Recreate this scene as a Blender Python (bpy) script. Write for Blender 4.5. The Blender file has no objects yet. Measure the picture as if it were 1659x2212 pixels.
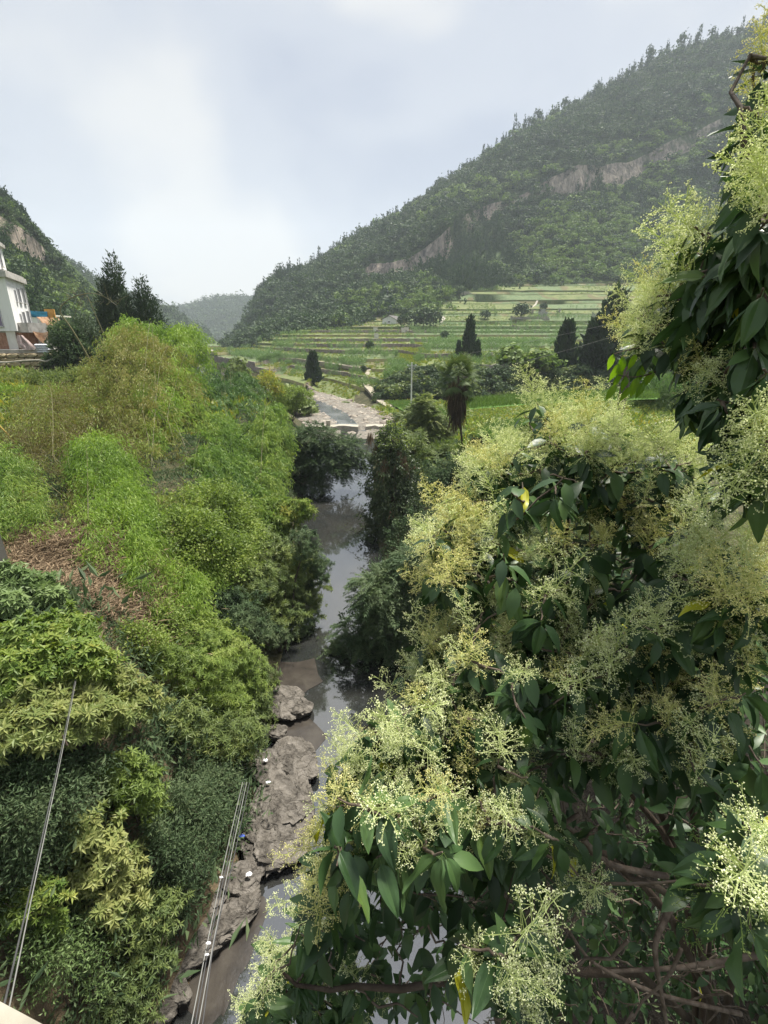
import bpy, math, random
import numpy as np
from mathutils import Vector, Matrix
SC = bpy.context.scene
COL = SC.collection
R_ = math.radians
# ------------------------------------------------------------ camera, sky, sun, exposure
PITCH = R_(19.7); FPX = 487.5; CAMZ = 15.0
cd = bpy.data.cameras.new('camera'); cam = bpy.data.objects.new('camera', cd); COL.objects.link(cam)
cam.location = (0, 0, CAMZ); cam.rotation_euler = (R_(90) - PITCH, 0, 0)
cd.sensor_fit = 'VERTICAL'; cd.sensor_height = 36.0; cd.lens = 36.0 * FPX / 1024.0
cd.clip_start = 0.05; cd.clip_end = 20000
SC.camera = cam
SUN_EL = R_(67); SUN_AZ = R_(42)          # azimuth from +Y towards +X
wd = bpy.data.worlds.new('World'); SC.world = wd; wd.use_nodes = True
wn = wd.node_tree; wn.nodes.clear(); wl = wn.links.new
o_ = wn.nodes.new('ShaderNodeOutputWorld'); b_ = wn.nodes.new('ShaderNodeBackground')
sk = wn.nodes.new('ShaderNodeTexSky'); sk.sky_type = 'NISHITA'; sk.sun_disc = False
sk.sun_elevation = SUN_EL; sk.sun_rotation = SUN_AZ; sk.air_density = 1.2; sk.dust_density = 3.0
tc = wn.nodes.new('ShaderNodeTexCoord'); mp = wn.nodes.new('ShaderNodeMapping')
mp.inputs['Scale'].default_value = (1.0, 1.0, 1.7); mp.inputs['Rotation'].default_value = (0.15, 0.35, 0.4)
mp.inputs['Location'].default_value = (2.1, 0.4, 1.3)
n1 = wn.nodes.new('ShaderNodeTexNoise'); n1.inputs['Scale'].default_value = 2.0; n1.inputs['Detail'].default_value = 4.0
n1.inputs['Roughness'].default_value = 0.43; n1.inputs['Distortion'].default_value = 0.25
cr = wn.nodes.new('ShaderNodeValToRGB'); cr.color_ramp.interpolation = 'EASE'
cr.color_ramp.elements[0].position = 0.36; cr.color_ramp.elements[0].color = (0.54, 0.595, 0.73, 1)
cr.color_ramp.elements[1].position = 0.63; cr.color_ramp.elements[1].color = (0.95, 0.95, 0.94, 1)
e_ = cr.color_ramp.elements.new(0.5); e_.color = (0.70, 0.745, 0.835, 1)
vm = wn.nodes.new('ShaderNodeVectorMath'); vm.operation = 'SCALE'; vm.inputs['Scale'].default_value = 7.4
mx = wn.nodes.new('ShaderNodeMix'); mx.data_type = 'RGBA'; mx.inputs[0].default_value = 0.88
wl(tc.outputs['Generated'], mp.inputs['Vector']); wl(mp.outputs[0], n1.inputs['Vector']); wl(n1.outputs[0], cr.inputs[0])
wl(cr.outputs[0], vm.inputs[0]); wl(sk.outputs[0], mx.inputs[6]); wl(vm.outputs[0], mx.inputs[7])
wl(mx.outputs[2], b_.inputs['Color']); b_.inputs['Strength'].default_value = 0.0505; wl(b_.outputs[0], o_.inputs['Surface'])
sd = bpy.data.lights.new('sun', 'SUN'); so = bpy.data.objects.new('sun', sd); COL.objects.link(so)
sd.energy = 4.5; sd.angle = R_(11); sd.color = (1.0, 0.95, 0.86)
sdir = Vector((math.sin(SUN_AZ) * math.cos(SUN_EL), math.cos(SUN_AZ) * math.cos(SUN_EL), math.sin(SUN_EL)))
so.rotation_euler = sdir.to_track_quat('Z', 'Y').to_euler(); so.location = (0, 0, 900)
SC.view_settings.view_transform = 'Standard'; SC.view_settings.look = 'None'
SC.view_settings.exposure = 1.22; SC.view_settings.gamma = 1.0; SC.view_settings.use_curve_mapping = False
SC.render.engine = 'CYCLES'
cy = SC.cycles; cy.max_bounces = 9; cy.diffuse_bounces = 6; cy.glossy_bounces = 3; cy.transmission_bounces = 6
cy.volume_bounces = 1; cy.transparent_max_bounces = 8; cy.use_denoising = True; cy.caustics_reflective = False; cy.caustics_refractive = False
cy.sample_clamp_indirect = 4.0

# ------------------------------------------------------------ helpers
rng = np.random.default_rng(7)
CT, ST = math.cos(PITCH), math.sin(PITCH); S16 = 768 / 1659.0
def ray(px, py):
    x = (px * S16 - 384) / FPX; y = -(py * S16 - 512) / FPX
    return np.array([x, CT + y * ST, -ST + y * CT])
def W(px, py, Y):                      # world point seen at a spot of the picture, Y metres up the valley
    d = ray(px, py); return np.array([0, 0, CAMZ]) + d * (Y / d[1])
def T(px, py, t):                      # the same by distance along the view axis
    return np.array([0, 0, CAMZ]) + ray(px, py) * t
def G(px, py, z):
    d = ray(px, py); return np.array([0, 0, CAMZ]) + d * ((z - CAMZ) / d[2])
def mpp(px, py, Y):                    # metres per picture unit there
    d = ray(px, py); return (Y / d[1]) / FPX * S16
def nrm(v): return v / np.maximum(np.linalg.norm(v, axis=-1, keepdims=True), 1e-9)
def sm(a, b, x): t = np.clip((x - a) / (b - a), 0, 1); return t * t * (3 - 2 * t)
def hsh(i, j, s):
    n = (i.astype(np.int64) * 374761393 + j.astype(np.int64) * 668265263 + s * 1274126177) & 0x7fffffff
    n = ((n ^ (n >> 13)) * 1274126177) & 0x7fffffff
    return ((n ^ (n >> 16)) & 0xffff) / 65535.0
def vnoise(x, y, s=0):
    x = np.asarray(x, float); y = np.asarray(y, float)
    i = np.floor(x); j = np.floor(y); f = x - i; g = y - j; f = f * f * (3 - 2 * f); g = g * g * (3 - 2 * g)
    a = hsh(i, j, s); b = hsh(i + 1, j, s); c = hsh(i, j + 1, s); d = hsh(i + 1, j + 1, s)
    return (a + (b - a) * f) * (1 - g) + (c + (d - c) * f) * g
def fbm(x, y, s=0, o=4):
    r = 0; a = 0.5; q = 1.0
    for k in range(o): r = r + a * vnoise(np.asarray(x) * q + 17.3 * k, np.asarray(y) * q - 9.1 * k, s + k); a *= 0.5; q *= 2.03
    return r
def ru(a, b, n=None): return rng.uniform(a, b, n)
def rsph(n): return nrm(rng.normal(size=(n, 3)))

class Geo:
    def __init__(s): s.V = []; s.F = []; s.n = 0
    def add(s, V, F, tint=0.5, mi=0):
        V = np.asarray(V, float).reshape(-1, 3); F = np.asarray(F, int)
        if F.ndim == 1: F = F.reshape(1, -1)
        t = np.broadcast_to(np.asarray(tint, float), (len(F),)); m = np.broadcast_to(np.asarray(mi, int), (len(F),))
        s.V.append(V); s.F.append((F + s.n, t, m)); s.n += len(V); return s
    def mesh(s, name, mats, smooth=False):
        me = bpy.data.meshes.new(name)
        if not s.V: return me
        V = np.concatenate(s.V); me.vertices.add(len(V)); me.vertices.foreach_set('co', V.astype(np.float32).ravel())
        li = np.concatenate([f.ravel() for f, t, m in s.F]); k = np.concatenate([np.full(len(f), f.shape[1]) for f, t, m in s.F])
        st = np.concatenate([[0], np.cumsum(k)[:-1]])
        me.loops.add(len(li)); me.loops.foreach_set('vertex_index', li.astype(np.int32))
        me.polygons.add(len(k)); me.polygons.foreach_set('loop_start', st.astype(np.int32))
        me.polygons.foreach_set('material_index', np.concatenate([m for f, t, m in s.F]).astype(np.int32))
        me.polygons.foreach_set('use_smooth', np.full(len(k), smooth))
        at = me.attributes.new('tint', 'FLOAT', 'FACE'); at.data.foreach_set('value', np.concatenate([t for f, t, m in s.F]).astype(np.float32))
        me.update(calc_edges=True)
        for m in (mats if isinstance(mats, (list, tuple)) else [mats]): me.materials.append(m)
        return me
    def build(s, name, mats, parent=None, smooth=False, **kw):
        return link(name, s.mesh(name, mats, smooth), parent, **kw)
def link(name, me, parent=None, loc=None, **kw):
    o = bpy.data.objects.new(name, me); COL.objects.link(o)
    if parent is not None:
        o.parent = parent
        if loc is None: o.matrix_parent_inverse = parent.matrix_basis.inverted()
    if loc is not None: o.location = loc
    for k, v in kw.items(): o[k] = v
    return o
def thing(name, label, cat, loc=(0, 0, 0), group=None):
    o = bpy.data.objects.new(name, None); COL.objects.link(o); o.location = [float(c) for c in loc]; o.empty_display_size = 0.2
    o['label'] = label; o['category'] = cat
    if group: o['group'] = group
    return o
def tag(o, label, cat, group=None):
    o['label'] = label; o['category'] = cat
    if group: o['group'] = group
    return o
def frame(d):
    d = nrm(np.asarray(d, float)); u = np.array([0, 0, 1.0]) if abs(d[2]) < 0.9 else np.array([1.0, 0, 0])
    a = nrm(np.cross(u, d)); return a, np.cross(d, a)
def tube(geo, P, r, k=6, tint=0.5, mi=0, cap=True):
    P = np.asarray(P, float); n = len(P); r = np.broadcast_to(np.asarray(r, float), (n,))
    D = np.gradient(P, axis=0); a, b = frame(D[0] + 1e-9); V = []
    an = np.arange(k) * 2 * math.pi / k
    for i in range(n):
        d = nrm(D[i] + 1e-12); a = nrm(a - d * np.dot(a, d)); b = np.cross(d, a)
        V.append(P[i] + r[i] * (np.cos(an)[:, None] * a + np.sin(an)[:, None] * b))
    V = np.concatenate(V); F = []
    for i in range(n - 1):
        for j in range(k): j2 = (j + 1) % k; F.append((i * k + j, i * k + j2, (i + 1) * k + j2, (i + 1) * k + j))
    geo.add(V, F, tint, mi)
    if cap and k >= 3:
        geo.add(V[-k:], [list(range(k))], tint, mi); geo.add(V[:k], [list(range(k))[::-1]], tint, mi)
def box(geo, c, s, rz=0.0, tint=0.5, mi=0, tilt=None):
    c = np.asarray(c, float); h = np.asarray(s, float) / 2
    V = np.array([(x, y, z) for x in (-1, 1) for y in (-1, 1) for z in (-1, 1)], float) * h
    if tilt is not None: V = V @ np.array(Matrix.Rotation(tilt, 3, 'X')).T
    ca, sa = math.cos(rz), math.sin(rz); V = V @ np.array([[ca, sa, 0], [-sa, ca, 0], [0, 0, 1]])
    geo.add(V + c, [(0, 1, 3, 2), (4, 6, 7, 5), (0, 4, 5, 1), (2, 3, 7, 6), (0, 2, 6, 4), (1, 5, 7, 3)], tint, mi)
def blob(geo, c, r, seed=0, n=3, amp=0.25, fr=1.3, flat=1.0, tint=0.5, mi=0, rz=0.0):
    key = n
    if key not in _ico:
        import bmesh
        bm = bmesh.new(); bmesh.ops.create_icosphere(bm, subdivisions=n, radius=1.0); bm.verts.ensure_lookup_table()
        _ico[key] = (np.array([v.co[:] for v in bm.verts]), np.array([[v.index for v in f.verts] for f in bm.faces])); bm.free()
    V, F = _ico[key]; d = 1 + amp * 2 * (fbm(V[:, 0] * fr + seed * 3.1, V[:, 1] * fr + V[:, 2] * 1.7 * fr + seed, seed, 4) - 0.47)
    ca, sa = math.cos(rz), math.sin(rz)
    V2 = V * d[:, None] * np.asarray(r, float); V2 = V2 @ np.array([[ca, sa, 0], [-sa, ca, 0], [0, 0, 1]])
    geo.add(V2 + np.asarray(c, float), F, tint, mi)
_ico = {}
def sweep(p0, p1, n=8, sag=0.0, wob=0.0):
    t = np.linspace(0, 1, n)[:, None]; P = np.asarray(p0) * (1 - t) + np.asarray(p1) * t; P[:, 2] -= sag * 4 * (t * (1 - t))[:, 0]
    if wob: P[1:-1] += rng.normal(size=(n - 2, 3)) * wob
    return P

# ------------------------------------------------------------ materials
def mat(name, rough=0.7, spec=0.3):
    m = bpy.data.materials.new(name); m.use_nodes = True; t = m.node_tree; b = t.nodes['Principled BSDF']
    b.inputs['Roughness'].default_value = rough; b.inputs['Specular IOR Level'].default_value = spec; return m, t, b
def ramp(t, cols, pos=None):
    r = t.nodes.new('ShaderNodeValToRGB'); el = r.color_ramp.elements; pos = pos or np.linspace(0, 1, len(cols))
    el[0].position = pos[0]; el[0].color = (*cols[0], 1); el[1].position = pos[-1]; el[1].color = (*cols[-1], 1)
    for c, p in zip(cols[1:-1], pos[1:-1]): e = el.new(p); e.color = (*c, 1)
    return r
def noise(t, sc, det=5, rough=0.55, dist=0.0, coord='Object', stretch=None):
    c = t.nodes.new('ShaderNodeTexCoord'); n = t.nodes.new('ShaderNodeTexNoise')
    n.inputs['Scale'].default_value = sc; n.inputs['Detail'].default_value = det; n.inputs['Roughness'].default_value = rough; n.inputs['Distortion'].default_value = dist
    if stretch:
        m = t.nodes.new('ShaderNodeMapping'); m.inputs['Scale'].default_value = stretch
        t.links.new(c.outputs[coord], m.inputs[0]); t.links.new(m.outputs[0], n.inputs['Vector'])
    else: t.links.new(c.outputs[coord], n.inputs['Vector'])
    return n
def bump(t, b, src, st=0.4, dist=0.1):
    n = t.nodes.new('ShaderNodeBump'); n.inputs['Strength'].default_value = st; n.inputs['Distance'].default_value = dist
    t.links.new(src, n.inputs['Height']); t.links.new(n.outputs[0], b.inputs['Normal']); return n
def nmat(name, cols, sc=2.0, rough=0.85, pos=None, det=6, bst=0.4, bd=0.1, stretch=None, bsc=None, spec=0.25, dist=0.3):
    m, t, b = mat(name, rough, spec); n = noise(t, sc, det, 0.6, dist, stretch=stretch); r = ramp(t, cols, pos or list(np.linspace(0.3, 0.7, len(cols))))
    t.links.new(n.outputs[0], r.inputs[0]); t.links.new(r.outputs[0], b.inputs['Base Color'])
    if bst:
        n2 = noise(t, bsc or sc * 3, 6, 0.65, 0.2, stretch=stretch); bump(t, b, n2.outputs[0], bst, bd)
    return m
def leafmat(name, cols, trans=0.35, rough=0.5, spec=0.3, pos=None):
    m = bpy.data.materials.new(name); m.use_nodes = True; t = m.node_tree; b = t.nodes['Principled BSDF']; out = t.nodes['Material Output']
    b.inputs['Roughness'].default_value = rough; b.inputs['Specular IOR Level'].default_value = spec
    a = t.nodes.new('ShaderNodeAttribute'); a.attribute_name = 'tint'; r = ramp(t, cols, pos)
    t.links.new(a.outputs['Fac'], r.inputs[0]); t.links.new(r.outputs[0], b.inputs['Base Color'])
    if trans > 0:
        tr = t.nodes.new('ShaderNodeBsdfTranslucent'); mx = t.nodes.new('ShaderNodeMixShader'); mx.inputs[0].default_value = trans
        hs = t.nodes.new('ShaderNodeHueSaturation'); hs.inputs['Saturation'].default_value = 1.15; hs.inputs['Value'].default_value = 1.25
        t.links.new(r.outputs[0], hs.inputs['Color']); t.links.new(hs.outputs[0], tr.inputs[0])
        t.links.new(b.outputs[0], mx.inputs[1]); t.links.new(tr.outputs[0], mx.inputs[2]); t.links.new(mx.outputs[0], out.inputs[0])
    return m
def flat(name, c, rough=0.7, spec=0.3, var=0.15, sc=3.0):
    c = np.array(c); return nmat(name, [tuple(c * (1 - var)), tuple(np.minimum(c * (1 + var), 0.95))], sc, rough, bst=0.12, bd=0.02, spec=spec)

M = {}
M['bam_green'] = leafmat('bamboo_green', [(0.088, 0.154, 0.042), (0.176, 0.270, 0.070), (0.299, 0.374, 0.104)], 0.4)
M['bam_lime'] = leafmat('bamboo_lime', [(0.117, 0.190, 0.044), (0.220, 0.330, 0.068), (0.351, 0.445, 0.118)], 0.4)
M['bam_brown'] = leafmat('bamboo_dry', [(0.136, 0.115, 0.048), (0.209, 0.201, 0.065), (0.219, 0.287, 0.063), (0.303, 0.282, 0.100)], 0.3)
M['bam_dark'] = leafmat('bamboo_dark', [(0.059, 0.114, 0.037), (0.101, 0.175, 0.058), (0.168, 0.256, 0.094)], 0.35)
M['shrub'] = leafmat('shrub_leaf', [(0.093, 0.135, 0.047), (0.185, 0.234, 0.073), (0.315, 0.332, 0.121)], 0.35)
M['shrub_lime'] = leafmat('shrub_leaf_lime', [(0.111, 0.165, 0.044), (0.219, 0.294, 0.068), (0.356, 0.400, 0.134)], 0.4)
M['shrub_yel'] = leafmat('shrub_leaf_yellow', [(0.088, 0.147, 0.030), (0.176, 0.245, 0.050), (0.282, 0.323, 0.080), (0.370, 0.314, 0.050)], 0.35)
M['shrub_pale'] = leafmat('shrub_leaf_pale', [(0.090, 0.144, 0.045), (0.171, 0.243, 0.090), (0.252, 0.324, 0.135)], 0.3)
M['shrub_dark'] = leafmat('shrub_leaf_dark', [(0.043, 0.072, 0.034), (0.077, 0.120, 0.055), (0.138, 0.180, 0.087)], 0.3, 0.6, 0.2)
M['vine'] = leafmat('vine_leaf', [(0.030, 0.048, 0.020), (0.060, 0.090, 0.034), (0.127, 0.156, 0.059), (0.180, 0.072, 0.050)], 0.25, 0.42, 0.4, [0, 0.45, 0.95, 1.0])
M['conifer'] = leafmat('conifer_leaf', [(0.022, 0.042, 0.019), (0.042, 0.072, 0.030), (0.072, 0.102, 0.042)], 0.12)
M['forest'] = leafmat('forest_leaf', [(0.020, 0.044, 0.016), (0.040, 0.073, 0.026), (0.074, 0.118, 0.036), (0.128, 0.177, 0.050)], 0.2, 0.6, 0.2)
M['forest_pale'] = leafmat('forest_leaf_light', [(0.055, 0.104, 0.029), (0.112, 0.176, 0.041), (0.191, 0.248, 0.069)], 0.25, 0.6, 0.2)  # lighter leaf green of light shrubs and lime creepers
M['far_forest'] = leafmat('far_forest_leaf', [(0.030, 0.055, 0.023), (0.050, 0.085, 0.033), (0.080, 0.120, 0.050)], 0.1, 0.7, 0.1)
M['corn'] = leafmat('maize_leaf', [(0.069, 0.134, 0.041), (0.115, 0.195, 0.061), (0.184, 0.257, 0.095)], 0.3)
M['rice'] = leafmat('rice_leaf', [(0.076, 0.136, 0.028), (0.114, 0.188, 0.044), (0.152, 0.224, 0.066)], 0.3)
M['palm'] = leafmat('palm_leaf', [(0.04, 0.07, 0.02), (0.08, 0.12, 0.035), (0.14, 0.17, 0.06)], 0.2, 0.6, 0.2)
M['palm_dead'] = leafmat('dead_palm_leaf', [(0.05, 0.037, 0.025), (0.11, 0.08, 0.05), (0.24, 0.18, 0.11)], 0.1, 0.8, 0.1)
M['litter'] = leafmat('dry_leaf_litter', [(0.098, 0.071, 0.045), (0.197, 0.142, 0.090), (0.312, 0.247, 0.160)], 0.05, 0.8, 0.1)
M['bark'] = nmat('bark', [(0.027, 0.020, 0.014), (0.060, 0.045, 0.033), (0.096, 0.078, 0.060)], 6, stretch=(1, 1, 0.25), bst=0.6, bd=0.03)
M['twig'] = nmat('twig_bark', [(0.055, 0.041, 0.030), (0.110, 0.085, 0.066), (0.165, 0.138, 0.110)], 25, bst=0.4, bd=0.004)
M['culm'] = flat('bamboo_culm', (0.12, 0.11, 0.045), 0.45, 0.4, 0.35)
M['culm_yel'] = flat('yellow_culm', (0.5, 0.36, 0.10), 0.45, 0.4, 0.2)
M['white'] = nmat('white_render', [(0.546, 0.546, 0.528), (0.704, 0.704, 0.695), (0.730, 0.730, 0.730)], 0.8, 0.8, [0.2, 0.5, 0.8], bst=0.1, stretch=(1, 1, 0.3))
M['cream'] = nmat('cream_render', [(0.440, 0.414, 0.352), (0.598, 0.572, 0.510), (0.651, 0.634, 0.581)], 1.0, 0.85, [0.2, 0.5, 0.8], bst=0.1)
M['concrete'] = nmat('concrete', [(0.22, 0.21, 0.19), (0.36, 0.345, 0.32), (0.46, 0.44, 0.41)], 1.6, 0.9, bst=0.3, bd=0.03)
M['conc_pale'] = nmat('pale_concrete', [(0.238, 0.220, 0.180), (0.326, 0.304, 0.251), (0.396, 0.370, 0.312)], 1.2, 0.9, bst=0.25, bd=0.03)
M['trail'] = nmat('trail_concrete', [(0.20, 0.18, 0.135), (0.28, 0.255, 0.195), (0.34, 0.31, 0.245)], 1.2, 0.95, bst=0.3, bd=0.03)
M['tile'] = nmat('roof_tile', [(0.05, 0.05, 0.052), (0.11, 0.105, 0.10), (0.17, 0.16, 0.15)], 2.5, 0.85, bst=0.4)
M['brick'] = nmat('brick_wall_face', [(0.18, 0.09, 0.055), (0.30, 0.16, 0.10), (0.40, 0.25, 0.17)], 3.0, 0.9)
M['glass'] = mat('window_glass', 0.12, 0.6)[0]; M['glass'].node_tree.nodes['Principled BSDF'].inputs['Base Color'].default_value = (0.03, 0.033, 0.04, 1)
M['glass_v'] = mat('purple_window_glass', 0.2, 0.6)[0]; M['glass_v'].node_tree.nodes['Principled BSDF'].inputs['Base Color'].default_value = (0.12, 0.08, 0.15, 1)
M['metal'] = flat('aluminium', (0.45, 0.45, 0.46), 0.45, 0.5)
M['redwood'] = flat('dark_red_wood', (0.17, 0.05, 0.04), 0.6)
M['blue'] = flat('blue_tarp', (0.02, 0.16, 0.26), 0.6)
M['orange'] = flat('orange_panel', (0.55, 0.30, 0.08), 0.7)
M['rust'] = nmat('rusty_sheet', [(0.16, 0.085, 0.05), (0.30, 0.175, 0.10), (0.40, 0.29, 0.2)], 1.6, 0.85)
M['tarp'] = nmat('striped_cloth', [(0.20, 0.14, 0.13), (0.42, 0.32, 0.30), (0.55, 0.48, 0.45)], 3.5, 0.9, stretch=(4, 4, 0.6))
M['sack'] = flat('white_sacks', (0.55, 0.57, 0.62), 0.8, 0.2, 0.25)
M['wallstone'] = nmat('terrace_stone', [(0.12, 0.10, 0.085), (0.225, 0.195, 0.165), (0.32, 0.285, 0.245)], 1.1, 0.95, bst=0.9, bd=0.25, bsc=2.2)
M['yelstone'] = nmat('yellow_wall_stone', [(0.17, 0.13, 0.075), (0.38, 0.31, 0.19), (0.50, 0.43, 0.29)], 1.0, 0.92, bst=0.8, bd=0.12, bsc=2.5)
M['rock'] = nmat('river_rock', [(0.031, 0.027, 0.023), (0.105, 0.094, 0.079), (0.148, 0.134, 0.115), (0.203, 0.184, 0.162)], 3.2, 0.9, bst=1.0, bd=0.10, bsc=7.0, dist=1.2)
M['gravel'] = nmat('gravel', [(0.086, 0.078, 0.065), (0.158, 0.144, 0.122), (0.238, 0.222, 0.190)], 2.2, 0.95, bst=0.9, bd=0.15, bsc=4.0)
M['cobble'] = leafmat('cobble', [(0.115, 0.096, 0.077), (0.221, 0.192, 0.158), (0.365, 0.331, 0.278)], 0.0, 0.9, 0.2)
M['mud'] = nmat('mud', [(0.053, 0.039, 0.024), (0.120, 0.090, 0.054), (0.225, 0.171, 0.103)], 0.9, 0.9, bst=0.8, bd=0.25, bsc=4.0, stretch=(1, 1, 0.5))
M['soil_field'] = nmat('field_soil', [(0.203, 0.174, 0.094), (0.290, 0.275, 0.131), (0.362, 0.312, 0.174)], 0.35, 0.95, bst=0.6, bd=0.2, bsc=2.0)
M['grass_field'] = nmat('field_grass', [(0.078, 0.106, 0.037), (0.125, 0.154, 0.056), (0.177, 0.179, 0.080)], 0.22, 0.95, bst=0.9, bd=0.4, bsc=1.6)
M['green_field'] = nmat('field_vegetables', [(0.075, 0.103, 0.038), (0.124, 0.150, 0.053), (0.178, 0.182, 0.084)], 0.35, 0.95, bst=0.9, bd=0.4, bsc=1.8)
M['corn_field'] = nmat('field_under_maize', [(0.065, 0.104, 0.043), (0.104, 0.146, 0.065), (0.157, 0.177, 0.087)], 0.5, 0.95, bst=0.9, bd=0.5, bsc=1.6)
M['tan_field'] = nmat('field_stubble', [(0.080, 0.083, 0.035), (0.112, 0.108, 0.046), (0.131, 0.108, 0.062)], 0.3, 0.95, bst=0.6, bd=0.2, bsc=2.0)
M['bankmix'] = nmat('bank_soil', [(0.025, 0.03, 0.013), (0.06, 0.06, 0.028), (0.10, 0.085, 0.05)], 0.6, 0.95, bst=0.9, bd=0.3, bsc=3.0)
M['meadow'] = nmat('meadow', [(0.05, 0.075, 0.022), (0.085, 0.115, 0.035), (0.12, 0.14, 0.05)], 0.5, 0.95, bst=0.9, bd=0.3, bsc=3.0)
M['painted_shade_soil'] = nmat('painted_shade_soil', [(0.012, 0.010, 0.007), (0.022, 0.018, 0.013), (0.035, 0.03, 0.02)], 1.2, 0.95, bst=0.9, bd=0.2, bsc=4.0)  # bank soil with the deep shade under the privet put into its colour
M['paddy'] = nmat('rice_paddy', [(0.065, 0.14, 0.025), (0.09, 0.18, 0.033), (0.115, 0.21, 0.045)], 0.5, 0.9, bst=0.6, bd=0.2, bsc=5.0)
M['pole'] = flat('pole_concrete', (0.62, 0.61, 0.58), 0.8)
M['cable'] = flat('black_cable', (0.06, 0.06, 0.062), 0.45, 0.5)
M['cable_g'] = flat('grey_cable', (0.19, 0.19, 0.18), 0.5, 0.5)
M['plastic_w'] = flat('white_plastic', (0.75, 0.75, 0.76), 0.5)
M['plastic_b'] = flat('blue_plastic', (0.04, 0.08, 0.35), 0.5)
def crack(m, sc=1.5):
    t = m.node_tree; b = t.nodes['Principled BSDF']; L = t.links.new; tc_ = t.nodes.new('ShaderNodeTexCoord'); n = noise(t, 1.6, 4); vo = t.nodes.new('ShaderNodeTexVoronoi'); vo.feature = 'DISTANCE_TO_EDGE'; vo.inputs['Scale'].default_value = sc
    ad = t.nodes.new('ShaderNodeMix'); ad.data_type = 'VECTOR'; ad.inputs[0].default_value = 0.55; L(tc_.outputs['Object'], ad.inputs[4]); L(n.outputs['Color'], ad.inputs[5]); mp_ = t.nodes.new('ShaderNodeMapping'); mp_.inputs['Rotation'].default_value = (0, 0, 0.6); mp_.inputs['Scale'].default_value = (1.0, 2.2, 2.6); L(ad.outputs[1], mp_.inputs[0]); L(mp_.outputs[0], vo.inputs['Vector'])
    r = ramp(t, [(0.25, 0.25, 0.25), (1, 1, 1)], [0.0, 0.09]); L(vo.outputs['Distance'], r.inputs[0]); ln = b.inputs['Base Color'].links[0].from_socket; mu = t.nodes.new('ShaderNodeMix'); mu.data_type = 'RGBA'; mu.blend_type = 'MULTIPLY'; mu.inputs[0].default_value = 0.4; L(ln, mu.inputs[6]); L(r.outputs[0], mu.inputs[7]); L(mu.outputs[2], b.inputs['Base Color'])
    b0 = b.inputs['Normal'].links[0].from_node; b1 = t.nodes.new('ShaderNodeBump'); b1.inputs['Strength'].default_value = 0.6; b1.inputs['Distance'].default_value = 0.12; L(r.outputs[0], b1.inputs['Height']); L(b0.outputs[0], b1.inputs['Normal']); L(b1.outputs[0], b.inputs['Normal'])
crack(M['rock'], 0.8); crack(M['yelstone'], 1.0)
# mountain slope: green cover with bare rock where the cliff attribute says so
def mountain_mat(name, greens, rocks):
    m, t, b = mat(name, 0.95, 0.1); L = t.links.new
    n = noise(t, 0.035, 8, 0.62, 0.4); r = ramp(t, greens, [0.3, 0.5, 0.7]); L(n.outputs[0], r.inputs[0])
    n2 = noise(t, 0.28, 8, 0.7, 0.8, stretch=(1, 1, 0.16)); r2 = ramp(t, rocks, [0.32, 0.5, 0.68]); L(n2.outputs[0], r2.inputs[0])
    a = t.nodes.new('ShaderNodeAttribute'); a.attribute_name = 'cliff'; mx = t.nodes.new('ShaderNodeMix'); mx.data_type = 'RGBA'
    n3 = noise(t, 0.05, 6, 0.6, 0.5); ad = t.nodes.new('ShaderNodeMath'); ad.operation = 'ADD'; L(a.outputs['Fac'], ad.inputs[0]); L(n3.outputs[0], ad.inputs[1])
    hf = t.nodes.new('ShaderNodeMath'); hf.operation = 'MULTIPLY'; hf.inputs[1].default_value = 0.5; L(ad.outputs[0], hf.inputs[0]); st = ramp(t, [(0, 0, 0), (1, 1, 1)], [0.46, 0.54]); L(hf.outputs[0], st.inputs[0])
    L(st.outputs[0], mx.inputs[0]); L(r.outputs[0], mx.inputs[6]); L(r2.outputs[0], mx.inputs[7]); L(mx.outputs[2], b.inputs['Base Color'])
    n4 = noise(t, 0.25, 6, 0.7, 0.3, stretch=(1, 1, 0.4)); bump(t, b, n4.outputs[0], 1.0, 3.0); return m
M['mtn'] = mountain_mat('mountain_slope', [(0.028, 0.05, 0.018), (0.05, 0.08, 0.026), (0.085, 0.125, 0.04)], [(0.06, 0.058, 0.045), (0.25, 0.215, 0.18), (0.55, 0.45, 0.36)])
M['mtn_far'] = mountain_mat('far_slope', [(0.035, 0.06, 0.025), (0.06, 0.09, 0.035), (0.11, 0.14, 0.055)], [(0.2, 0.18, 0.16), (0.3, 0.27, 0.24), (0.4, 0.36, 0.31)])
# water
def water(name, deep, shallow, bst, bsc, rough=0.04, ior=1.55):
    m, t, b = mat(name, rough, 0.5); L = t.links.new; b.inputs['IOR'].default_value = ior
    n = noise(t, 0.35, 4, 0.55, 0.4); r = ramp(t, [deep, shallow], [0.38, 0.64]); L(n.outputs[0], r.inputs[0]); L(r.outputs[0], b.inputs['Base Color'])
    n2 = noise(t, bsc, 4, 0.55, 0.6, stretch=(1, 0.6, 1)); bump(t, b, n2.outputs[0], bst, 0.05); return m
M['water'] = water('river_water', (0.024, 0.026, 0.025), (0.034, 0.034, 0.031), 0.03, 1.6, ior=3.1)
M['silt'] = nmat('wet_silt', [(0.026, 0.023, 0.020), (0.043, 0.037, 0.031), (0.063, 0.056, 0.046)], 1.3, 0.22, bst=0.25, bd=0.03, bsc=6.0, spec=0.5)
M['rapids'] = water('rippled_water', (0.05, 0.055, 0.06), (0.16, 0.165, 0.17), 0.9, 2.6, 0.12, 1.7)
M['pond'] = water('pond_water', (0.06, 0.06, 0.065), (0.10, 0.10, 0.105), 0.03, 1.0, 0.05, 2.2)
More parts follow.
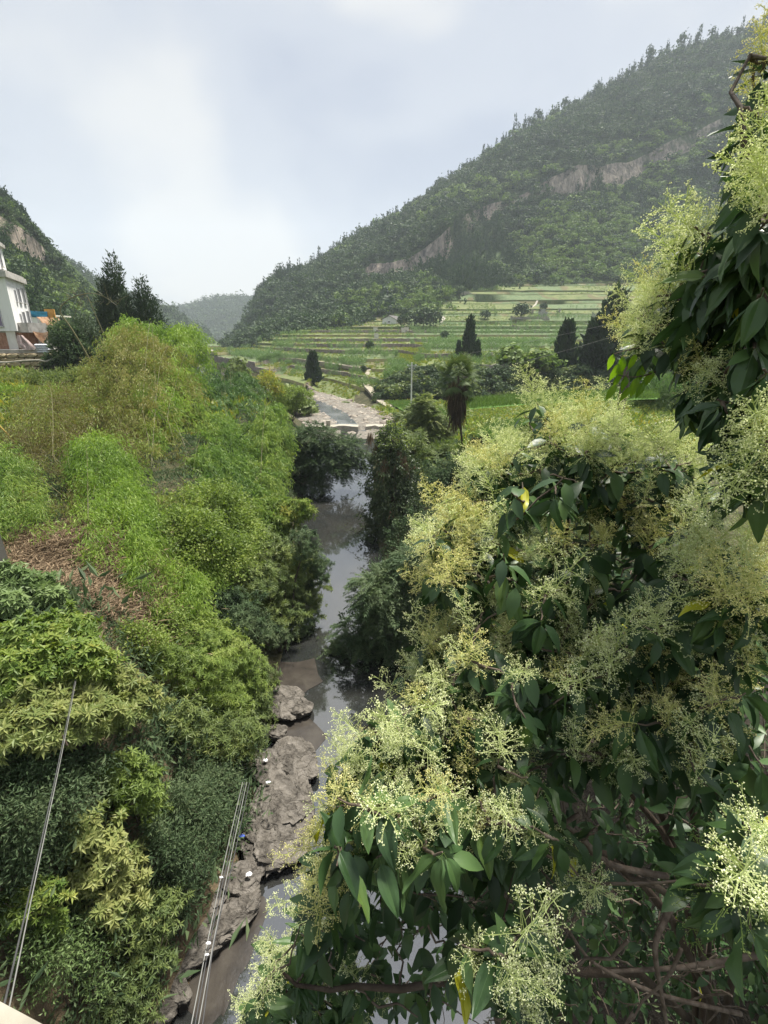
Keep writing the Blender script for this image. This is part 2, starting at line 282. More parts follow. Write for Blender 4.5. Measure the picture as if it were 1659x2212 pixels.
# ------------------------------------------------------------ the lie of the land
yk = lambda y, *p: np.interp(y, p[0::2], p[1::2])
def xL(y): return yk(y, -20, -5.6, 6, -5.2, 12, -4.0, 26, -4.4, 38, -6.3, 60, -8.5, 84, -11, 100, -16, 116, -22, 150, -42, 200, -74, 243, -100, 300, -130, 470, -190)
def xR(y): return yk(y, -20, 3.2, 6, 2.6, 12, 2.0, 26, -0.2, 38, -1.7, 60, -2.6, 84, -1.8, 100, -5, 116, -11, 150, -27, 200, -56, 243, -80, 300, -108, 470, -160)
_fpx = [440, 470, 500, 540, 600, 680, 745, 800, 850, 900, 960, 1040, 1130, 1240, 1350, 1420, 1540, 1659, 2000]
_fpy = [775, 770, 762, 754, 744, 724, 708, 697, 684, 666, 645, 626, 614, 604, 604, 600, 596, 590, 575]
_fY = [420, 385, 335, 305, 285, 276, 290, 312, 326, 338, 352, 384, 396, 402, 404, 404, 402, 398, 380]
_fP = np.array([W(p, q, r) for p, q, r in zip(_fpx, _fpy, _fY)])
def footline(x): return np.interp(x, _fP[:, 0], _fP[:, 1], left=420, right=380)
def hill(x, y):
    x = np.asarray(x, float); y = np.asarray(y, float); y = np.minimum(y, footline(x) + 4)
    F = yk(y, -20, 9, 3, 9, 8, 8, 14, 5.5, 22, 3.2, 40, 2.4, 70, 1.8, 100, 1.3, 112, 1.6, 125, 3.9, 150, 6.1, 180, 9, 215, 12, 260, 16.3, 300, 21.8, 335, 31, 370, 43, 410, 56, 470, 76, 2000, 76)
    Lr = yk(y, -20, 3.5, 14, 5, 40, 5, 90, 6, 110, 10, 150, 26, 243, 50, 400, 90)
    a = x - xR(y); E = sm(-6, 6, x - 0.1 * (y - 100) - 1.5)
    zr = -0.8 + (F + 0.8) * sm(-1.0, Lr, a) + 4.0 * E * sm(111, 119, y) * (1 - sm(130, 230, y))
    d = xL(y) - x
    H = yk(y, -20, 9, 10, 8.2, 14, 7.8, 55, 8.5, 90, 3.2, 130, 2.6, 470, 4); wl_ = yk(y, -20, 2.6, 9, 3.0, 15, 8, 50, 9, 100, 8, 470, 22)
    zl = -0.8 + (H + 0.8) * sm(-0.8, wl_, d) + 3.6 * sm(12, 40, d) * (1 - sm(110, 160, y)) + 3 * sm(30, 120, d)
    return np.where(x > (xL(y) + xR(y)) / 2, zr, zl)
LEV = np.array([2.4, 4.0, 5.6, 7.4, 9.4, 11.2, 13.2, 15.2, 17.2, 19.1, 21.9, 23.4, 26.8, 28.2, 30.9, 35.6, 37.5, 42.2, 44.5, 50, 52.2, 57.5, 62, 70, 80])
WFa = np.where(np.arange(len(LEV)) > 9, 0.2, 0.5)
def stepz(h):
    h = np.asarray(h, float); k = np.clip(np.searchsorted(LEV, h, 'right') - 1, 0, len(LEV) - 2); z0 = LEV[k]; dz = LEV[k + 1] - z0
    return np.where(h < LEV[0], h, z0 + WFa[k] * dz + (1 - WFa[k]) * (h - z0))
def bumpy(x, y): return (fbm(np.asarray(x) * 0.35, np.asarray(y) * 0.35, 3, 4) - 0.47) * 0.9
def gz(x, y):
    h = hill(x, y); x = np.asarray(x, float); y = np.asarray(y, float)
    onhill = (y > 100) & (x > xR(y))
    dist = np.minimum(np.abs(x - xL(y)), np.abs(x - xR(y)))
    return np.where(onhill, stepz(h), h + bumpy(x, y) * np.where((x > xR(y)) & (y > 45), 1 - 0.85 * sm(48, 62, y), 1.0) * sm(0.2, 3, np.where((x > xL(y)) & (x < xR(y)), 0, dist)))
def hit(px, py, y0=3.0, y1=460.0):
    d = ray(px, py); Y = np.concatenate([np.arange(y0, 60, 0.1), np.arange(60, y1, 0.4)]); P = np.array([0, 0, CAMZ])[None] + d[None] * (Y / d[1])[:, None]
    b = np.nonzero(P[:, 2] < gz(P[:, 0], P[:, 1]))[0]
    return P[b[0]] if len(b) else P[-1]
def on(x, y, dz=0.0): return np.array([x, y, float(gz(x, y)) + dz])
def gridmesh(name, X, Y, Z, mats, mi=0, smooth=True, **kw):
    r, c = X.shape; V = np.stack([X, Y, Z], -1).reshape(-1, 3); i = np.arange(r * c).reshape(r, c)
    F = np.stack([i[:-1, :-1], i[:-1, 1:], i[1:, 1:], i[1:, :-1]], -1).reshape(-1, 4)
    g = Geo(); g.add(V, F, 0.5, mi); return g.build(name, mats, smooth=smooth, **kw)
# far ground sheet, lying below everything else
gx = np.array([-2500, -600, -250, 0, 250, 600, 2500.]); X, Y = np.meshgrid(gx, np.array([-400, -60, 300, 800, 1600, 2600.]))
gridmesh('ground', X, Y, np.full(X.shape, -1.6), M['grass_field'], kind='structure')
# banks on both sides up to the ford and a little beyond
xs = np.concatenate([np.arange(-130, -40, 3.0), np.arange(-40, -22, 1.0), np.arange(-22, 14, 0.3), np.arange(14, 40, 1.0), np.arange(40, 141, 4.0)])
ys = np.concatenate([np.arange(-16, 30, 0.3), np.arange(30, 60, 0.7), np.arange(60, 101, 1.3)])
X, Y = np.meshgrid(xs, ys); Z = gz(X, Y)
cx = (X[:-1, :-1] + X[1:, 1:]) / 2; cy_ = (Y[:-1, :-1] + Y[1:, 1:]) / 2; nn = fbm(cx * 0.25, cy_ * 0.25, 11, 3)
mi = np.where((cx < xL(cy_) + 1) & (cx > xL(cy_) - 5) & (cy_ < 14), 1, np.where((cy_ > 62) & (cx > xR(cy_) + 3) | (cx < -25), 2, 0))
mi = np.where((cx > xL(cy_) - 0.5) & (cx < xR(cy_) + 0.5), 1, mi)
gridmesh('river_bank', X, Y, Z, [M['bankmix'], M['mud'], M['meadow'], M['painted_shade_soil']], np.where((cx > xR(cy_) - 0.5) & (cy_ < 17), 3, mi).ravel(), kind='structure')  # near right bank takes the soil coloured dark to stand for shade
# left valley floor beyond the ford
X, Y = np.meshgrid(np.concatenate([np.arange(-420, -160, 12.0), np.arange(-160, 1, 2.5)]), np.arange(99, 480, 3.0)); Z = hill(X, Y)
Z = np.where(X > (xL(Y) + xR(Y)) / 2 + 1, -1.5, Z)
gridmesh('valley_floor', X, Y, Z, M['green_field'], kind='structure')
# terraced hillside: columns along x, rows at every wall foot, wall top and inside each tread
xc = np.concatenate([np.arange(-150, -60, 2.0), np.arange(-60, 150, 1.2), np.arange(150, 330, 4.0)])
yf = np.arange(99.0, 480.0, 0.5); rowsP = []; rowinfo = []
Hc = np.array([np.maximum.accumulate(hill(np.full(yf.shape, x), yf) * (1 + 0)) for x in xc]) + (np.arange(len(yf)) * 1e-4)[None]
Hc = np.where(xc[:, None] > xR(yf)[None] - 1.5, Hc, -1.0 + (np.arange(len(yf)) * 1e-5)[None])
Hc = np.maximum.accumulate(Hc, axis=1) + (np.arange(len(yf)) * 1e-6)[None]
wobx = np.array([(fbm(xc * 0.045, xc * 0 + 3.3, 5, 3) - 0.47) * 9 + (fbm(xc * 0.03 + 9 * q, xc * 0 + q * 2.7, 6, 3) - 0.42) * (9 + 1.0 * q) + (0.0 if q < 8 else -0.035 * xc) for q in range(len(LEV))]).T
YK = np.array([[np.interp(l, Hc[i], yf, left=99.0, right=479.0) for l in LEV] for i in range(len(xc))])
YK = np.clip(YK + wobx * sm(128, 165, YK), 99, 479)
for k in range(len(LEV)): YK[:, k] = np.maximum(YK[:, k], (YK[:, k - 1] + 0.3) if k else 99.0)
# strip below the first wall
NT = 4
def strip(k, t): return YK[:, k] + 0.25 + (YK[:, k + 1] - YK[:, k] - 0.25) * t
P = []; info = []; HMAX = Hc.max(1)
for t in np.linspace(0, 1, 14): yy = 99.0 + (YK[:, 0] - 99.0) * t; zz = np.minimum(np.array([np.interp(y, yf, Hc[i]) for i, y in enumerate(yy)]), LEV[0]); P.append(np.stack([xc, yy, zz], 1)); info.append(-1)
for k in range(len(LEV) - 1):
    dz = LEV[k + 1] - LEV[k]
    for t in np.linspace(0, 1, NT + 1):
        yy = strip(k, t); P.append(np.stack([xc, yy, np.minimum(LEV[k] + WFa[k] * dz + (1 - WFa[k]) * dz * t, HMAX + 0.01 * k) + (0.12 * (fbm(xc * 0.4, yy * 0.4, k, 2) - 0.4) if 0 < t < 1 else 0)], 1)); info.append(k)
P = np.array(P); nr, nc = P.shape[:2]
i = np.arange(nr * nc).reshape(nr, nc); F = np.stack([i[:-1, :-1], i[:-1, 1:], i[1:, 1:], i[1:, :-1]], -1)
info = np.array(info); rk = info[:-1]; wallrow = (info[:-1] != info[1:])
ctr = (P[:-1, :-1] + P[1:, 1:]) / 2
cell = fbm(ctr[..., 0] * 0.03 + rk[:, None] * 7.7, rk[:, None] * 3.1 + 0 * ctr[..., 0], 21, 2) * 0.8 + 0.2 * fbm(ctr[..., 0] * 0.1, ctr[..., 1] * 0.1, 23, 2)
FM = [M['grass_field'], M['green_field'], M['tan_field'], M['corn_field'], M['soil_field'], M['wallstone'], M['bankmix']]
mi = np.select([cell < 0.27, cell < 0.36, cell < 0.44, cell < 0.52], [3, 0, 1, 2], 3)
up = ctr[..., 1] > 290
mi = np.where(up, np.select([cell < 0.33, cell < 0.37, cell < 0.46], [3, 2, 0], 1), mi)
mi = np.where((~up) & (ctr[..., 0] > 15) & (ctr[..., 1] > 165), np.where(cell < 0.3, 0, 3), mi)
mi = np.where((rk < 0)[:, None], 0, mi); mi = np.where((rk < 2)[:, None] & (ctr[..., 0] > 5), 0, mi)
mi = np.where(wallrow[:, None], np.where(ctr[..., 1] > 260, np.where(cell > .45, 1, 0), 4), mi); mi = np.where((ctr[..., 0] > -7) & (ctr[..., 1] > 109.5) & (ctr[..., 1] < 124), 6, mi)
FIELDMI = mi
g = Geo(); PH = P.copy()
PH = P.copy(); g.add(P.reshape(-1, 3), F.reshape(-1, 4), 0.5, mi.ravel()); g.build('terraced_hillside', FM, kind='structure', smooth=False)
_gxx = np.arange(-150, 326, 1.0); _gyy = np.arange(99, 479, 0.5)
_cz = np.array([np.interp(_gyy, PH[:, i, 1], PH[:, i, 2]) for i in range(nc)])
_ci = np.interp(_gxx, xc, np.arange(nc)); _c0 = np.clip(_ci.astype(int), 0, nc - 2); _cf = (_ci - _c0)[:, None]
_gzz = _cz[_c0] * (1 - _cf) + _cz[_c0 + 1] * _cf
gz0 = gz
def gz(x, y):
    x = np.asarray(x, float); y = np.asarray(y, float); i = np.clip((x + 150).astype(int), 0, len(_gxx) - 2); f = np.clip(x + 150 - i, 0, 1); j = np.clip(((y - 99) * 2).astype(int), 0, len(_gyy) - 1)
    return np.where((y > 100) & (x > xR(y)), _gzz[i, j] * (1 - f) + _gzz[i + 1, j] * f, gz0(x, y))
# the grey dry-stone walls that show along the lower terraces: thick, uneven, capped
def terrace_wall(k, xa, xb, label, m, hgt=None):
    c = np.nonzero((xc >= xa) & (xc <= xb) & (YK[:, k] < 470))[0]
    g = Geo(); dz = LEV[k + 1] - LEV[k]; h = hgt or WFa[k] * dz + 0.35; t = Geo()
    xx = np.arange(xc[c[0]], xc[c[-1]], 0.6); y0 = np.interp(xx, xc, YK[:, k]) - 0.18
    th = 0.3 + 0.12 * vnoise(xx * 1.3, xx * 0 + k, 4); top = LEV[k] + h + 0.25 * (vnoise(xx * 0.9, xx * 0 + k, 9) - 0.5)
    rows = [np.stack([xx, y0 - 0.15 - th * 0.4, np.full(xx.shape, LEV[k] - 1.0)], 1), np.stack([xx, y0 - th * 0.3 - 0.2 * vnoise(xx * 2.1, xx * 0 + 5, k), LEV[k] + h * 0.35 + 0 * xx], 1),
            np.stack([xx, y0 - 0.15 * vnoise(xx * 2.6, xx * 0 + 7, k), LEV[k] + h * 0.7 + 0 * xx], 1), np.stack([xx, y0, top], 1), np.stack([xx, y0 + 0.7, top + 0.03], 1), np.stack([xx, y0 + 0.75, LEV[k] + 0 * xx], 1)]
    V = np.concatenate(rows); n = len(xx); i = np.arange(6 * n).reshape(6, n); g.add(V, np.stack([i[:-1, :-1], i[:-1, 1:], i[1:, 1:], i[1:, :-1]], -1).reshape(-1, 4))
    tag(g.build('terrace_wall', m), label, 'wall', 'dry stone walls holding the lower terraces')
terrace_wall(1, -60, 2, 'low grey stone terrace wall just above the maize plot by the river', M['wallstone'])
terrace_wall(2, -80, -4, 'grey stone terrace wall that the pale footpath follows', M['wallstone'])
terrace_wall(4, -48, 26, 'long curving grey stone terrace wall above the yellow strip of field', M['wallstone'])
terrace_wall(5, -34, 30, 'straight grey stone terrace wall in the middle of the lower fields', M['wallstone'])
terrace_wall(6, -42, 40, 'thin grey stone terrace wall one step below the white gabled house', M['wallstone'])
terrace_wall(8, -38, 30, 'faint terrace wall at the level of the white gabled house', M['wallstone'])
# ------------------------------------------------------------ water
def ribbon(name, ya, yb, dy, z, m, pad=1.2, **kw):
    yy = np.arange(ya, yb + dy, dy); u = np.linspace(0, 1, 14)
    A = xL(yy) - pad; B = xR(yy) + pad; X = A[:, None] + (B - A)[:, None] * u[None]; Y = np.repeat(yy[:, None], 14, 1)
    return gridmesh(name, X, Y, np.full(X.shape, z), m, kind='structure', smooth=True, **kw)
ribbon('river', -14, 83.4, 1.0, 0.0, M['water'])
ribbon('river_rapids', 84.6, 150, 1.5, 0.55, M['rapids'], 0.6)
ribbon('river_upstream', 151, 420, 4, 0.75, M['pond'], 2)
# ------------------------------------------------------------ mountains
COLS = {}
def mountain(name, px, foot, footY, ridge, ridgeY, m, cb=None, ct=None, nu=170, ns=(26, 8, 26), amp=9.0, seed=1, sink=18, back=260, cliffY=0.45, mask=None):
    px = np.asarray(px, float); u = np.interp(np.linspace(0, 1, nu), np.linspace(0, 1, len(px)), px)
    I = lambda a: np.interp(u, px, a)
    f, fy, r, ry = I(foot), I(footY), I(ridge), I(ridgeY)
    B = I(cb) if cb is not None else f + (r - f) * 0.5; Tt = I(ct) if ct is not None else f + (r - f) * 0.56
    fr = np.clip((f - B) / np.maximum(f - r, 1), 0.05, 0.95); by = fy + (ry - fy) * fr * 0.9; ty = by + 4 + 0.02 * (ry - fy)
    st = [[W(a, b, c) for a, b, c in zip(u, p, q)] for p, q in ((f, fy), (B, by), (Tt, ty), (r, ry))]; st = [np.array(s) for s in st]
    rows = [st[0] + np.array([0, -25.0, -sink])]; cl = [0.0]
    cm = np.interp(u, mask[0], mask[1]) if mask else np.zeros(nu)
    C = [np.zeros(nu)]
    for a, b, n, c in ((0, 1, ns[0], 0), (1, 2, ns[1], 1), (2, 3, ns[2], 0)):
        for t in np.linspace(0, 1, n, endpoint=(a == 2)):
            q = st[a] * (1 - t) + st[b] * t
            if c == 0: q[:, 2] += (-0.06 if a == 0 else 0.05) * (st[b][:, 2] - st[a][:, 2]) * 4 * t * (1 - t)
            rows.append(q); C.append(cm * (1.0 if c and 0 < t else 0.0) )
    rows.append(st[3] + np.array([0, back * 0.3, -back * 0.15])); C.append(np.zeros(nu)); rows.append(st[3] + np.array([0, back, -back * 0.8])); C.append(np.zeros(nu))
    P = np.array(rows); C = np.array(C); nr = len(P)
    w = np.sin(np.linspace(0, math.pi, nr))[:, None] * 0.8 + 0.2; w[:3] *= 0.2
    d = (fbm(P[..., 0] * 0.012 + seed, P[..., 1] * 0.012 + P[..., 2] * 0.008, seed, 5) - 0.47) * 2 * amp
    edge = np.where(np.arange(nr)[:, None] == nr - 3, 0.35, 1.0)
    P[..., 2] += d * w * edge; P[..., 1] -= d * w * 0.8 * edge
    i = np.arange(nr * nu).reshape(nr, nu); F = np.stack([i[:-1, :-1], i[:-1, 1:], i[1:, 1:], i[1:, :-1]], -1).reshape(-1, 4)
    g = Geo(); g.add(P.reshape(-1, 3), F); me = g.mesh(name, m, True)
    at = me.attributes.new('cliff', 'FLOAT', 'POINT'); at.data.foreach_set('value', C.astype(np.float32).ravel())
    link(name, me, kind='structure'); return P, C, u
pxr = [440, 470, 500, 540, 560, 600, 680, 745, 800, 850, 900, 960, 1040, 1130, 1240, 1350, 1420, 1540, 1659, 2000, 2500]
footr = [775, 770, 762, 754, 750, 744, 724, 708, 697, 684, 666, 645, 626, 614, 604, 604, 600, 596, 590, 575, 550]
ridr = [772, 762, 738, 690, 642, 600, 580, 528, 503, 473, 444, 404, 348, 278, 232, 172, 122, 86, 60, 20, -60]
cbr = [774, 766, 750, 722, 700, 672, 655, 628, 596, 592, 578, 558, 484, 456, 434, 402, 364, 316, 272, 210, 130]
ctr_ = [773, 765, 746, 715, 690, 660, 640, 600, 555, 548, 524, 484, 438, 414, 364, 334, 316, 274, 236, 170, 80]
footYr = [420, 385, 335, 305, 300, 285, 276, 290, 312, 326, 338, 352, 384, 396, 402, 404, 404, 402, 398, 380, 330]
ridYr = [470, 500, 530, 545, 560, 580, 600, 620, 630, 640, 650, 665, 680, 695, 705, 720, 725, 725, 715, 680, 600]
msk = ([780, 800, 860, 880, 960, 985, 1025, 1045, 1070, 1110, 1130, 1150, 1190, 1240, 1260, 1310, 1330, 1380, 1400, 1440, 1480, 1540, 1600], [0, .75, .85, .65, .9, .3, .5, .75, .45, .45, .75, .45, .65, .85, .6, .55, .8, .85, .5, .65, .45, .6, .2])
MR = mountain('mountain', pxr, footr, footYr, ridr, ridYr, M['mtn'], cbr, ctr_, nu=230, ns=(34, 10, 34), amp=11, seed=3, mask=msk)
ML = mountain('left_mountain', [-500, -250, -80, 0, 30, 60, 80, 105, 150, 195, 260, 330, 400, 440], [740, 750, 760, 765, 768, 770, 770, 770, 772, 775, 778, 780, 782, 784], [90, 95, 100, 104, 108, 112, 115, 120, 130, 145, 175, 220, 290, 340],
     [250, 330, 390, 432, 450, 486, 514, 550, 592, 640, 690, 722, 750, 772], [260, 280, 290, 300, 305, 310, 315, 320, 330, 345, 370, 400, 420, 440], M['mtn'],
     [470, 500, 520, 540, 556, 574, 586, 606, 650, 690, 730, 750, 765, 778], [380, 420, 455, 472, 486, 508, 524, 550, 620, 670, 715, 740, 758, 775], nu=110, amp=6, seed=8, mask=([-80, 0, 30, 60, 105, 118], [.8, .75, .5, .8, .85, 0]))
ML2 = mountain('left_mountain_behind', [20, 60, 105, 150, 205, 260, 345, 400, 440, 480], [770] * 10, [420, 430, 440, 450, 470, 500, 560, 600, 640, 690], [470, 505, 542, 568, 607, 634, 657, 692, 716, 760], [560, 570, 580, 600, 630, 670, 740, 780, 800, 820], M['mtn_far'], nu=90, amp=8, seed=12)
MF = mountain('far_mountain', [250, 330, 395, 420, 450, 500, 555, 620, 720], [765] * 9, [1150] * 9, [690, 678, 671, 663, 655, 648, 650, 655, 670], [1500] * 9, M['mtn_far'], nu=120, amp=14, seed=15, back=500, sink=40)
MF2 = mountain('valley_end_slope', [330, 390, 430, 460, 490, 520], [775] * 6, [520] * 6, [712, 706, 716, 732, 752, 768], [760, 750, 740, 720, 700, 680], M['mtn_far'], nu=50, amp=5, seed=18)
# ------------------------------------------------------------ leaves and crowns
def leaves(geo, P, D, N, L, Wd, tint, mi=0, fold=0.0):
    """rhomb leaves: base P, direction D, normal N"""
    n = len(P)
    if n == 0: return
    D = nrm(D); S = nrm(np.cross(D, N)); N = np.cross(S, D)
    L = np.broadcast_to(np.asarray(L, float), (n,))[:, None]; Wd = np.broadcast_to(np.asarray(Wd, float), (n,))[:, None]
    m = P + D * L * 0.42 + N * Wd * fold; tip = P + D * L - N * L * 0.12
    V = np.stack([P, m + S * Wd * 0.5, tip, m - S * Wd * 0.5], 1).reshape(-1, 3)
    F = np.arange(4 * n).reshape(n, 4); geo.add(V, F, np.clip(tint, 0, 1) if np.ndim(tint) else tint, mi)
def cluster_leaves(geo, C, O, k, L, Wd, tint, spread=0.9, jit=0.1, droop=0.0, up=0.7, tj=0.12, lj=0.3, fold=0.12, mi=0):
    n = len(C); C2 = np.repeat(C, k, 0) + rng.normal(size=(n * k, 3)) * jit; O2 = np.repeat(O, k, 0)
    D = nrm(O2 + rng.normal(size=(n * k, 3)) * spread); D[:, 2] -= droop; D = nrm(D)
    N = rng.normal(size=(n * k, 3)) * 0.55; N[:, 2] += up; N = nrm(N)
    t = np.repeat(np.broadcast_to(tint, (n,)), k) + rng.normal(size=n * k) * tj
    leaves(geo, C2, D, N, L * (1 + rng.uniform(-lj, lj, n * k)), Wd * (1 + rng.uniform(-lj, lj, n * k)), np.clip(t, 0.01, 0.99), mi, fold)
def lobes_pts(lobes, m, shell=0.30, upbias=0.25):
    """points and outward directions on the shells of several uneven lobes (x,y,z,rx,ry,rz)"""
    Lb = np.asarray(lobes, float); w = Lb[:, 3] * Lb[:, 5]; k = rng.choice(len(Lb), m, p=w / w.sum())
    d = rsph(m); d[:, 2] += upbias; d = nrm(d); r = 1 - np.abs(rng.normal(size=m)) * shell; r = np.clip(r, 0.1, 1.0)
    lump = 0.58 + 0.55 * vnoise(d[:, 0] * 2.3 + k * 5.1, d[:, 1] * 2.3 + d[:, 2] * 1.9 + k, 31) + 0.38 * vnoise(d[:, 0] * 5.3 + k * 3.1, d[:, 1] * 5.3 + d[:, 2] * 4.9 + k, 37) + 0.30 * (rng.uniform(0, 1, m) < 0.10)
    return Lb[k, :3] + d * Lb[k, 3:6] * (r * lump)[:, None], d, k, r
def rosettes(geo, C, O, k, L, Wd, tint, droop=0.25, tj=0.1, mi=0):
    """whorls of lance leaves round a shoot tip"""
    n = len(C); A = np.zeros((n, 3)); B = np.zeros((n, 3)); O = nrm(O + np.array([0, 0, 0.5]))
    u = np.where(np.abs(O[:, 2:3]) < 0.9, np.array([[0, 0, 1.0]]), np.array([[1.0, 0, 0]])); A = nrm(np.cross(u, O)); B = np.cross(O, A)
    an = np.arange(k) * 2.399 + ru(0, 6.3, n)[:, None]; el = np.linspace(0.05, 0.9, k)[None] + rng.normal(size=(n, k)) * 0.12
    D = (np.cos(an)[..., None] * A[:, None] + np.sin(an)[..., None] * B[:, None]) * np.cos(el)[..., None] + O[:, None] * np.sin(el)[..., None]
    D[..., 2] -= droop; D = nrm(D).reshape(-1, 3); C2 = np.repeat(C, k, 0) - np.repeat(O, k, 0) * np.tile(np.linspace(0.05, 0, k), n)[:, None] * L * 3
    N = nrm(np.repeat(O, k, 0) + rng.normal(size=D.shape) * 0.2 + 1e-3)
    leaves(geo, C2, D, N, L * ru(0.7, 1.25, n * k), Wd * ru(0.8, 1.2, n * k), np.clip(np.repeat(np.broadcast_to(tint, (n,)), k) + rng.normal(size=n * k) * tj, 0.01, 0.99), mi, 0.15)
def pinnate(geo, C, O, pairs, L, Wd, rl, tint, droop=0.5, tj=0.07, mi=0):
    """feathered leaves: a drooping stalk with paired leaflets"""
    n = len(C); O = nrm(O); t = (np.arange(pairs) + 0.8) / pairs
    S = nrm(np.cross(O, np.array([[0, 0, 1.0]]) + rng.normal(size=(n, 3)) * 0.15)); U = np.cross(S, O)
    for s in (-1, 1):
        P = C[:, None] + O[:, None] * (t * rl)[None, :, None]; P[..., 2] -= droop * rl * (t ** 2)[None]
        D = O[:, None] * 0.55 + S[:, None] * s - np.array([0, 0, 1.0]) * (0.25 + droop * t[None, :, None] * 0.8) + rng.normal(size=P.shape) * 0.12
        leaves(geo, P.reshape(-1, 3), D.reshape(-1, 3), (np.repeat(U[:, None], pairs, 1) + rng.normal(size=P.shape) * 0.2).reshape(-1, 3), L * ru(0.75, 1.2, n * pairs), Wd, np.clip(np.repeat(np.broadcast_to(tint, (n,)), pairs) + rng.normal(size=n * pairs) * tj, 0.01, 0.99), mi, 0.05)
    e = C + O * rl; e[:, 2] -= droop * rl; leaves(geo, e, O - np.array([0, 0, droop]), U, L, Wd, tint, mi)
def stems(geo, base, tops, r0, r1=0.01, wob=0.08, tint=0.5, mi=0, k=5, n=6):
    for tp in tops:
        tube(geo, sweep(base + rng.normal(size=3) * r0 * 1.5 * np.array([1, 1, 0]), tp, n, 0, wob * np.linalg.norm(np.asarray(tp) - base) * 0.25), np.linspace(r0, r1, n), k, tint, mi)

# ------------------------------------------------------------ scattered cover (one object of kind stuff each)
def hidden_template(name, me):
    o = bpy.data.objects.new(name, me); return o
def scatter(name, pts, rot, scl, idx, temps, label=None, kind='stuff'):
    tcol = bpy.data.collections.new(name + '_pieces')
    for i, me in enumerate(temps): tcol.objects.link(bpy.data.objects.new('%s_piece_%02d' % (name, i), me))
    me = bpy.data.meshes.new(name); me.vertices.add(len(pts)); me.vertices.foreach_set('co', np.asarray(pts, np.float32).ravel())
    a = me.attributes.new('rot', 'FLOAT_VECTOR', 'POINT'); a.data.foreach_set('vector', np.asarray(rot, np.float32).ravel())
    a = me.attributes.new('scl', 'FLOAT_VECTOR', 'POINT'); a.data.foreach_set('vector', np.asarray(scl, np.float32).ravel())
    a = me.attributes.new('idx', 'INT', 'POINT'); a.data.foreach_set('value', np.asarray(idx, np.int32))
    o = link(name, me, kind=kind)
    ng = bpy.data.node_groups.new(name + '_nodes', 'GeometryNodeTree'); ng.interface.new_socket('Geometry', in_out='INPUT', socket_type='NodeSocketGeometry'); ng.interface.new_socket('Geometry', in_out='OUTPUT', socket_type='NodeSocketGeometry')
    N = ng.nodes.new; L = ng.links.new; gi = N('NodeGroupInput'); go = N('NodeGroupOutput'); ip = N('GeometryNodeInstanceOnPoints'); ci = N('GeometryNodeCollectionInfo')
    ci.inputs['Collection'].default_value = tcol; ci.inputs['Separate Children'].default_value = True; ci.inputs['Reset Children'].default_value = True
    def na(nm, ty): n = N('GeometryNodeInputNamedAttribute'); n.data_type = ty; n.inputs['Name'].default_value = nm; return [s for s in n.outputs if s.enabled and s.name == 'Attribute'][0]
    e2r = N('FunctionNodeEulerToRotation')
    L(gi.outputs[0], ip.inputs['Points']); L(ci.outputs[0], ip.inputs['Instance']); ip.inputs['Pick Instance'].default_value = True
    L(na('idx', 'INT'), ip.inputs['Instance Index']); L(na('rot', 'FLOAT_VECTOR'), e2r.inputs[0]); L(e2r.outputs[0], ip.inputs['Rotation']); L(na('scl', 'FLOAT_VECTOR'), ip.inputs['Scale']); L(ip.outputs[0], go.inputs[0])
    md = o.modifiers.new('scatter', 'NODES'); md.node_group = ng
    if label: o['label'] = label
    return o
def spire_mesh(name, m, n=150, r=0.17, tint=0.5, seed=0, lean=0.0):
    g = Geo(); h = np.sqrt(ru(0.0, 1, n)); h = 1 - h * 0.93; prof = r * np.clip((1.03 - h), 0, 1) ** 0.75 * np.clip(h * 5 + 0.25, 0, 1)
    a = ru(0, 6.3, n); rr = prof * ru(0.4, 1.15, n) * (0.5 + 0.85 * vnoise(h * 9 + seed, a * 1.3, seed)); C = np.stack([np.cos(a) * rr + lean * h, np.sin(a) * rr, h * 0.98 - 0.03], 1)
    O = np.stack([np.cos(a) * 0.6, np.sin(a) * 0.6, np.full(n, 1.0)], 1)
    D = nrm(O + rng.normal(size=(n, 3)) * 0.25); leaves(g, C, D, np.stack([np.cos(a), np.sin(a), np.full(n, 0.4)], 1) + rng.normal(size=(n, 3)) * 0.3, ru(0.09, 0.17, n), ru(0.055, 0.10, n), np.clip(tint + rng.normal(size=n) * 0.17, 0, 1), 0, 0.2)
    return g.mesh(name, m)
def dome_mesh(name, m, n=170, tint=0.5, seed=0, rz=0.42):
    g = Geo(); lb = [(0, 0, 0.5, 0.42, 0.42, rz)] + [(ru(-.34, .34), ru(-.34, .34), ru(.35, .75), ru(.2, .3), ru(.2, .3), ru(.18, .28)) for _ in range(5)]
    C, O, k, r = lobes_pts(lb, n, 0.18, 0.45); t = tint + 0.25 * (vnoise(k * 1.7, k * 0.9, seed) - 0.5)
    N = nrm(O + rng.normal(size=O.shape) * 0.5); D = nrm(np.cross(N, rsph(n)))
    leaves(g, C - D * 0.07, D, N, ru(0.13, 0.22, n), ru(0.10, 0.17, n), np.clip(t + rng.normal(size=n) * 0.15, 0, 1), 0, 0.1); return g.mesh(name, m)
T_SP = [spire_mesh('conifer_%d' % i, M['forest'], 70, 0.16 + 0.02 * i, 0.10 + 0.07 * i, i) for i in range(4)]
T_DM = [dome_mesh('broad_tree_%d' % i, M['forest'], 85, 0.18 + 0.10 * i, i) for i in range(5)]
T_LT = [dome_mesh('light_tree_%d' % i, M['forest_pale'], 85, 0.25 + 0.2 * i, 10 + i, 0.36) for i in range(3)]
T_FF = [dome_mesh('far_tree_%d' % i, M['far_forest'], 40, 0.3 + 0.2 * i, 20 + i) for i in range(3)]
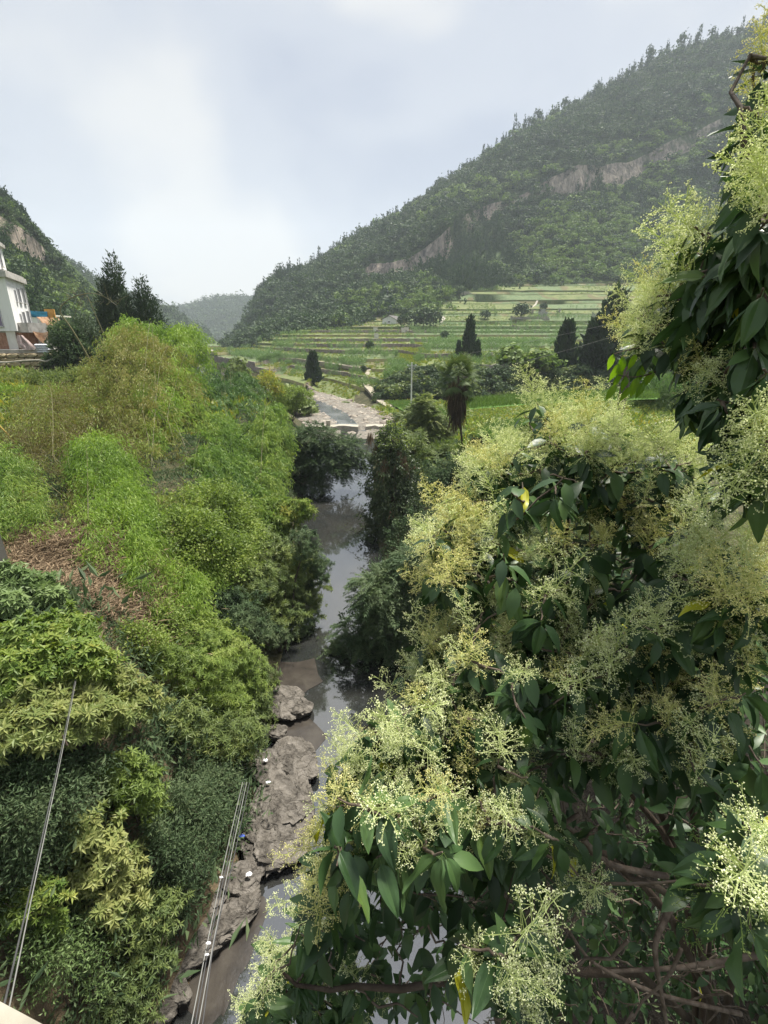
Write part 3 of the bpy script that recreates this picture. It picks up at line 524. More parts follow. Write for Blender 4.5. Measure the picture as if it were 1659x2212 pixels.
def mtn_points(mt, n, reject=0.35, r1=None):
    P, C, u = mt; nr, nu = P.shape[:2]; e = nr - 3
    A = np.linalg.norm(np.cross(P[1:e + 1, :-1] - P[:e, :-1], P[:e, 1:] - P[:e, :-1]), axis=-1); A[0] *= 0.3
    D = np.linalg.norm((P[:e, :-1] - np.array([0, 0, 15.0])), axis=-1); A = A / (D ** 1.2)
    c = rng.choice(A.size, n, p=(A / A.sum()).ravel()); i, j = c // A.shape[1], c % A.shape[1]; s, t = ru(0, 1, n)[:, None], ru(0, 1, n)[:, None]
    Q = (P[i, j] * (1 - t) + P[i, j + 1] * t) * (1 - s) + (P[i + 1, j] * (1 - t) + P[i + 1, j + 1] * t) * s
    cl = (C[i, j] + C[i + 1, j + 1]) / 2; keep = ru(0, 1, n) > np.clip(cl * 1.35, 0, 0.97)
    hb = W(850, 700, 300); keep &= ~((np.abs(Q[:, 0] - hb[0] - 4) < 20) & (Q[:, 1] < 322) & (Q[:, 1] > 250)); return Q[keep], ((i + s[:, 0]) / e)[keep], u[j][keep]
def forest(name, mt, n, size, mix, label, temps):
    Q, f, u = mtn_points(mt, n); k = len(Q); idx = mix(Q, f, u); sc = size(f, u, k)
    sc = sc * np.exp(rng.normal(size=k) * 0.25); tall = idx < 4
    S = np.stack([sc * ru(0.85, 1.2, k) * np.where(tall, 1.15, 1.0), sc * ru(0.85, 1.2, k) * np.where(tall, 1.15, 1.0), sc * np.where(tall, ru(1.0, 1.6, k), ru(0.65, 1.0, k))], 1)
    scatter(name, Q - np.array([0, 0, 0.4]), np.stack([rng.normal(size=k) * 0.06, rng.normal(size=k) * 0.06, ru(0, 6.3, k)], 1), S, idx, temps, label)
def mixR(Q, f, u):
    k = len(Q); n = fbm(Q[:, 0] * 0.012, Q[:, 1] * 0.012 + Q[:, 2] * 0.012, 40, 3); n2 = fbm(Q[:, 0] * 0.03, Q[:, 2] * 0.03, 44, 3); r = ru(0, 1, k)
    con = (n2 > 0.57) & (f < 0.55) | (f > 0.95) & (r < .5) | (u < 700) & (n2 > 0.47) | (r < 0.06)
    light_green = (f < 0.33) & (u > 900) & (n2 < 0.50) & (r > 0.15) | (n < 0.36) & (r > 0.45) & (u > 720)
    idx = 4 + np.clip((n2 * 5 + r * 1.6 - 0.8).astype(int), 0, 4); idx = np.where(light_green, 9 + (r * 2.99).astype(int), idx); return np.where(con, (r * 3.99).astype(int), idx)
forest('mountain_forest', MR, 17000, lambda f, u, k: np.where(f < 0.3, 6.5, 7.6), mixR, 'mixed green forest covering the right-hand mountain', T_SP + T_DM + T_LT)
def mixL(Q, f, u):
    k = len(Q); r = ru(0, 1, k); n = fbm(Q[:, 0] * 0.03, Q[:, 2] * 0.03, 50, 3)
    idx = 4 + (r * 4.99).astype(int); idx = np.where((n < 0.36) & (r > 0.6), 9 + (r * 2.99).astype(int), idx); return np.where((n > 0.47) | (r < 0.2), (r * 15.9 % 4).astype(int), idx)
forest('left_mountain_forest', ML, 9500, lambda f, u, k: np.full(k, 4.3), mixL, 'dark forest covering the steep hill behind the white house', T_SP + T_DM + T_LT)
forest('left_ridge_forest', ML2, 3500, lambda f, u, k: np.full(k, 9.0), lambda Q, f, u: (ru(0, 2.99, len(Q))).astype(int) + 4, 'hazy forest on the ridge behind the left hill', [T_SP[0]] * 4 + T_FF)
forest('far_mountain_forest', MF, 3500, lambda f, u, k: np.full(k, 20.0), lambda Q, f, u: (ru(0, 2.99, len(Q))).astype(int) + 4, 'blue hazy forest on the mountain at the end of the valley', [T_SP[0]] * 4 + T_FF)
forest('valley_end_bushes', MF2, 500, lambda f, u, k: np.full(k, 5.0), lambda Q, f, u: (ru(0, 2.99, len(Q))).astype(int) + 4, 'bushes on the terraced slope at the valley end', [T_SP[0]] * 4 + T_FF)
def trunk_mesh():
    g = Geo(); tube(g, [(0, 0, -0.08), (0.004, 0.002, 0.2), (0, 0, 0.62)], [0.028, 0.02, 0.006], 6); return g.mesh('trunk', M['bark'])
T_TRUNK = trunk_mesh()
def tree_thing(name, crown, loc, s, rz, cname='crown'):
    o = bpy.data.objects.new(name, None); COL.objects.link(o); o.location = [float(v) for v in loc]; o.scale = s; o.rotation_euler = (0, 0, rz)
    for nm, me in ((cname, crown), ('trunk', T_TRUNK)): ch = bpy.data.objects.new(nm, me); COL.objects.link(ch); ch.parent = o
    return o
# trees that stand out on the skyline of the right-hand ridge, one by one
skyA = spire_mesh('skyline_conifer', M['forest'], 130, 0.17, 0.12, 3); skyB = dome_mesh('skyline_tree', M['forest'], 130, 0.35, 5, 0.5)
P, C, u = MR; ridge = P[-3]
for q, (px, h, a) in enumerate([(1528, 10, 1), (1497, 14, 0), (1467, 13, 1), (1442, 12, 0), (1400, 13, 1), (1380, 11, 0), (1362, 12, 0), (1330, 11, 0), (1312, 10, 0), (1290, 12, 0), (1268, 9, 0), (1240, 9, 0), (1215, 11, 1), (1163, 11, 1), (1140, 8, 1), (1105, 11, 0), (1085, 11, 0), (1062, 8, 0), (1045, 8, 0), (1010, 8, 0), (985, 9, 0), (948, 11, 1), (905, 8, 0), (880, 8, 0), (858, 9, 0), (835, 8, 0), (815, 8, 0), (790, 9, 0), (765, 8, 0), (742, 8, 0), (715, 9, 0), (690, 8, 1), (655, 8, 0), (628, 9, 0), (603, 9, 0), (585, 8, 0), (568, 9, 0)]):
    j = int(np.argmin(np.abs(u - px))); o = tree_thing('skyline_tree', skyB if a else skyA, ridge[j] + np.array([0, -2, -1.0]), (h * 1.1, h * 1.1, h * 1.25), q * 1.3)
    tag(o, 'small round-topped tree standing out on the skyline of the right-hand ridge' if a else 'small pointed dark conifer standing out on the skyline of the right-hand ridge', 'tree', 'trees on the skyline of the right-hand ridge')
# ------------------------------------------------------------ buildings on the left bank
def local(o, p): return np.asarray(p, float)
def opening(parent, c, w, h, rz, mglass, mframe, name='window', bars=1, dep=0.10, label=None):
    """recessed pane with a frame; c on the wall face, wall normal = local -Y turned by rz"""
    ca, sa = math.cos(rz), math.sin(rz); R3 = np.array([[ca, -sa, 0], [sa, ca, 0], [0, 0, 1]])
    g = Geo(); t = 0.07
    for (x, z, sx, sz) in ((0, h / 2, w + t, t), (0, -h / 2, w + t, t), (-w / 2, 0, t, h - t), (w / 2, 0, t, h - t)) + tuple((w * ((b + 1) / (bars + 1) - 0.5), 0, t * 0.7, h - t) for b in range(bars)):
        box(g, c + R3 @ np.array([x, -0.03, z]), (sx, dep, sz), rz)
    f = g.build(name, mframe, parent)
    if label: f['label'] = label
    g = Geo(); box(g, c + R3 @ np.array([0, -0.004, 0]), (w - t, 0.03, h - t), rz); g.build('pane', mglass, f)
    g = Geo(); box(g, c + R3 @ np.array([0, -0.09, -h / 2 - 0.07]), (w + 0.2, 0.2, 0.06), rz); g.build('sill', M['concrete'], f)
# white house: corner nearest the camera under pixel (70,590)
Yc = 61.0
zt = W(8, 599, Yc)[2]; zb = W(37, 715, Yc)[2]
c1 = W(37, 715, Yc); c2 = W(73, 717, Yc + 7.5); c0 = W(-130, 712, Yc + 5.0); c1[2] = c2[2] = c0[2] = 0
H = thing('white_house', 'tall white rendered house with flat roof at the left edge', 'house', (c1[0], c1[1], zb))
ex = nrm(c2 - c1); wl1 = np.linalg.norm(c2 - c1); ey = nrm(c0 - c1); wl2 = np.linalg.norm(c0 - c1)
def prism(g, pts, z0, z1, mi=0):
    n = len(pts); V = [(p[0], p[1], z0) for p in pts] + [(p[0], p[1], z1) for p in pts]
    g.add(V, [[i for i in range(n)][::-1]], 0.5, mi); g.add(V, [[n + i for i in range(n)]], 0.5, mi)
    g.add(V, [(i, (i + 1) % n, n + (i + 1) % n, n + i) for i in range(n)], 0.5, mi)
c3 = c0 + (c2 - c1)
g = Geo(); prism(g, [c1, c2, c3, c0], zb, zt); g.build('wall', M['white'], H)
def off(a, b): return c1 - ex * a - ey * b, c2 + ex * a - ey * b, c3 + ex * a + ey * b, c0 - ex * a + ey * b
g = Geo(); prism(g, off(0.55, 0.55), zt, zt + 0.16); prism(g, off(0.55, 0.55), zt + 0.164, zt + 0.60); prism(g, off(0.25, 0.25), zt + 0.604, zt + 0.8); g.build('cornice', M['concrete'], H)
i1, i2 = c1 + ex * 0.5 + ey * 1.2, c2 - ex * 3.2 + ey * 1.2; i3, i0 = i2 + ey * 7, i1 + ey * 7
zr = zt + 0.8; g = Geo(); prism(g, [i1, i2, i3, i0], zr, zr + 2.9); g.build('roof_room', M['white'], H)
g = Geo(); prism(g, [i1 - ex * .5 - ey * .5, i2 + ex * .5 - ey * .5, i3 + ex * .5 + ey * .5, i0 - ex * .5 + ey * .5], zr + 2.9, zr + 3.25); prism(g, [i1 - ex * .25 - ey * .25, i2 + ex * .25 - ey * .25, i3, i0], zr + 3.254, zr + 3.45); g.build('roof_slab', M['concrete'], H)
rza = math.atan2(ex[1], ex[0]); rzb = math.atan2(-ey[1], -ey[0])
hh = zt - zb
nrmA = np.array([ex[1], -ex[0], 0]); nrmB = np.array([ey[1], -ey[0], 0]) * -1
for fz in (0.70, 0.235):
    for ft, w, h in ((0.37, 0.45, 1.25), (0.57, 0.95, 1.55), (0.84, 1.0, 1.75)):
        opening(H, c1 + ex * wl1 * ft + np.array([0, 0, zb + hh * fz + (h - 1.25) / 2]) + nrmA * 0.02, w, h, rza, M['glass'], M['metal'], bars=1 if w > 0.6 else 0)
for fz, m, ml, lb in ((0.76, M['glass'], M['redwood'], 'window with dark red frame'), (0.26, M['glass_v'], M['metal'], 'window with purple panes')):
    opening(H, c1 + ey * 3.0 + np.array([0, 0, zb + hh * fz]) + nrmB * 0.02, 1.9, 1.9, rzb, m, ml, bars=1, label=lb)
opening(H, i1 + ex * np.linalg.norm(i2 - i1) * 0.6 + np.array([0, 0, zr + 1.5]) + nrmA * 0.02, 0.6, 1.5, rza, M['glass'], M['metal'], bars=0)
zg = zb - 2.0
for a, b in ((0.35, 0.6), (0.35, 4.6), (wl1 - 1.6, 0.6)):
    g = Geo(); prism(g, [c1 + ex * a + ey * b, c1 + ex * (a + 1.1) + ey * b, c1 + ex * (a + 1.1) + ey * (b + 1.6), c1 + ex * a + ey * (b + 1.6)], zg - 2, zb - 0.004); g.build('pillar', M['cream'], H)
g = Geo(); prism(g, [c1 + ey * 3.0 + ex * 1.8, c2 + ey * 3.0, c3 - ey * .5, c0 + ex * 1.8 - ey * .5], zg - 2, zb - 0.004); g.build('basement', M['brick'], H)
g = Geo(); box(g, c1 + ey * 4.0 + ex * 0.6 + np.array([0, 0, zg + 1.4]), (2.0, 0.12, 2.6), rzb); g.build('door', M['rust'], H)
g = Geo(); q = c1 + ex * (wl1 * 0.98) + nrmA * 0.1; tube(g, [q + np.array([0, 0, zb + 0.2]), q + np.array([0, 0, zt - 0.1])], 0.05, 6); g.build('drainpipe', M['metal'], H)
# retaining wall below the house: rough yellow stone courses, each block its own bulge
def stone_wall(name, p0, p1, z0, z1, thick, m, label, sz=0.9, seed=0, lean=0.0, cat='wall'):
    p0, p1 = np.asarray(p0, float), np.asarray(p1, float); d = nrm(p1 - p0); n = np.array([d[1], -d[0], 0]); Ln = np.linalg.norm(p1 - p0); rz = math.atan2(d[1], d[0])
    o = thing(name, label, cat, (*(p0[:2]), z0)); g = Geo(); mid = (p0 + p1) / 2
    prism(g, [p0 - n * (lean - 0.12) * 0 - n * 0.2, p1 - n * 0.2, p1 - n * thick, p0 - n * thick], z0, z1); g.build('wall_core', m, o)
    z = z0; row = 0; cnt = 0; proto = []
    for q in range(6):
        b = Geo(); blob(b, (0, 0, 0), (0.5, 0.5, 0.5), seed + q * 5, 2, 0.30, 1.5); V = b.V[0]; V[:] = np.clip(V * 1.30, -0.5, 0.5) + rng.normal(size=V.shape) * 0.02; V[:, 2] += V[:, 0] * ru(-.12, .12); proto.append(b.mesh('stone', m, False))
    while z < z1 - 0.1:
        h = min(ru(0.35, 0.85) * sz, z1 - z); x = -ru(0, 0.5)
        while x < Ln:
            w = ru(0.6, 1.5) * sz; f = (z - z0) / (z1 - z0)
            s = link('stone', proto[cnt % 6], None); s.parent = o; s.location = p0 + d * (x + w / 2) + n * (lean * (1 - f) - 0.12 + ru(-.06, .06)) + np.array([0, 0, z + h / 2]) - np.array([*(p0[:2]), z0])
            s.scale = (w * 1.03, ru(.6, .85), h * ru(.9, 1.08)); s.rotation_euler = (ru(-.06, .06), ru(-.05, .05), rz + ru(-.06, .06)); x += w; cnt += 1
        z += h; row += 1
    return o
pA = W(-60, 745, 58.0); pB = W(116, 745, 61.0); zb2 = W(60, 804, 58)[2]; zt2 = zg + 0.05
stone_wall('retaining_wall', (pA[0], pA[1], 0), (pB[0], pB[1], 0), zb2 - 0.5, zt2 - 0.5, 6.0, M['yelstone'], 'rough yellow stone retaining wall under the white house', 0.95, 3, 0.35)
pD = W(128, 745, 70.0)
g = Geo(); prism(g, [pA - np.array([0, -0.2, 0]), pB, pD, pD + np.array([-22, 6, 0]), pA + np.array([0, 14, 0])], zt2 - 0.5, zt2 - 0.1); tag(g.build('yard_slab', M['concrete']), 'concrete yard slab under the white house', 'slab')
# white water pipe slung across the wall
pp = [W(x, y, Y) for x, y, Y in ((-20, 782, 57), (14, 783, 57.1), (55, 779, 57.3), (84, 778, 57.8), (98, 781, 58), (112, 777, 58.6), (123, 771, 60))]
g = Geo(); pp = np.array(pp); tt = np.linspace(0, 6, 40); P_ = np.stack([np.interp(tt, np.arange(7), pp[:, i]) for i in range(3)], 1); tube(g, P_, 0.10, 7); tag(g.build('water_pipe', M['conc_pale'], smooth=True), 'pale water pipe running along the yellow stone wall', 'pipe')
# lean-to beside the white house
qa, qb = W(66, 745, 61.5), W(106, 745, 64)
L2 = thing('lean_to', 'ramshackle brick lean-to with rusty curved sheet beside the white house', 'shed', (qa[0], qa[1], zg - 0.5))
dv = nrm(np.array([*(qb - qa)[:2], 0])); nv = np.array([dv[1], -dv[0], 0]); lw = np.linalg.norm((qb - qa)[:2]); za, ztop = zt2 - 0.6, W(90, 699, 62)[2]
A3 = np.array([qa[0], qa[1], 0]); B3 = A3 + dv * lw
g = Geo(); prism(g, [A3 - nv * 1.2, B3 - nv * 1.2, B3 - nv * 7, A3 - nv * 7], za, ztop - 1.0); g.build('wall', M['brick'], L2)
g = Geo(); prism(g, [B3 - nv * 0.2 - dv * 0.3, B3 + dv * 0.1 - nv * 0.2, B3 + dv * 0.1 - nv * 1.19, B3 - dv * 0.3 - nv * 1.19], za, ztop - 1.0); g.build('corner_post', M['cream'], L2)
g = Geo(); prism(g, [A3 + nv * 0.2, B3 + nv * 0.2, B3 - nv * 6, A3 - nv * 6], ztop - 0.98, ztop + 0.1); g.build('roof_parapet', M['concrete'], L2)
def sheet(name, corners, m, parent, sag=0.5, n=10, wob=0.12, th=0.03, **kw):
    a, b, c, d = [np.asarray(q, float) for q in corners]; u, v = np.meshgrid(np.linspace(0, 1, n), np.linspace(0, 1, n)); u_, v_ = u[..., None], v[..., None]
    P = (a * (1 - u_) + b * u_) * (1 - v_) + (d * (1 - u_) + c * u_) * v_; P[..., 2] -= sag * np.sin(math.pi * u) * (0.3 + 0.7 * v); nn_ = nrm(np.cross(b - a, d - a)); P += nn_ * ((fbm(u * 5, v * 2 + 3, 5, 3) - 0.47) * wob * 4)[..., None]
    i = np.arange(n * n).reshape(n, n); F = np.stack([i[:-1, :-1], i[:-1, 1:], i[1:, 1:], i[1:, :-1]], -1).reshape(-1, 4); g = Geo(); g.add(P.reshape(-1, 3), F); g.add(P.reshape(-1, 3) + nn_ * th, F[:, ::-1]); return g.build(name, m, parent, True, **kw)
o = sheet('rusty_sheet', [W(71, 715, 60.9), W(104, 716, 62.4), W(104, 732, 62.2), W(77, 727, 60.9)], M['rust'], None, 0.6, wob=0.06); tag(o, 'curved rusty sheet hung across the front of the brick lean-to', 'sheet')
o = sheet('striped_cloth', [W(35, 722, 59.9), W(48, 724, 60), W(78, 752, 60), W(40, 750, 59.6)], M['tarp'], None, 0.3, wob=0.25); tag(o, 'crumpled striped cloth hanging under the white house', 'cloth')
g = Geo()
for r in range(4):
    for q in range(5): blob(g, W(80 + q * 5 + (r % 2) * 2, 755, 60.6) * [1, 1, 0] + np.array([0, 0, zt2 - 0.35 + r * 0.24]), (0.34, 0.3, 0.15), r * 7 + q, 2, 0.12)
g.build('sack_pile', M['sack'], None, True, kind='stuff')
# tarp, orange panel and yellow mast behind the house
o = sheet('blue_tarp', [W(66, 671, 69), W(104, 673, 73), W(106, 683, 73), W(66, 684, 69)], M['blue'], None, 0.15, wob=0.05); tag(o, 'blue tarpaulin on the roof behind the lean-to', 'tarpaulin')
g = Geo(); c = W(108, 677, 73); box(g, c, (1.2, 0.3, 1.1), 0.3); tag(g.build('orange_panel', M['orange']), 'small orange box standing at the end of the blue tarpaulin', 'box')
qa, qb = W(72, 680, 69.5), W(120, 690, 76)
LS = thing('low_shed', 'low brown shed with sagging roof under the blue tarpaulin', 'shed', (qa[0], qa[1], zg - 1)); dv = nrm(np.array([*(qb - qa)[:2], 0])); nv = np.array([dv[1], -dv[0], 0]); A3 = np.array([qa[0], qa[1], 0]); B3 = np.array([qb[0], qb[1], 0])
g = Geo(); prism(g, [A3, B3, B3 - nv * 7, A3 - nv * 7], 9.5, W(95, 699, 72)[2]); g.build('wall', M['concrete'], LS)
sheet('roof', [A3 + [0, 0, W(80, 684, 70)[2]] + nv * 0.4, B3 + [0, 0, W(80, 684, 70)[2] + 0.2] + nv * 0.4, B3 + [0, 0, W(95, 701, 72)[2]] + nv * 0.9, A3 + [0, 0, W(95, 701, 72)[2]] + nv * 0.9], M['rust'], LS, 0.25)
g = Geo(); c = W(85, 705, 71); tube(g, [c * [1, 1, 0] + [0, 0, 10.0], c * [1, 1, 0] + [0, 0, W(85, 672, 71)[2]]], 0.09, 8); tag(g.build('mast', M['metal']), 'thin grey mast in front of the blue tarpaulin', 'mast')
# little white house with a long balcony
a, b = W(115, 712, 88), W(153, 715, 93)
B2 = thing('balcony_house', 'small white two-storey house with a long glazed balcony', 'house', (a[0], a[1], 9)); dv = nrm(np.array([*(b - a)[:2], 0])); nv = np.array([dv[1], -dv[0], 0]); lw = np.linalg.norm((b - a)[:2]); A3 = np.array([a[0], a[1], 0]); B3 = A3 + dv * lw; rz = math.atan2(dv[1], dv[0])
zf, z1, z2, z3 = W(130, 716, 89)[2], W(130, 703, 89)[2], W(130, 696, 89)[2], W(130, 684, 89)[2]
g = Geo(); prism(g, [A3 - nv * 1.3, B3 - nv * 1.3, B3 - nv * 7, A3 - nv * 7], zf - 4, z1 - .004); prism(g, [A3, B3, B3 - nv * 7, A3 - nv * 7], z1, z2); prism(g, [A3 - nv * 1.4, B3 - nv * 1.4, B3 - nv * 7, A3 - nv * 7], z2 + .004, z3); g.build('wall', M['white'], B2)
g = Geo(); prism(g, [A3 + nv * .4 - dv * .4, B3 + nv * .4 + dv * .3, B3 - nv * 7.3 + dv * .3, A3 - nv * 7.3 - dv * .4], z3 + .004, z3 + 0.25); g.build('roof', M['cream'], B2)
g = Geo(); prism(g, [A3, A3 + dv * .3, A3 + dv * .3 - nv * 1.38, A3 - nv * 1.38], z2 + .004, z3); g.build('balcony_end', M['white'], B2); g = Geo(); prism(g, [B3 - dv * .3, B3, B3 - nv * 1.38, B3 - dv * .3 - nv * 1.38], z2 + .004, z3); g.build('balcony_end', M['white'], B2)
for q in range(4): opening(B2, A3 + dv * lw * (0.2 + q * 0.2) - nv * 0.12 + np.array([0, 0, (z2 + z3) / 2]), lw * 0.18, (z3 - z2) * 0.8, rz, M['glass'], M['metal'], bars=0)
for q, w in ((0.13, 0.16), (0.5, 0.26), (0.85, 0.16)): opening(B2, A3 + dv * lw * q - nv * 1.28 + np.array([0, 0, (z1 + zf) / 2 - 0.1]), lw * w, (z1 - zf) * 0.75, rz, M['glass'], M['white'], bars=1, name='door' if q == 0.5 else 'window')
# farmhouse with white gable on the terraces
Yh = 300; k0 = mpp(845, 690, Yh)
a = W(826, 700, Yh); zf = W(840, 703, Yh)[2]; zw = W(840, 686, Yh)[2]; zp = W(840, 684, Yh)[2]
FH = thing('farmhouse', 'old farmhouse with white gable and dark tiled roof below the wood', 'house', (a[0], a[1], zf))
gd = nrm(np.array([1, -0.12, 0])); ld = np.array([0.45, 0.9, 0]); ld = nrm(ld); gw = 31 * k0; ll = 26.0
A = np.array([a[0], a[1], 0]); Bq = A + gd * gw * 0.94; ze = W(840, 694, Yh)[2] + 0.2; zri = W(840, 683, Yh)[2] + 0.4
def gable(g, A, Bq, ld, ll, z0, ze, zr, mi=0):
    Mx = (A + Bq) / 2; f = [(*A[:2], z0), (*Bq[:2], z0), (*Bq[:2], ze), (*Mx[:2], zr), (*A[:2], ze)]; bk = [(p[0] + ld[0] * ll, p[1] + ld[1] * ll, p[2]) for p in f]
    g.add(f + bk, [[0, 1, 2, 3, 4]], .5, mi); g.add(f + bk, [[9, 8, 7, 6, 5]], .5, mi); g.add(f + bk, [(1, 0, 5, 6), (2, 1, 6, 7), (3, 2, 7, 8), (4, 3, 8, 9), (0, 4, 9, 5)], .5, mi)
ze = zf + 3.2; zri = zf + 5.0
g = Geo(); gable(g, A, Bq, ld, ll, zf, ze, zri); g.build('wall', M['white'], FH)
g = Geo(); Mx = (A + Bq) / 2; ov = 0.7
for s, E in ((-1, A), (1, Bq)):
    e = E + gd * s * ov; p = [np.array([*(e - ld * .6)[:2], ze - 0.35]), np.array([*(Mx - ld * .6)[:2], zri + 0.22]), np.array([*(Mx + ld * (ll + .6))[:2], zri + 0.22]), np.array([*(e + ld * (ll + .6))[:2], ze - 0.35])]
    V = p + [q + np.array([0, 0, 0.22]) for q in p]; g.add(V, [(0, 1, 2, 3), (7, 6, 5, 4), (0, 4, 5, 1), (1, 5, 6, 2), (2, 6, 7, 3), (3, 7, 4, 0)])
g.build('roof', M['tile'], FH)
opening(FH, (A + Bq) / 2 + np.array([0, 0, zf + 1.9]) + np.array([0, -0.03, 0]), 1.1, 0.5, math.atan2(gd[1], gd[0]), M['glass'], M['tile'], bars=0)
sdn = np.array([ld[1], -ld[0], 0]); rz2 = math.atan2(ld[1], ld[0])
opening(FH, Bq + ld * 4 + np.array([0, 0, zf + 1.25]) + sdn * 0.02, 2.4, 2.2, rz2, M['glass'], M['tile'], name='door', bars=1)
z0 = W(830, 716, Yh)[2] - 1
stone_wall('foundation_wall', (A[0] - 2.0, A[1] - 1.6, 0), (Bq[0] - 0.5, Bq[1] - 2.2, 0), z0, zf + 0.1, 4, M['wallstone'], 'brown stone foundation wall under the white gabled farmhouse', 1.6, 9, 0.2)
# ------------------------------------------------------------ poles
def pole(px, pyb, pyt, Y, label, group=None, arms=2, r=0.14, zb=None):
    b = W(px, pyb, Y); tp = W(px, pyt, Y); h = tp[2] - b[2]; o = thing('utility_pole', label, 'utility pole', b, group)
    g = Geo(); tube(g, [b - [0, 0, 0.6], b + [0, 0, h]], [r, r * 0.62], 8); g.build('post', M['pole'], o, True)
    for q in range(arms):
        g = Geo(); z = h * (0.955 - 0.05 * q); wd_ = 1.8 - 0.5 * q; box(g, b + [0, -r, z], (wd_, 0.10, 0.10)); g.build('crossarm', M['metal'], o)
    for x in (-0.8, 0, 0.8):
        g = Geo(); zz = h * (0.955 if x else 1.0) + 0.05; tube(g, [b + [x, -r * (x != 0), zz], b + [x, -r * (x != 0), zz + 0.14], b + [x, -r * (x != 0), zz + 0.3]], [0.08, 0.10, 0.04], 6); g.build('insulator', M['white'], o)
    if arms > 1:
        g = Geo(); tube(g, [b + [-0.62, -r - 0.02, h * 0.905], b + [0, -r - 0.02, h * 0.83]], 0.03, 5); tube(g, [b + [0.62, -r - 0.02, h * 0.905], b + [0, -r - 0.02, h * 0.83]], 0.03, 5); g.build('brace', M['metal'], o)
    return o, b, h
p1, pb, ph = pole(888, 880, 786, 103, 'white concrete utility pole with crossarms standing in the bright rice field', None, 2, 0.17)
g = Geo(); tube(g, [pb + [0.1, 0, ph * 0.9], pb + [3.6, -2.0, -0.4]], 0.025, 4); g.build('stay_wire', M['cable_g'], p1)
fp = [(587, 800, 760, 205, 'utility pole nearest of the far row, beside the winding path'), (534, 787, 757, 268, 'utility pole with a wide crossarm at the bend of the far path'), (518, 777, 755, 300, 'short utility pole second from the right in the far row'),
      (501, 795, 757, 245, 'utility pole in the far green field left of the winding path'), (478, 784, 757, 300, 'utility pole at the left end of the far row by the pond')]
pts = []
for px, pyb, pyt, Y, lb in fp: o, b, h = pole(px, pyb, pyt, Y, lb, 'utility poles down the valley', 1, 0.17); pts.append(b + [0, 0, h])
def wire(a, b, label, sag=1.0, r=0.02, m='cable'):
    g = Geo(); tube(g, sweep(a, b, 16, sag), r, 4); tag(g.build('overhead_wire', M[m]), label, 'wire')
wire(pts[0], pb + [0, 0, ph], 'thin wire running from the far poles to the pole in the rice field', 1.2, 0.012)
wire(W(990, 768, 118), W(1560, 640, 96), 'upper thin wire crossing in front of the two dark cypresses', 0.5, 0.022, 'cable_g')
wire(W(1060, 800, 112), W(1560, 652, 98), 'lower thin wire crossing in front of the two dark cypresses', 0.5, 0.022, 'cable_g')
# ------------------------------------------------------------ paths and ford
def path(name, pts_, w, m, dz=0.06, seg=40, **kw):
    Q = np.array(pts_, float); t = np.linspace(0, len(Q) - 1, seg * (len(Q) - 1) // 4 + 2); X = np.stack([np.interp(t, np.arange(len(Q)), Q[:, i]) for i in range(2)], 1)
    for _ in range(3): X[1:-1] = (X[:-2] + 2 * X[1:-1] + X[2:]) / 4
    d = nrm(np.gradient(X, axis=0)); s = np.stack([-d[:, 1], d[:, 0]], 1); w = np.interp(t, np.linspace(0, len(Q) - 1, np.size(w)), np.atleast_1d(w)) if np.size(w) > 1 else np.full(len(t), w)
    z = np.maximum(gz(X[:, 0], X[:, 1]), np.maximum(gz(*(X + s * w[:, None] / 2).T), gz(*(X - s * w[:, None] / 2).T)))
    zc = gz(X[:, 0], X[:, 1])
    for _ in range(5): z[1:-1] = (z[:-2] + 2 * z[1:-1] + z[2:]) / 4
    z = np.maximum(z, zc)
    z = z + dz; Lp, Rp = X + s * w[:, None] / 2, X - s * w[:, None] / 2; n = len(X)
    V = np.concatenate([np.c_[Lp, z], np.c_[Rp, z], np.c_[Lp, z - 0.5 - dz], np.c_[Rp, z - 0.5 - dz]]); i = np.arange(n - 1)
    g = Geo(); g.add(V, np.stack([i, i + 1, n + i + 1, n + i], 1)); g.add(V, np.stack([i, 2 * n + i, 2 * n + i + 1, i + 1], 1)); g.add(V, np.stack([n + i, n + i + 1, 3 * n + i + 1, 3 * n + i], 1)); return g.build(name, m, kind='structure', **kw)
def hits(L, y0=60): return [hit(px, py, y0)[:2] for px, py in L]
path('footpath', hits([(846, 880), (815, 862), (795, 840), (786, 822), (790, 812), (797, 803)]), [2.2, 2.0, 1.7, 1.4, 1.3, 1.2], M['trail'], 0.10)
path('footpath', hits([(797, 803), (770, 800), (720, 791), (680, 784), (640, 780), (605, 779), (585, 774)]), 1.6, M['trail'], 0.45)
path('field_path', hits([(572, 778), (590, 765), (614, 755), (640, 743)]), 1.6, M['trail'], 0.4)
path('hill_path', hits([(952, 698), (960, 690), (955, 683)], 200), 2.2, M['conc_pale'])
path('upper_track', hits([(876, 664), (890, 670)], 200), 1.6, M['conc_pale'])
path('hill_track', hits([(1146, 666), (1160, 655)], 200), 1.2, M['conc_pale'])
path('riverside_path', hits([(700, 853), (730, 862), (760, 868)]), 0.9, M['conc_pale'])
path('field_track', [G(a_, b_, 2.0)[:2] for a_, b_ in ((1400, 914), (1440, 908), (1500, 902), (1580, 908), (1680, 925))], [1.5, 3.5, 4, 4, 4], M['conc_pale'])
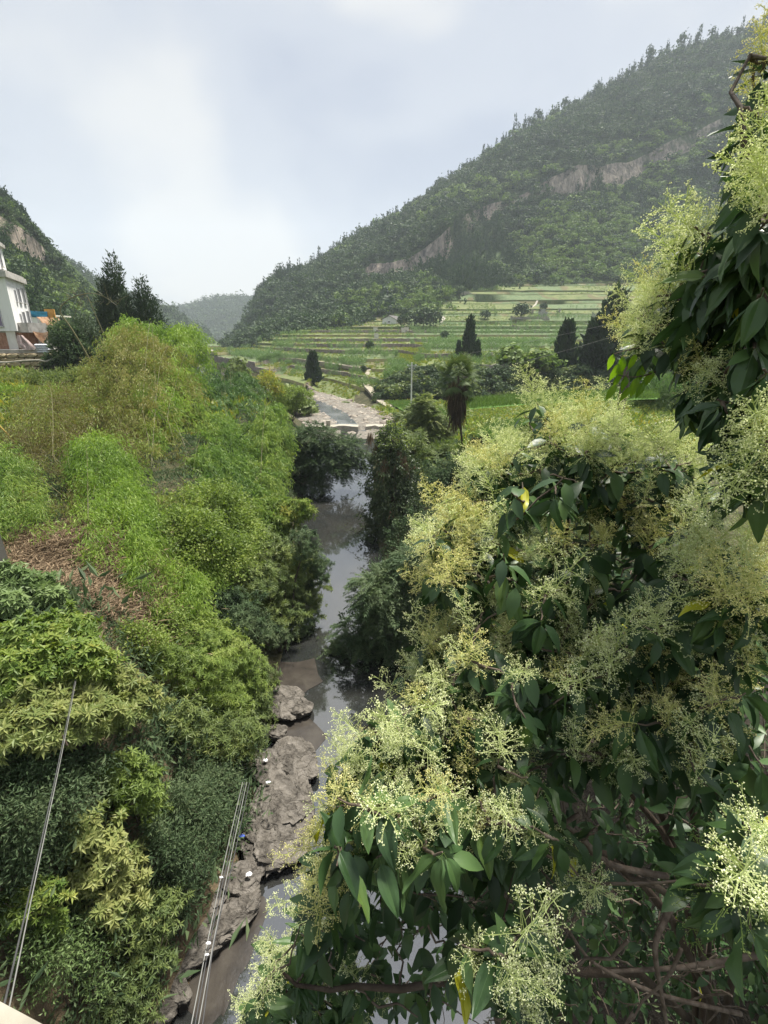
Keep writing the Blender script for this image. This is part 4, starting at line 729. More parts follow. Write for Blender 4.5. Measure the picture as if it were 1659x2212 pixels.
# ford: a low concrete weir with a gap in the middle, its slabs in pieces
o = thing('weir', 'low pale concrete weir across the stony river bed', 'weir', (-6, 84, 0))
for xa, xb, y, h in ((-13.0, -4.4, 84.0, 0.72), (-3.1, 6.0, 84.3, 0.70)):
    g = Geo(); n = 30; xx = np.linspace(xa, xb, n); jig = 0.45 * (vnoise(xx * 1.3, xx * 0, 3) - .5); t0 = np.c_[xx, np.full(n, y - 0.9) + jig, np.full(n, h) + jig * 0.6]; t1 = np.c_[xx, np.full(n, y + 0.9), np.full(n, h + 0.05) + jig * .4]; b0 = t0 - [0, 0.25, 1.9]; b1 = t1 - [0, -0.1, 1.9]
    V = np.concatenate([b0, t0, t1, b1]); i = np.arange(n - 1); g.add(V, np.concatenate([np.stack([k * n + i, k * n + i + 1, (k + 1) * n + i + 1, (k + 1) * n + i], 1) for k in range(3)])); g.add(V, [(n - 1, 2 * n - 1, 3 * n - 1, 4 * n - 1)]); g.add(V, [(0, n, 2 * n, 3 * n)][::-1]); g.build('slab', M['conc_pale'], o)
g = Geo(); box(g, W(709, 911, 84) * [1, 1, 0] + [0, 0, 1.1], (0.7, 0.6, 1.0), 0.1); g.build('marker_block', M['conc_pale'], o)
g = Geo(); xx = np.linspace(-4.4, -3.1, 7); yy = np.linspace(82.6, 84.6, 9); X, Y = np.meshgrid(xx, yy); gridmesh('spillway_water', X, Y, 0.02 + 0.55 * sm(82.8, 84.4, Y) + 0.05 * (vnoise(X * 5, Y * 3, 2) - .5), M['rapids'], kind='structure')
# far pond edge
path('pond_edge', [G(456, 812, 1.2)[:2], G(460, 803, 1.2)[:2], G(463, 788, 1.2)[:2]], 1.6, M['conc_pale'], 0.5)
X, Y = np.meshgrid(np.linspace(0, 1, 2), np.linspace(0, 1, 2)); q = [G(408, 812, 2.6), G(452, 808, 2.6), G(458, 789, 2.6), G(418, 789, 2.6)]
g = Geo(); g.add(q, [(0, 1, 2, 3)]); g.build('pond_water', M['pond'], kind='structure')
# cobbles
cob = []
for q in range(5): b = Geo(); blob(b, (0, 0, 0), (0.5, 0.42, 0.3), q, 1, 0.22, 1.2, tint=0.2 + 0.15 * q); cob.append(b.mesh('cobble_%d' % q, M['cobble'], False))
n = 8000; yy = ru(70, 140, n); side = ru(0, 1, n); wdt = np.where(yy < 84, 5.0, 7.0)
xx = np.where(side < 0.42, xL(yy) + ru(-2.5, 4.0, n) , xR(yy) + ru(-3.5, 5.0, n) * np.where(yy < 84, 0.6, 1.0)); xx = np.where(yy < 83, xL(yy) + ru(0.5, 1.0, n) * 0 + ru(0, 1, n) * (xR(yy) - xL(yy)), xx)
k = np.where(yy < 83, ru(0, 1, n) < sm(70, 83, yy) * 0.6, (np.abs(xx - (xL(yy) + xR(yy)) / 2 - 0.8) > 1.9) | (ru(0, 1, n) < 0.06)); xx, yy = xx[k], yy[k]
hgt = np.maximum(gz(xx, yy), np.where(yy > 84, 0.40, -0.22)); s = np.exp(rng.normal(size=len(xx)) * 0.5) * 0.42; m_ = len(xx)
scatter('cobbles', np.c_[xx, yy, hgt], np.c_[ru(-.3, .3, m_), ru(-.3, .3, m_), ru(0, 6.3, m_)], np.c_[s * ru(.8, 1.4, m_), s, s * ru(.7, 1.2, m_)], rng.integers(0, 5, m_), cob, 'pale rounded cobbles along the river bed')
# gravel under them
for nm, fa, wa, wb in (('gravel_bar', xL, -3.0, 4.2), ('gravel_bar', xR, -3.4, 5.2)):
    yy = np.arange(76, 140, 1.0); u_ = np.linspace(0, 1, 9); X = fa(yy)[:, None] + wa + (wb - wa) * u_[None]; Y = np.repeat(yy[:, None], 9, 1); Z = np.maximum(0.62 - 0.35 * (Y < 83.5) * 1.6 + 0.16 * (vnoise(X, Y, 3) - .5), gz(X, Y) + 0.03); Z[:, 0] -= .5; Z[:, -1] -= .5
    gridmesh(nm, X, Y, Z, M['gravel'], kind='structure')
# ------------------------------------------------------------ tombs and pale blocks on the terraces
def tomb(px, py, Y, w, h, label, m='concrete', wings=True):
    b = hit(px, py, 80); Y = b[1]; k = mpp(px, py, Y); w *= k; h *= k; o = thing('tomb', label, 'tomb', b, 'stone tombs on the terraces')
    g = Geo(); box(g, b + [0, 0, h * 0.5 - 0.2], (w * 0.5, 0.4, h + 0.4)); g.build('headstone', M[m], o)
    g = Geo(); box(g, b + [0, 0, h + 0.15], (w * 0.66, 0.7, 0.25)); g.build('cap', M[m], o)
    if wings:
        for s in (-1, 1): g = Geo(); box(g, b + [s * w * 0.38, 0.1, h * 0.36 - 0.2], (w * 0.25, 0.4, h * 0.72 + 0.4)); g.build('wing_stone', M[m], o)
    g = Geo(); blob(g, b + [0, 2.4, 0.1], (w * 0.6, 2.2, h * 0.75), 3, 2, 0.15); g.build('mound', M['grass_field'], o, True); return o
for px, py, w, h, lb in ((1066, 752, 20, 9, 'grey tomb on the right of a pair beyond the fan palm'), (1052, 752, 12, 8, 'smaller grey tomb on the left of a pair beyond the fan palm'), (1058, 772, 20, 8, 'whitish low tomb in the bright field behind the fan palm'),
                         (1172, 684, 20, 14, 'tall ornate grey tomb of the terrace graveyard'), (1150, 678, 9, 8, 'pale narrow tomb beside the ornate one'), (1130, 680, 8, 8, 'pale small tomb under the dark graveyard trees'),
                         (1104, 694, 8, 10, 'lone pale tomb at the left end of the graveyard wall'), (1180, 692, 14, 7, 'low white tomb at the right end of the graveyard wall'), (1208, 676, 8, 8, 'lone pale tomb in maize right of the graveyard'), (1008, 636, 22, 5, 'white low tomb high on the upper fields'), (965, 724, 9, 6, 'small grey tomb in the maize left of the cypress')):
    tomb(px, py, 0, w, h, lb, 'conc_pale' if 'white' in lb or 'pale' in lb else 'concrete', w > 12)
def long_wall(L, h, label, m, name='garden_wall', th=0.5):
    Q = np.array([hit(a, b, 80) for a, b in L]); t = np.linspace(0, len(Q) - 1, 12 * (len(Q) - 1)); X = np.stack([np.interp(t, np.arange(len(Q)), Q[:, i]) for i in range(3)], 1); hh = h * (1 + 0.25 * (vnoise(t * 3, t * 0, 5) - .5))
    n = len(X); V = np.concatenate([X - [0, 0, 0.8], X + np.c_[0 * t, 0 * t, hh], X + np.c_[0 * t, 0 * t + th, hh], X + np.c_[0 * t, 0 * t + th, 0 * t - .8]]); i = np.arange(n - 1); g = Geo(); g.add(V, np.concatenate([np.stack([k * n + i, k * n + i + 1, (k + 1) * n + i + 1, (k + 1) * n + i], 1) for k in range(3)])); tag(g.build(name, m), label, 'wall')
long_wall([(1106, 691), (1140, 690), (1180, 690)], 1.6, 'low pale wall along the front of the terrace graveyard', M['conc_pale'])
long_wall([(1106, 706), (1130, 712), (1150, 718), (1172, 720)], 1.2, 'broken white wall running through the maize below the graveyard', M['conc_pale'])
long_wall([(1034, 806), (1060, 808), (1090, 809), (1128, 803)], 2.2, 'curved pale concrete retaining wall behind the fan palm', M['conc_pale'])
long_wall([(1110, 776), (1180, 784), (1260, 786), (1330, 788)], 0.7, 'thin pale kerb wall in front of the two dark cypresses', M['conc_pale'])
long_wall([(1285, 706), (1320, 700), (1345, 694)], 2.0, 'ochre earth wall beside the tall cypress', M['tan_field'])
for px, py, lb in ((813, 730, 'pale cube block on the field edge below the farmhouse'), (811, 717, 'pale block in the weeds left of the farmhouse wall'), (871, 718, 'pale cube block on the field right of the farmhouse'), (878, 717, 'lone pale block at the far end of the farmhouse field')):
    b = hit(px, py, 80); k = mpp(px, py, b[1]); g = Geo(); box(g, b + [0, 0, 4.0 * k], (8.5 * k, 1.4, 9 * k), 0.1); box(g, b + [0, 0, 8.5 * k + 0.1], (9.3 * k, 1.7, 0.22), 0.1); tag(g.build('water_tank', M['cream']), lb, 'water tank', 'pale blocks round the farmhouse')
# ------------------------------------------------------------ crops and cover on the terraces
def corn_mesh(i):
    g = Geo(); n = 9; a = np.arange(n) * 2.6 + i; z = np.linspace(0.15, 0.8, n); D = np.c_[np.cos(a), np.sin(a), np.full(n, 0.9)]
    leaves(g, np.c_[0 * a, 0 * a, z], D, np.c_[np.cos(a) * -1, np.sin(a) * -1, np.full(n, 1.0)], 0.5, 0.085, np.clip(0.3 + 0.15 * i + rng.normal(size=n) * 0.15, 0, 1), 0, 0.1)
    tube(g, [(0, 0, 0), (0, 0, 1.0)], 0.018, 3, 0.8, 0, False); return g.mesh('maize_%d' % i, M['corn'])
T_CN = [corn_mesh(i) for i in range(4)]
def tuft_mesh(i, m, n=14, h=0.7, w=0.14, sp=0.6):
    g = Geo(); D = rng.normal(size=(n, 3)) * sp; D[:, 2] = 1.0; C = rng.normal(size=(n, 3)) * 0.25; C[:, 2] = 0
    leaves(g, C, D, rsph(n), h * ru(0.6, 1.2, n), w, np.clip(ru(0, 1, n), 0, 1), 0, 0.1); return g.mesh('tuft_%d' % i, m)
T_TF = [tuft_mesh(i, M['shrub_yel'], 14, 0.7, 0.2) for i in range(3)]; T_VG = [tuft_mesh(i, M['shrub_lime'], 14, 0.6, 0.28) for i in range(3)]
def field_points(want, n, ymax, step=None):
    okc = (FIELDMI == want) & (~wallrow[:, None]) & (ctr[..., 1] < ymax) & (np.abs(ctr[..., 0]) < ctr[..., 1] * 0.95 + 8) & (ctr[..., 1] > 101) & (ctr[..., 0] > xR(ctr[..., 1]) + 3)
    a = np.linalg.norm(P_H[1:, :-1] - P_H[:-1, :-1], axis=-1) * np.linalg.norm(P_H[:-1, 1:] - P_H[:-1, :-1], axis=-1) * okc / np.maximum(ctr[..., 1], 50) ** 1.3
    c = rng.choice(a.size, n, p=(a / a.sum()).ravel()); i, j = c // a.shape[1], c % a.shape[1]; s, t = ru(0, 1, n)[:, None], ru(0, 1, n)[:, None]
    if step: s = (np.floor(s * step) + 0.5) / step + rng.normal(size=(n, 1)) * 0.05
    return (P_H[i, j] * (1 - t) + P_H[i, j + 1] * t) * (1 - s) + (P_H[i + 1, j] * (1 - t) + P_H[i + 1, j + 1] * t) * s
P_H = PH
def sc_on(name, Q, size, temps, label, zs=1.0, sd=0.2):
    k = len(Q); s = size * np.exp(rng.normal(size=k) * sd) * np.clip(np.linalg.norm(Q - [0, 0, CAMZ], axis=1) / 17, 0.4, 1.0); scatter(name, Q, np.c_[ru(-.1, .1, k), ru(-.1, .1, k), ru(0, 6.3, k)], np.c_[s, s, s * zs], rng.integers(0, len(temps), k), temps, label)
sc_on('maize', field_points(3, 11000, 330, 3), 1.9, T_CN, 'rows of dark green maize on the terraces')
sc_on('upper_maize', field_points(1, 5200, 420, 2), 1.5, T_CN, 'patchy maize on the upper terraces')
sc_on('vegetable_crop', field_points(1, 5000, 420), 0.8, T_VG, 'bright green low crops on the terraces')
sc_on('field_grass', np.concatenate([field_points(0, 4500, 330), field_points(2, 2500, 330)]), 0.75, T_TF, 'rough yellowish grass on the terraces')
# rice paddies: flat bright sheets at the foot of the scarp, with blades near enough to read
def paddy(L, z, dens, y0=50):
    q = np.array([G(a, b, z) for a, b in L]); z = float(np.max(gz(q[:, 0], q[:, 1]))) + 0.05; q = np.array([G(a, b, z) for a, b in L]); g = Geo(); g.add(q, [list(range(len(q)))]); g.build('rice_field', M['paddy'], kind='structure')
    lo, hi = q[:, :2].min(0), q[:, :2].max(0); n = dens; p = ru(0, 1, (n, 2)) * (hi - lo) + lo; ins = np.zeros(n, bool); m_ = len(q)
    for i in range(m_):
        a, b = q[i], q[(i + 1) % m_]; c = (a[1] > p[:, 1]) != (b[1] > p[:, 1]); xi = (b[0] - a[0]) * (p[:, 1] - a[1]) / np.where(b[1] == a[1], 1e-9, b[1] - a[1]) + a[0]; ins ^= c & (p[:, 0] < xi)
    return np.c_[p[ins], np.full(ins.sum(), z)]
T_RC = [tuft_mesh(i, M['rice'], 12, 0.55, 0.05, 0.3) for i in range(3)]
Q = [paddy([(838, 868), (880, 866), (930, 880), (1000, 893), (1000, 912), (940, 908), (880, 893)], 1.95, 2600), paddy([(1015, 884), (1090, 878), (1250, 866), (1420, 862), (1420, 846), (1240, 850), (1090, 858), (1012, 866)], 2.1, 4200),
     paddy([(1028, 966), (1128, 956), (1135, 905), (1075, 912), (1036, 930)], 2.3, 2200), paddy([(545, 876), (590, 872), (596, 850), (552, 852)], 2.9, 700), paddy([(1500, 905), (1659, 900), (1659, 870), (1480, 872)], 2.2, 1500)]
sc_on('rice_plants', np.concatenate(Q), 0.9, T_RC, 'bright green young rice in the paddies')
# ------------------------------------------------------------ thicket on the scarp above the rice
T_TH = [dome_mesh('thicket_bush_%d' % i, M['shrub_dark'], 210, 0.35 + 0.12 * i, 60 + i) for i in range(4)] + [dome_mesh('thicket_bush_l%d' % i, M['shrub'], 210, 0.25, 70 + i) for i in range(2)]
n = 1500; xx = -6 + 113 * ru(0, 1, n) ** 1.3; yy = 112.4 + ru(0, 1, n) ** 1.2 * 9; k = xx > -2.5 + (yy - 112) * 0.25; xx, yy = xx[k], yy[k]; s = 1.65 * np.exp(rng.normal(size=len(xx)) * 0.3)
scatter('scarp_thicket', np.c_[xx, yy, gz(xx, yy) - 0.3], np.c_[0 * xx, 0 * xx, ru(0, 6.3, len(xx))], np.c_[s * 1.25, s * 1.25, s], rng.integers(0, 6, len(xx)), T_TH, 'dense dark thicket on the bank above the rice fields')
def copse(name, cat, L, mesh, group=None, y0=60):
    for px, py, h, wr, lb in L:
        b = hit(px, py, y0); k = mpp(px, py, b[1]); s = h * k; o = tree_thing(name, mesh, b - np.array([0, 0, 0.02 * s]), (s * wr, s * wr, s), px * 0.7); tag(o, lb, cat, group)
DA = dome_mesh('field_tree', M['forest'], 420, 0.35, 80, 0.5); DB = dome_mesh('field_shrub', M['shrub'], 420, 0.25, 83, 0.42); DC = dome_mesh('lime_shrub', M['forest_pale'], 380, 0.5, 85, 0.45); SPX = spire_mesh('cypress_tree', M['conifer'], 1100, 0.15, 0.40, 4); SPY = spire_mesh('slim_cypress', M['conifer'], 800, 0.13, 0.38, 7, 0.06)
copse('round_tree', 'tree', [(872, 706, 24, 1.0, 'dark round tree covering the right end of the farmhouse'), (895, 704, 28, 1.3, 'round green tree just right of the farmhouse'), (915, 708, 40, 1.1, 'larger green tree in the clump right of the farmhouse'), (936, 707, 34, 1.1, 'rightmost round tree of the clump beside the farmhouse'), (878, 690, 22, 1.2, 'tree behind the farmhouse roof at the wood edge'), (1125, 688, 30, 1.3, 'dark spreading tree over the terrace graveyard'), (1172, 672, 16, 1.0, 'dark little tree behind the ornate tomb'), (1047, 690, 18, 1.2, 'single bush in the upper maize above the graveyard'), (960, 738, 22, 0.8, 'thin small tree on the terrace edge left of the slim cypress'), (800, 758, 20, 0.9, 'ragged little bush on the curving terrace wall'), (785, 806, 16, 0.8, 'small bush beside the kink in the footpath'), (1345, 700, 34, 1.2, 'dark tree at the right end of the ochre earth wall')], DA)
copse('cypress', 'tree', [(678, 828, 70, 1.35, 'stout dark cypress standing alone in the maize beside the footpath'), (1012, 772, 88, 1.0, 'slim dark cypress rising behind the fan palm'), (990, 775, 40, 1.15, 'small cypress on the left foot of the slim one'), (1030, 778, 44, 1.2, 'small cypress on the right foot of the slim one'), (1216, 800, 108, 1.25, 'left of the two big dark cypresses above the thicket'), (1284, 805, 125, 1.7, 'broad dark cypress on the right, base of the leaning tall top')], SPX)
copse('cypress', 'tree', [(1300, 800, 172, 1.15, 'tallest cypress with a bulging leaning top on the right')], SPY)
copse('lime_bush', 'bush', [(1100, 800, 50, 1.5, 'yellow green bush on the thicket edge left of the two cypresses'), (1160, 812, 52, 1.6, 'light green bush under the left big cypress'), (640, 868, 30, 1.5, 'light bush at the river edge below the lone cypress')], DC)
copse('green_bush', 'bush', [(640, 900, 44, 1.6, 'rounded green bush on the left bank beside the rapids'), (665, 905, 38, 1.5, 'rounded green bush overhanging the rapids'), (610, 880, 50, 1.2, 'tall green bush above the rapids on the left bank'), (862, 908, 18, 1.8, 'low green bush between the footpath and the cobbles'), (905, 905, 34, 1.8, 'low green bush at the foot of the utility pole'), (520, 845, 70, 0.8, 'feathery green bush in front of the far poles'), (748, 878, 11, 2.6, 'grassy low bush along the right edge of the cobbles')], DB)

# ------------------------------------------------------------ near vegetation, plant by plant
def plant(name, label, cat, Lp, Y, n, fn, m, depth=1.0, group=None, shell=0.3, ub=0.25, r0=0.07, ns=5, wood='bark', foliage='crown', base=None, part='stem', tintv=0.0, dY=None):
    lobes = []; auto = Y < 30 and np.mean([p[0] for p in Lp]) < 700; Y0 = Y
    for q, (px, py, rx, ry) in enumerate(Lp):
        if auto: h0 = hit(px, py + ry * 0.9); Y = min(Y0 if Y0 > 19 else 99, max(2.5, h0[1] - 0.5 * rx * mpp(px, py, h0[1])))
        y = Y + (dY[q] if dY else ru(-1, 1) * rx * mpp(px, py, Y) * 0.5 * depth); k = mpp(px, py, y); c = W(px, py, y); lobes.append((*c, rx * k, (rx + ry) / 2 * k * depth, ry * k))
    L = np.array(lobes)
    if n > 300: R4 = rsph(2 * len(L)); L = np.concatenate([L, np.c_[np.repeat(L[:, :3], 2, 0) + R4 * np.repeat(L[:, 3:6], 2, 0) * 0.85, np.repeat(L[:, 3:6], 2, 0) * ru(0.28, 0.5, (2 * len(L), 1))]])
    b = on(*(base if base is not None else L[:, :2].mean(0))) if base is None or len(base) == 2 else np.asarray(base, float)
    o = thing(name, label, cat, b, group); C, O, k, r = lobes_pts(lobes, n, shell, ub)
    tint = 0.5 + 0.45 * (fbm(C[:, 0] * 0.9 + 3, C[:, 2] * 0.9 + C[:, 1] * 0.6, len(label), 3) - 0.47) * 2 + rng.normal(size=n) * 0.10 + tintv
    sh = []
    if n > 300 and Y < 60:
        q = rng.choice(n, min(90, n // 22), False); q = q[(r[q] > 0.75)]; ln = 0.30 * L[k[q], 3] + 0.15; D = nrm(O[q] + [0, 0, 0.55] + rng.normal(size=(len(q), 3)) * 0.3); s_ = np.linspace(0.2, 1, 6)
        X = C[q][:, None] + D[:, None] * (ln[:, None] * s_[None])[..., None]; X[..., 2] -= (0.35 * ln[:, None] * s_[None] ** 2); sh = [(C[a_], X[i_, -1]) for i_, a_ in enumerate(q)]
        tt_ = np.repeat(tint[q] + rng.normal(size=len(q)) * 0.15, 6); C = np.concatenate([C, X.reshape(-1, 3)]); O = np.concatenate([O, nrm(np.repeat(D, 6, 0) + rng.normal(size=(6 * len(q), 3)) * .3)]); tint = np.concatenate([tint, tt_])
    tint = tint + 0.30 * (fbm(C[:, 0] * 2.6 + 9, C[:, 2] * 2.6 + C[:, 1] * 1.9, len(label) + 5, 2) - .37) - 0.3 * (rng.uniform(0, 1, len(C)) < 0.10)
    g = Geo(); fn(g, C, O, np.clip(tint, 0.03, 0.97)); g.build(foliage, m, o)
    if sh and not ns: ns = 1
    if ns:
        g = Geo()
        for q in range(ns): l = L[q % len(L)]; stems(g, b - [0, 0, 0.3], [l[:3] + rng.normal(size=3) * l[3:6] * 0.35], r0, r0 * 0.3, 0.10)
        C2 = C[rng.choice(n, min(40, n), False)]
        for c in C2: l = L[np.argmin(np.linalg.norm(L[:, :3] - c, axis=1))]; tube(g, sweep(l[:3] + rng.normal(size=3) * 0.1, c, 4, 0, 0.05), [r0 * 0.35, r0 * 0.2, r0 * 0.15, 0.004], 4)
        for a_, b_q in sh: tube(g, sweep(a_, b_q, 4, 0, 0.01), [0.008, 0.006, 0.004, 0.002], 3)
        g.build(part, M[wood], o, True)
    return o
F_ros = lambda L, Wd, k, dr=0.25: (lambda g, C, O, t: rosettes(g, C, O, k, L, Wd, t, dr))
F_pin = lambda pr, L, Wd, rl, dr=0.5, k=3: (lambda g, C, O, t: pinnate(g, np.repeat(C, k, 0) + rng.normal(size=(len(C) * k, 3)) * 0.08, nrm(np.repeat(O, k, 0) * [1, 1, 0.4] + rng.normal(size=(len(C) * k, 3)) * 0.5), pr, L, Wd, rl, np.repeat(t, k), dr))
F_clu = lambda k, L, Wd, sp=0.9, jit=0.12, dr=0.1, up=0.8: (lambda g, C, O, t: cluster_leaves(g, C, O, k, L, Wd, t, sp, jit, dr, up))
def F_bam(k, L, Wd, tw=2, jit=0.16, out=0.6, down=0.9, sp=0.45):
    def f(g, C, O, t):
        n = len(C); D0 = O * [out, out, 0.2] + rng.normal(size=(n, 3)) * 0.35 - np.array([0, 0, down * 0.6]); cluster_leaves(g, C, nrm(D0), k, L, Wd, t, sp, jit, 0.25, 0.5, 0.10, 0.35)
        if tw: cluster_leaves(g, C - O * 0.3, nrm(O + [0, 0, 0.4]), tw, L * 3.0, 0.016, np.full(n, 0.04), 0.6, 0.15, 0.0, 0.3, 0.02)
    return f
def bamboo(label, Y, plumes, n, m, k=8, L=0.2, Wd=0.035, tw=1, base=None, culm='culm', group='bamboo clumps on the left bank', rad=0.8, ncl=14, tintv=0.0, up=0.0, grad=0.0):
    """arching culms: each plume runs base -> crest -> tip (picture spots), leaf sprays along its outer part"""
    cs = np.array([W(p[2], p[3], min(Y, hit(p[0], p[1] + 12, 6.0)[1])) for p in plumes]); b = on(*(base if base is not None else (cs[:, :2].mean(0) + [0, 0.8]))); o = thing('bamboo_clump', label, 'bamboo', b, group); Cs = []; Os = []; Ts = []; g = Geo(); w = np.array([p[6] for p in plumes], float); w /= w.sum()
    for (px0, py0, px1, py1, px2, py2, wt, rd), wi in zip(plumes, w):
        ct = rng.normal() * 0.12
        def at(px, py, off): y = min(Y, max(3.0, hit(px, py + 12, 6.0)[1] - 0.6)) + off; return W(px, py, y)
        dy = ru(-0.9, 0.9); A = at(px0, py0, dy); Bc = at(px1, py1, dy - 0.3); E = at(px2, py2, dy - 0.9); m_ = int(n * wi); nb = max(8, m_ // 11); t = ru(0.0, 1, nb) ** 0.8
        tt = t[:, None]; ctl = 2 * Bc - (A + E) / 2; q = A * (1 - tt) ** 2 + ctl * 2 * tt * (1 - tt) + E * tt ** 2; kk = np.linalg.norm(Bc - [0, 0, CAMZ]) / FPX * S16; R0 = rd * kk * (1.0 - 0.55 * np.abs(t - 0.35) ** 1.3)
        d = rsph(nb); d[:, 2] = d[:, 2] * 0.7 + 0.15; d = nrm(d); ln = R0 * ru(0.55, 1.3, nb) * (0.6 + 0.75 * vnoise(d[:, 0] * 2 + t * 6, d[:, 2] * 2 + wt, 6)); s = np.tile(np.linspace(0.25, 1, 11), nb); d2 = np.repeat(d, 11, 0); l2 = np.repeat(ln, 11)
        q = np.repeat(q, 11, 0) + d2 * (l2 * s)[:, None]; q[:, 2] -= (l2 * 0.75 * s ** 2); Cs.append(q + rng.normal(size=q.shape) * 0.05); dd = d2 - np.array([0, 0, 1.0]) * (1.3 * s)[:, None]; Os.append(nrm(dd + [0, 0, up])); Ts.append(ct + np.repeat(rng.normal(size=nb) * 0.17, 11) + (s - .6) * 0.0)
        for c in range(max(1, int(ncl * wi * 0.3))):
            s = np.linspace(0, 1, 12)[:, None]; e = rng.normal(size=3) * rd * kk * 0.35; P1 = A * (1 - s) ** 2 + (ctl + e) * 2 * s * (1 - s) + (E + e) * s ** 2; P1 = np.concatenate([[b + rng.normal(size=3) * [0.5, 0.5, 0] - [0, 0, .3]], P1[1:]]); tube(g, P1, np.linspace(0.012, 0.003, 12) * (1 if Y < 30 else 1.4), 5, 0.5)
    g.build('culm', M[culm], o, True, kind='stuff'); C = np.concatenate(Cs); O = np.concatenate(Os); n = len(C)
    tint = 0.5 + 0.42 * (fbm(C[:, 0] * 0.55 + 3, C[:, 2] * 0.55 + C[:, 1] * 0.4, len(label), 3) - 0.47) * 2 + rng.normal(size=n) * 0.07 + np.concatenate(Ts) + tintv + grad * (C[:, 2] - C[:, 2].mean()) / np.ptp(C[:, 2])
    g = Geo(); F_bam(k, L, Wd, tw)(g, C, O, np.clip(tint, 0.03, 0.97)); g.build('leaf_plumes', m, o); return o
# far-left weeds and the conifers behind
plant('bush', 'dark green bush growing beside the yellow stone wall', 'bush', [(150, 745, 34, 42), (130, 790, 25, 30), (175, 775, 28, 30)], 60, 1100, F_clu(9, 0.34, 0.17), M['shrub_dark'])
plant('bush', 'bright leafy bush below the little balcony house', 'bush', [(135, 722, 30, 18), (160, 735, 25, 16)], 72, 500, F_clu(8, 0.34, 0.16), M['shrub'])
plant('bush', 'grey brown bush left of the tall conifer', 'bush', [(185, 720, 26, 32), (205, 745, 20, 30)], 62, 600, F_clu(8, 0.26, 0.08), M['conifer'], tintv=0.2)
def big_conifer(label, px, pyt, pyb, Y, wpx, seed, tint=0.45, n=2600, lean=0.0):
    b = on(*W(px, pyt, Y)[:2]); tp = W(px, pyt, Y); h = tp[2] - b[2]; k = mpp(px, pyb, Y); rad = wpx * k; o = thing('conifer', label, 'tree', b, 'tall conifers behind the bamboo'); g = Geo()
    z = 1 - np.sqrt(ru(0, 1, n)) * 0.92; a = ru(0, 6.3, n); lump = 0.55 + 0.75 * vnoise(z * 9, a * 1.1 + seed, seed); r = rad * np.clip(1.04 - z, 0.0, 1) ** 0.62 * lump * ru(0.35, 1.05, n)
    C = b + np.c_[np.cos(a) * r + lean * z * h, np.sin(a) * r, z * h]; O = np.c_[np.cos(a) * 0.55, np.sin(a) * 0.55, np.full(n, 0.9)]; t = np.clip(tint + 0.5 * (fbm(C[:, 0] * .8, C[:, 2] * .8, seed, 3) - .47) + rng.normal(size=n) * .12, 0, 1)
    cluster_leaves(g, C, O, 7, 0.42, 0.13, t, 0.35, 0.22, 0, 0.2, 0.1); g.build('crown', M['conifer'], o); g = Geo(); tube(g, [b - [0, 0, .5], b + [lean * h * .5, 0, h * 0.5], b + [lean * h * .95, 0, h * 0.95]], [0.3, 0.17, 0.03], 7)
    for q in range(26): zz = ru(0.12, 0.85); aa = ru(0, 6.3); rr = rad * (1.04 - zz) ** .62 * .8; tube(g, [b + [lean * zz * h, 0, zz * h], b + [lean * zz * h + np.cos(aa) * rr, np.sin(aa) * rr, zz * h + rr * .7]], [0.06, 0.015], 4)
    g.build('trunk', M['bark'], o, True)
big_conifer('tallest ragged conifer with a forked top behind the bamboo', 236, 543, 770, 74, 48, 5, 0.45, 2300)
big_conifer('second spire of the ragged conifer, slightly lower on its left', 215, 590, 770, 73, 34, 9, 0.4, 1300)
big_conifer('shorter broad conifer on the right of the tall ragged one', 303, 596, 770, 72, 46, 11, 0.40, 2300)
big_conifer('low conifer filling the gap between the two tall ones', 268, 628, 770, 71, 40, 13, 0.35, 1600)
# bare arching branch in front of the hill
o = thing('bare_branch', 'yellowish bare branch arching across the hill behind the houses', 'branch', W(180, 790, 58)); g = Geo(); 
for L_, r0 in ((((196, 780), (150, 700), (123, 671), (147, 645), (187, 633), (210, 634), (233, 645), (253, 661)), 0.09), (((228, 770), (224, 720), (206, 680), (187, 633), (170, 655), (158, 690)), 0.07)):
    q = np.array([W(a, b_, 58) for a, b_ in L_]); t = np.linspace(0, len(q) - 1, 24); q = np.stack([np.interp(t, np.arange(len(q)), q[:, i]) for i in range(3)], 1)
    for _ in range(2): q[1:-1] = (q[:-2] + 2 * q[1:-1] + q[2:]) / 4
    tube(g, q, np.linspace(r0, 0.02, 24), 5)
for q in range(30): a = W(ru(140, 253), ru(634, 660), 58); tube(g, [a, a + rng.normal(size=3) * [0.8, 0.3, 0.6]], [0.03, 0.006], 4)
g.build('branch', M['culm'], o, True)
# weeds on the left plateau
plant('weeds', 'tall grassy weeds in front of the yellow stone wall', 'weeds', [(20, 826, 40, 12), (60, 830, 40, 12), (110, 822, 40, 12), (150, 826, 36, 16), (190, 815, 30, 16)], 50, 1500, F_clu(8, 0.36, 0.07, 0.7, 0.2, 0.0, 0.3), M['shrub'], ns=0)
plant('weeds', 'yellow green weeds at the left edge below the wall', 'weeds', [(20, 866, 50, 22), (80, 872, 50, 22), (140, 862, 50, 20), (175, 872, 30, 22)], 46, 1500, F_clu(8, 0.35, 0.07, 0.8, 0.2, 0.0, 0.3), M['bam_lime'], ns=0)
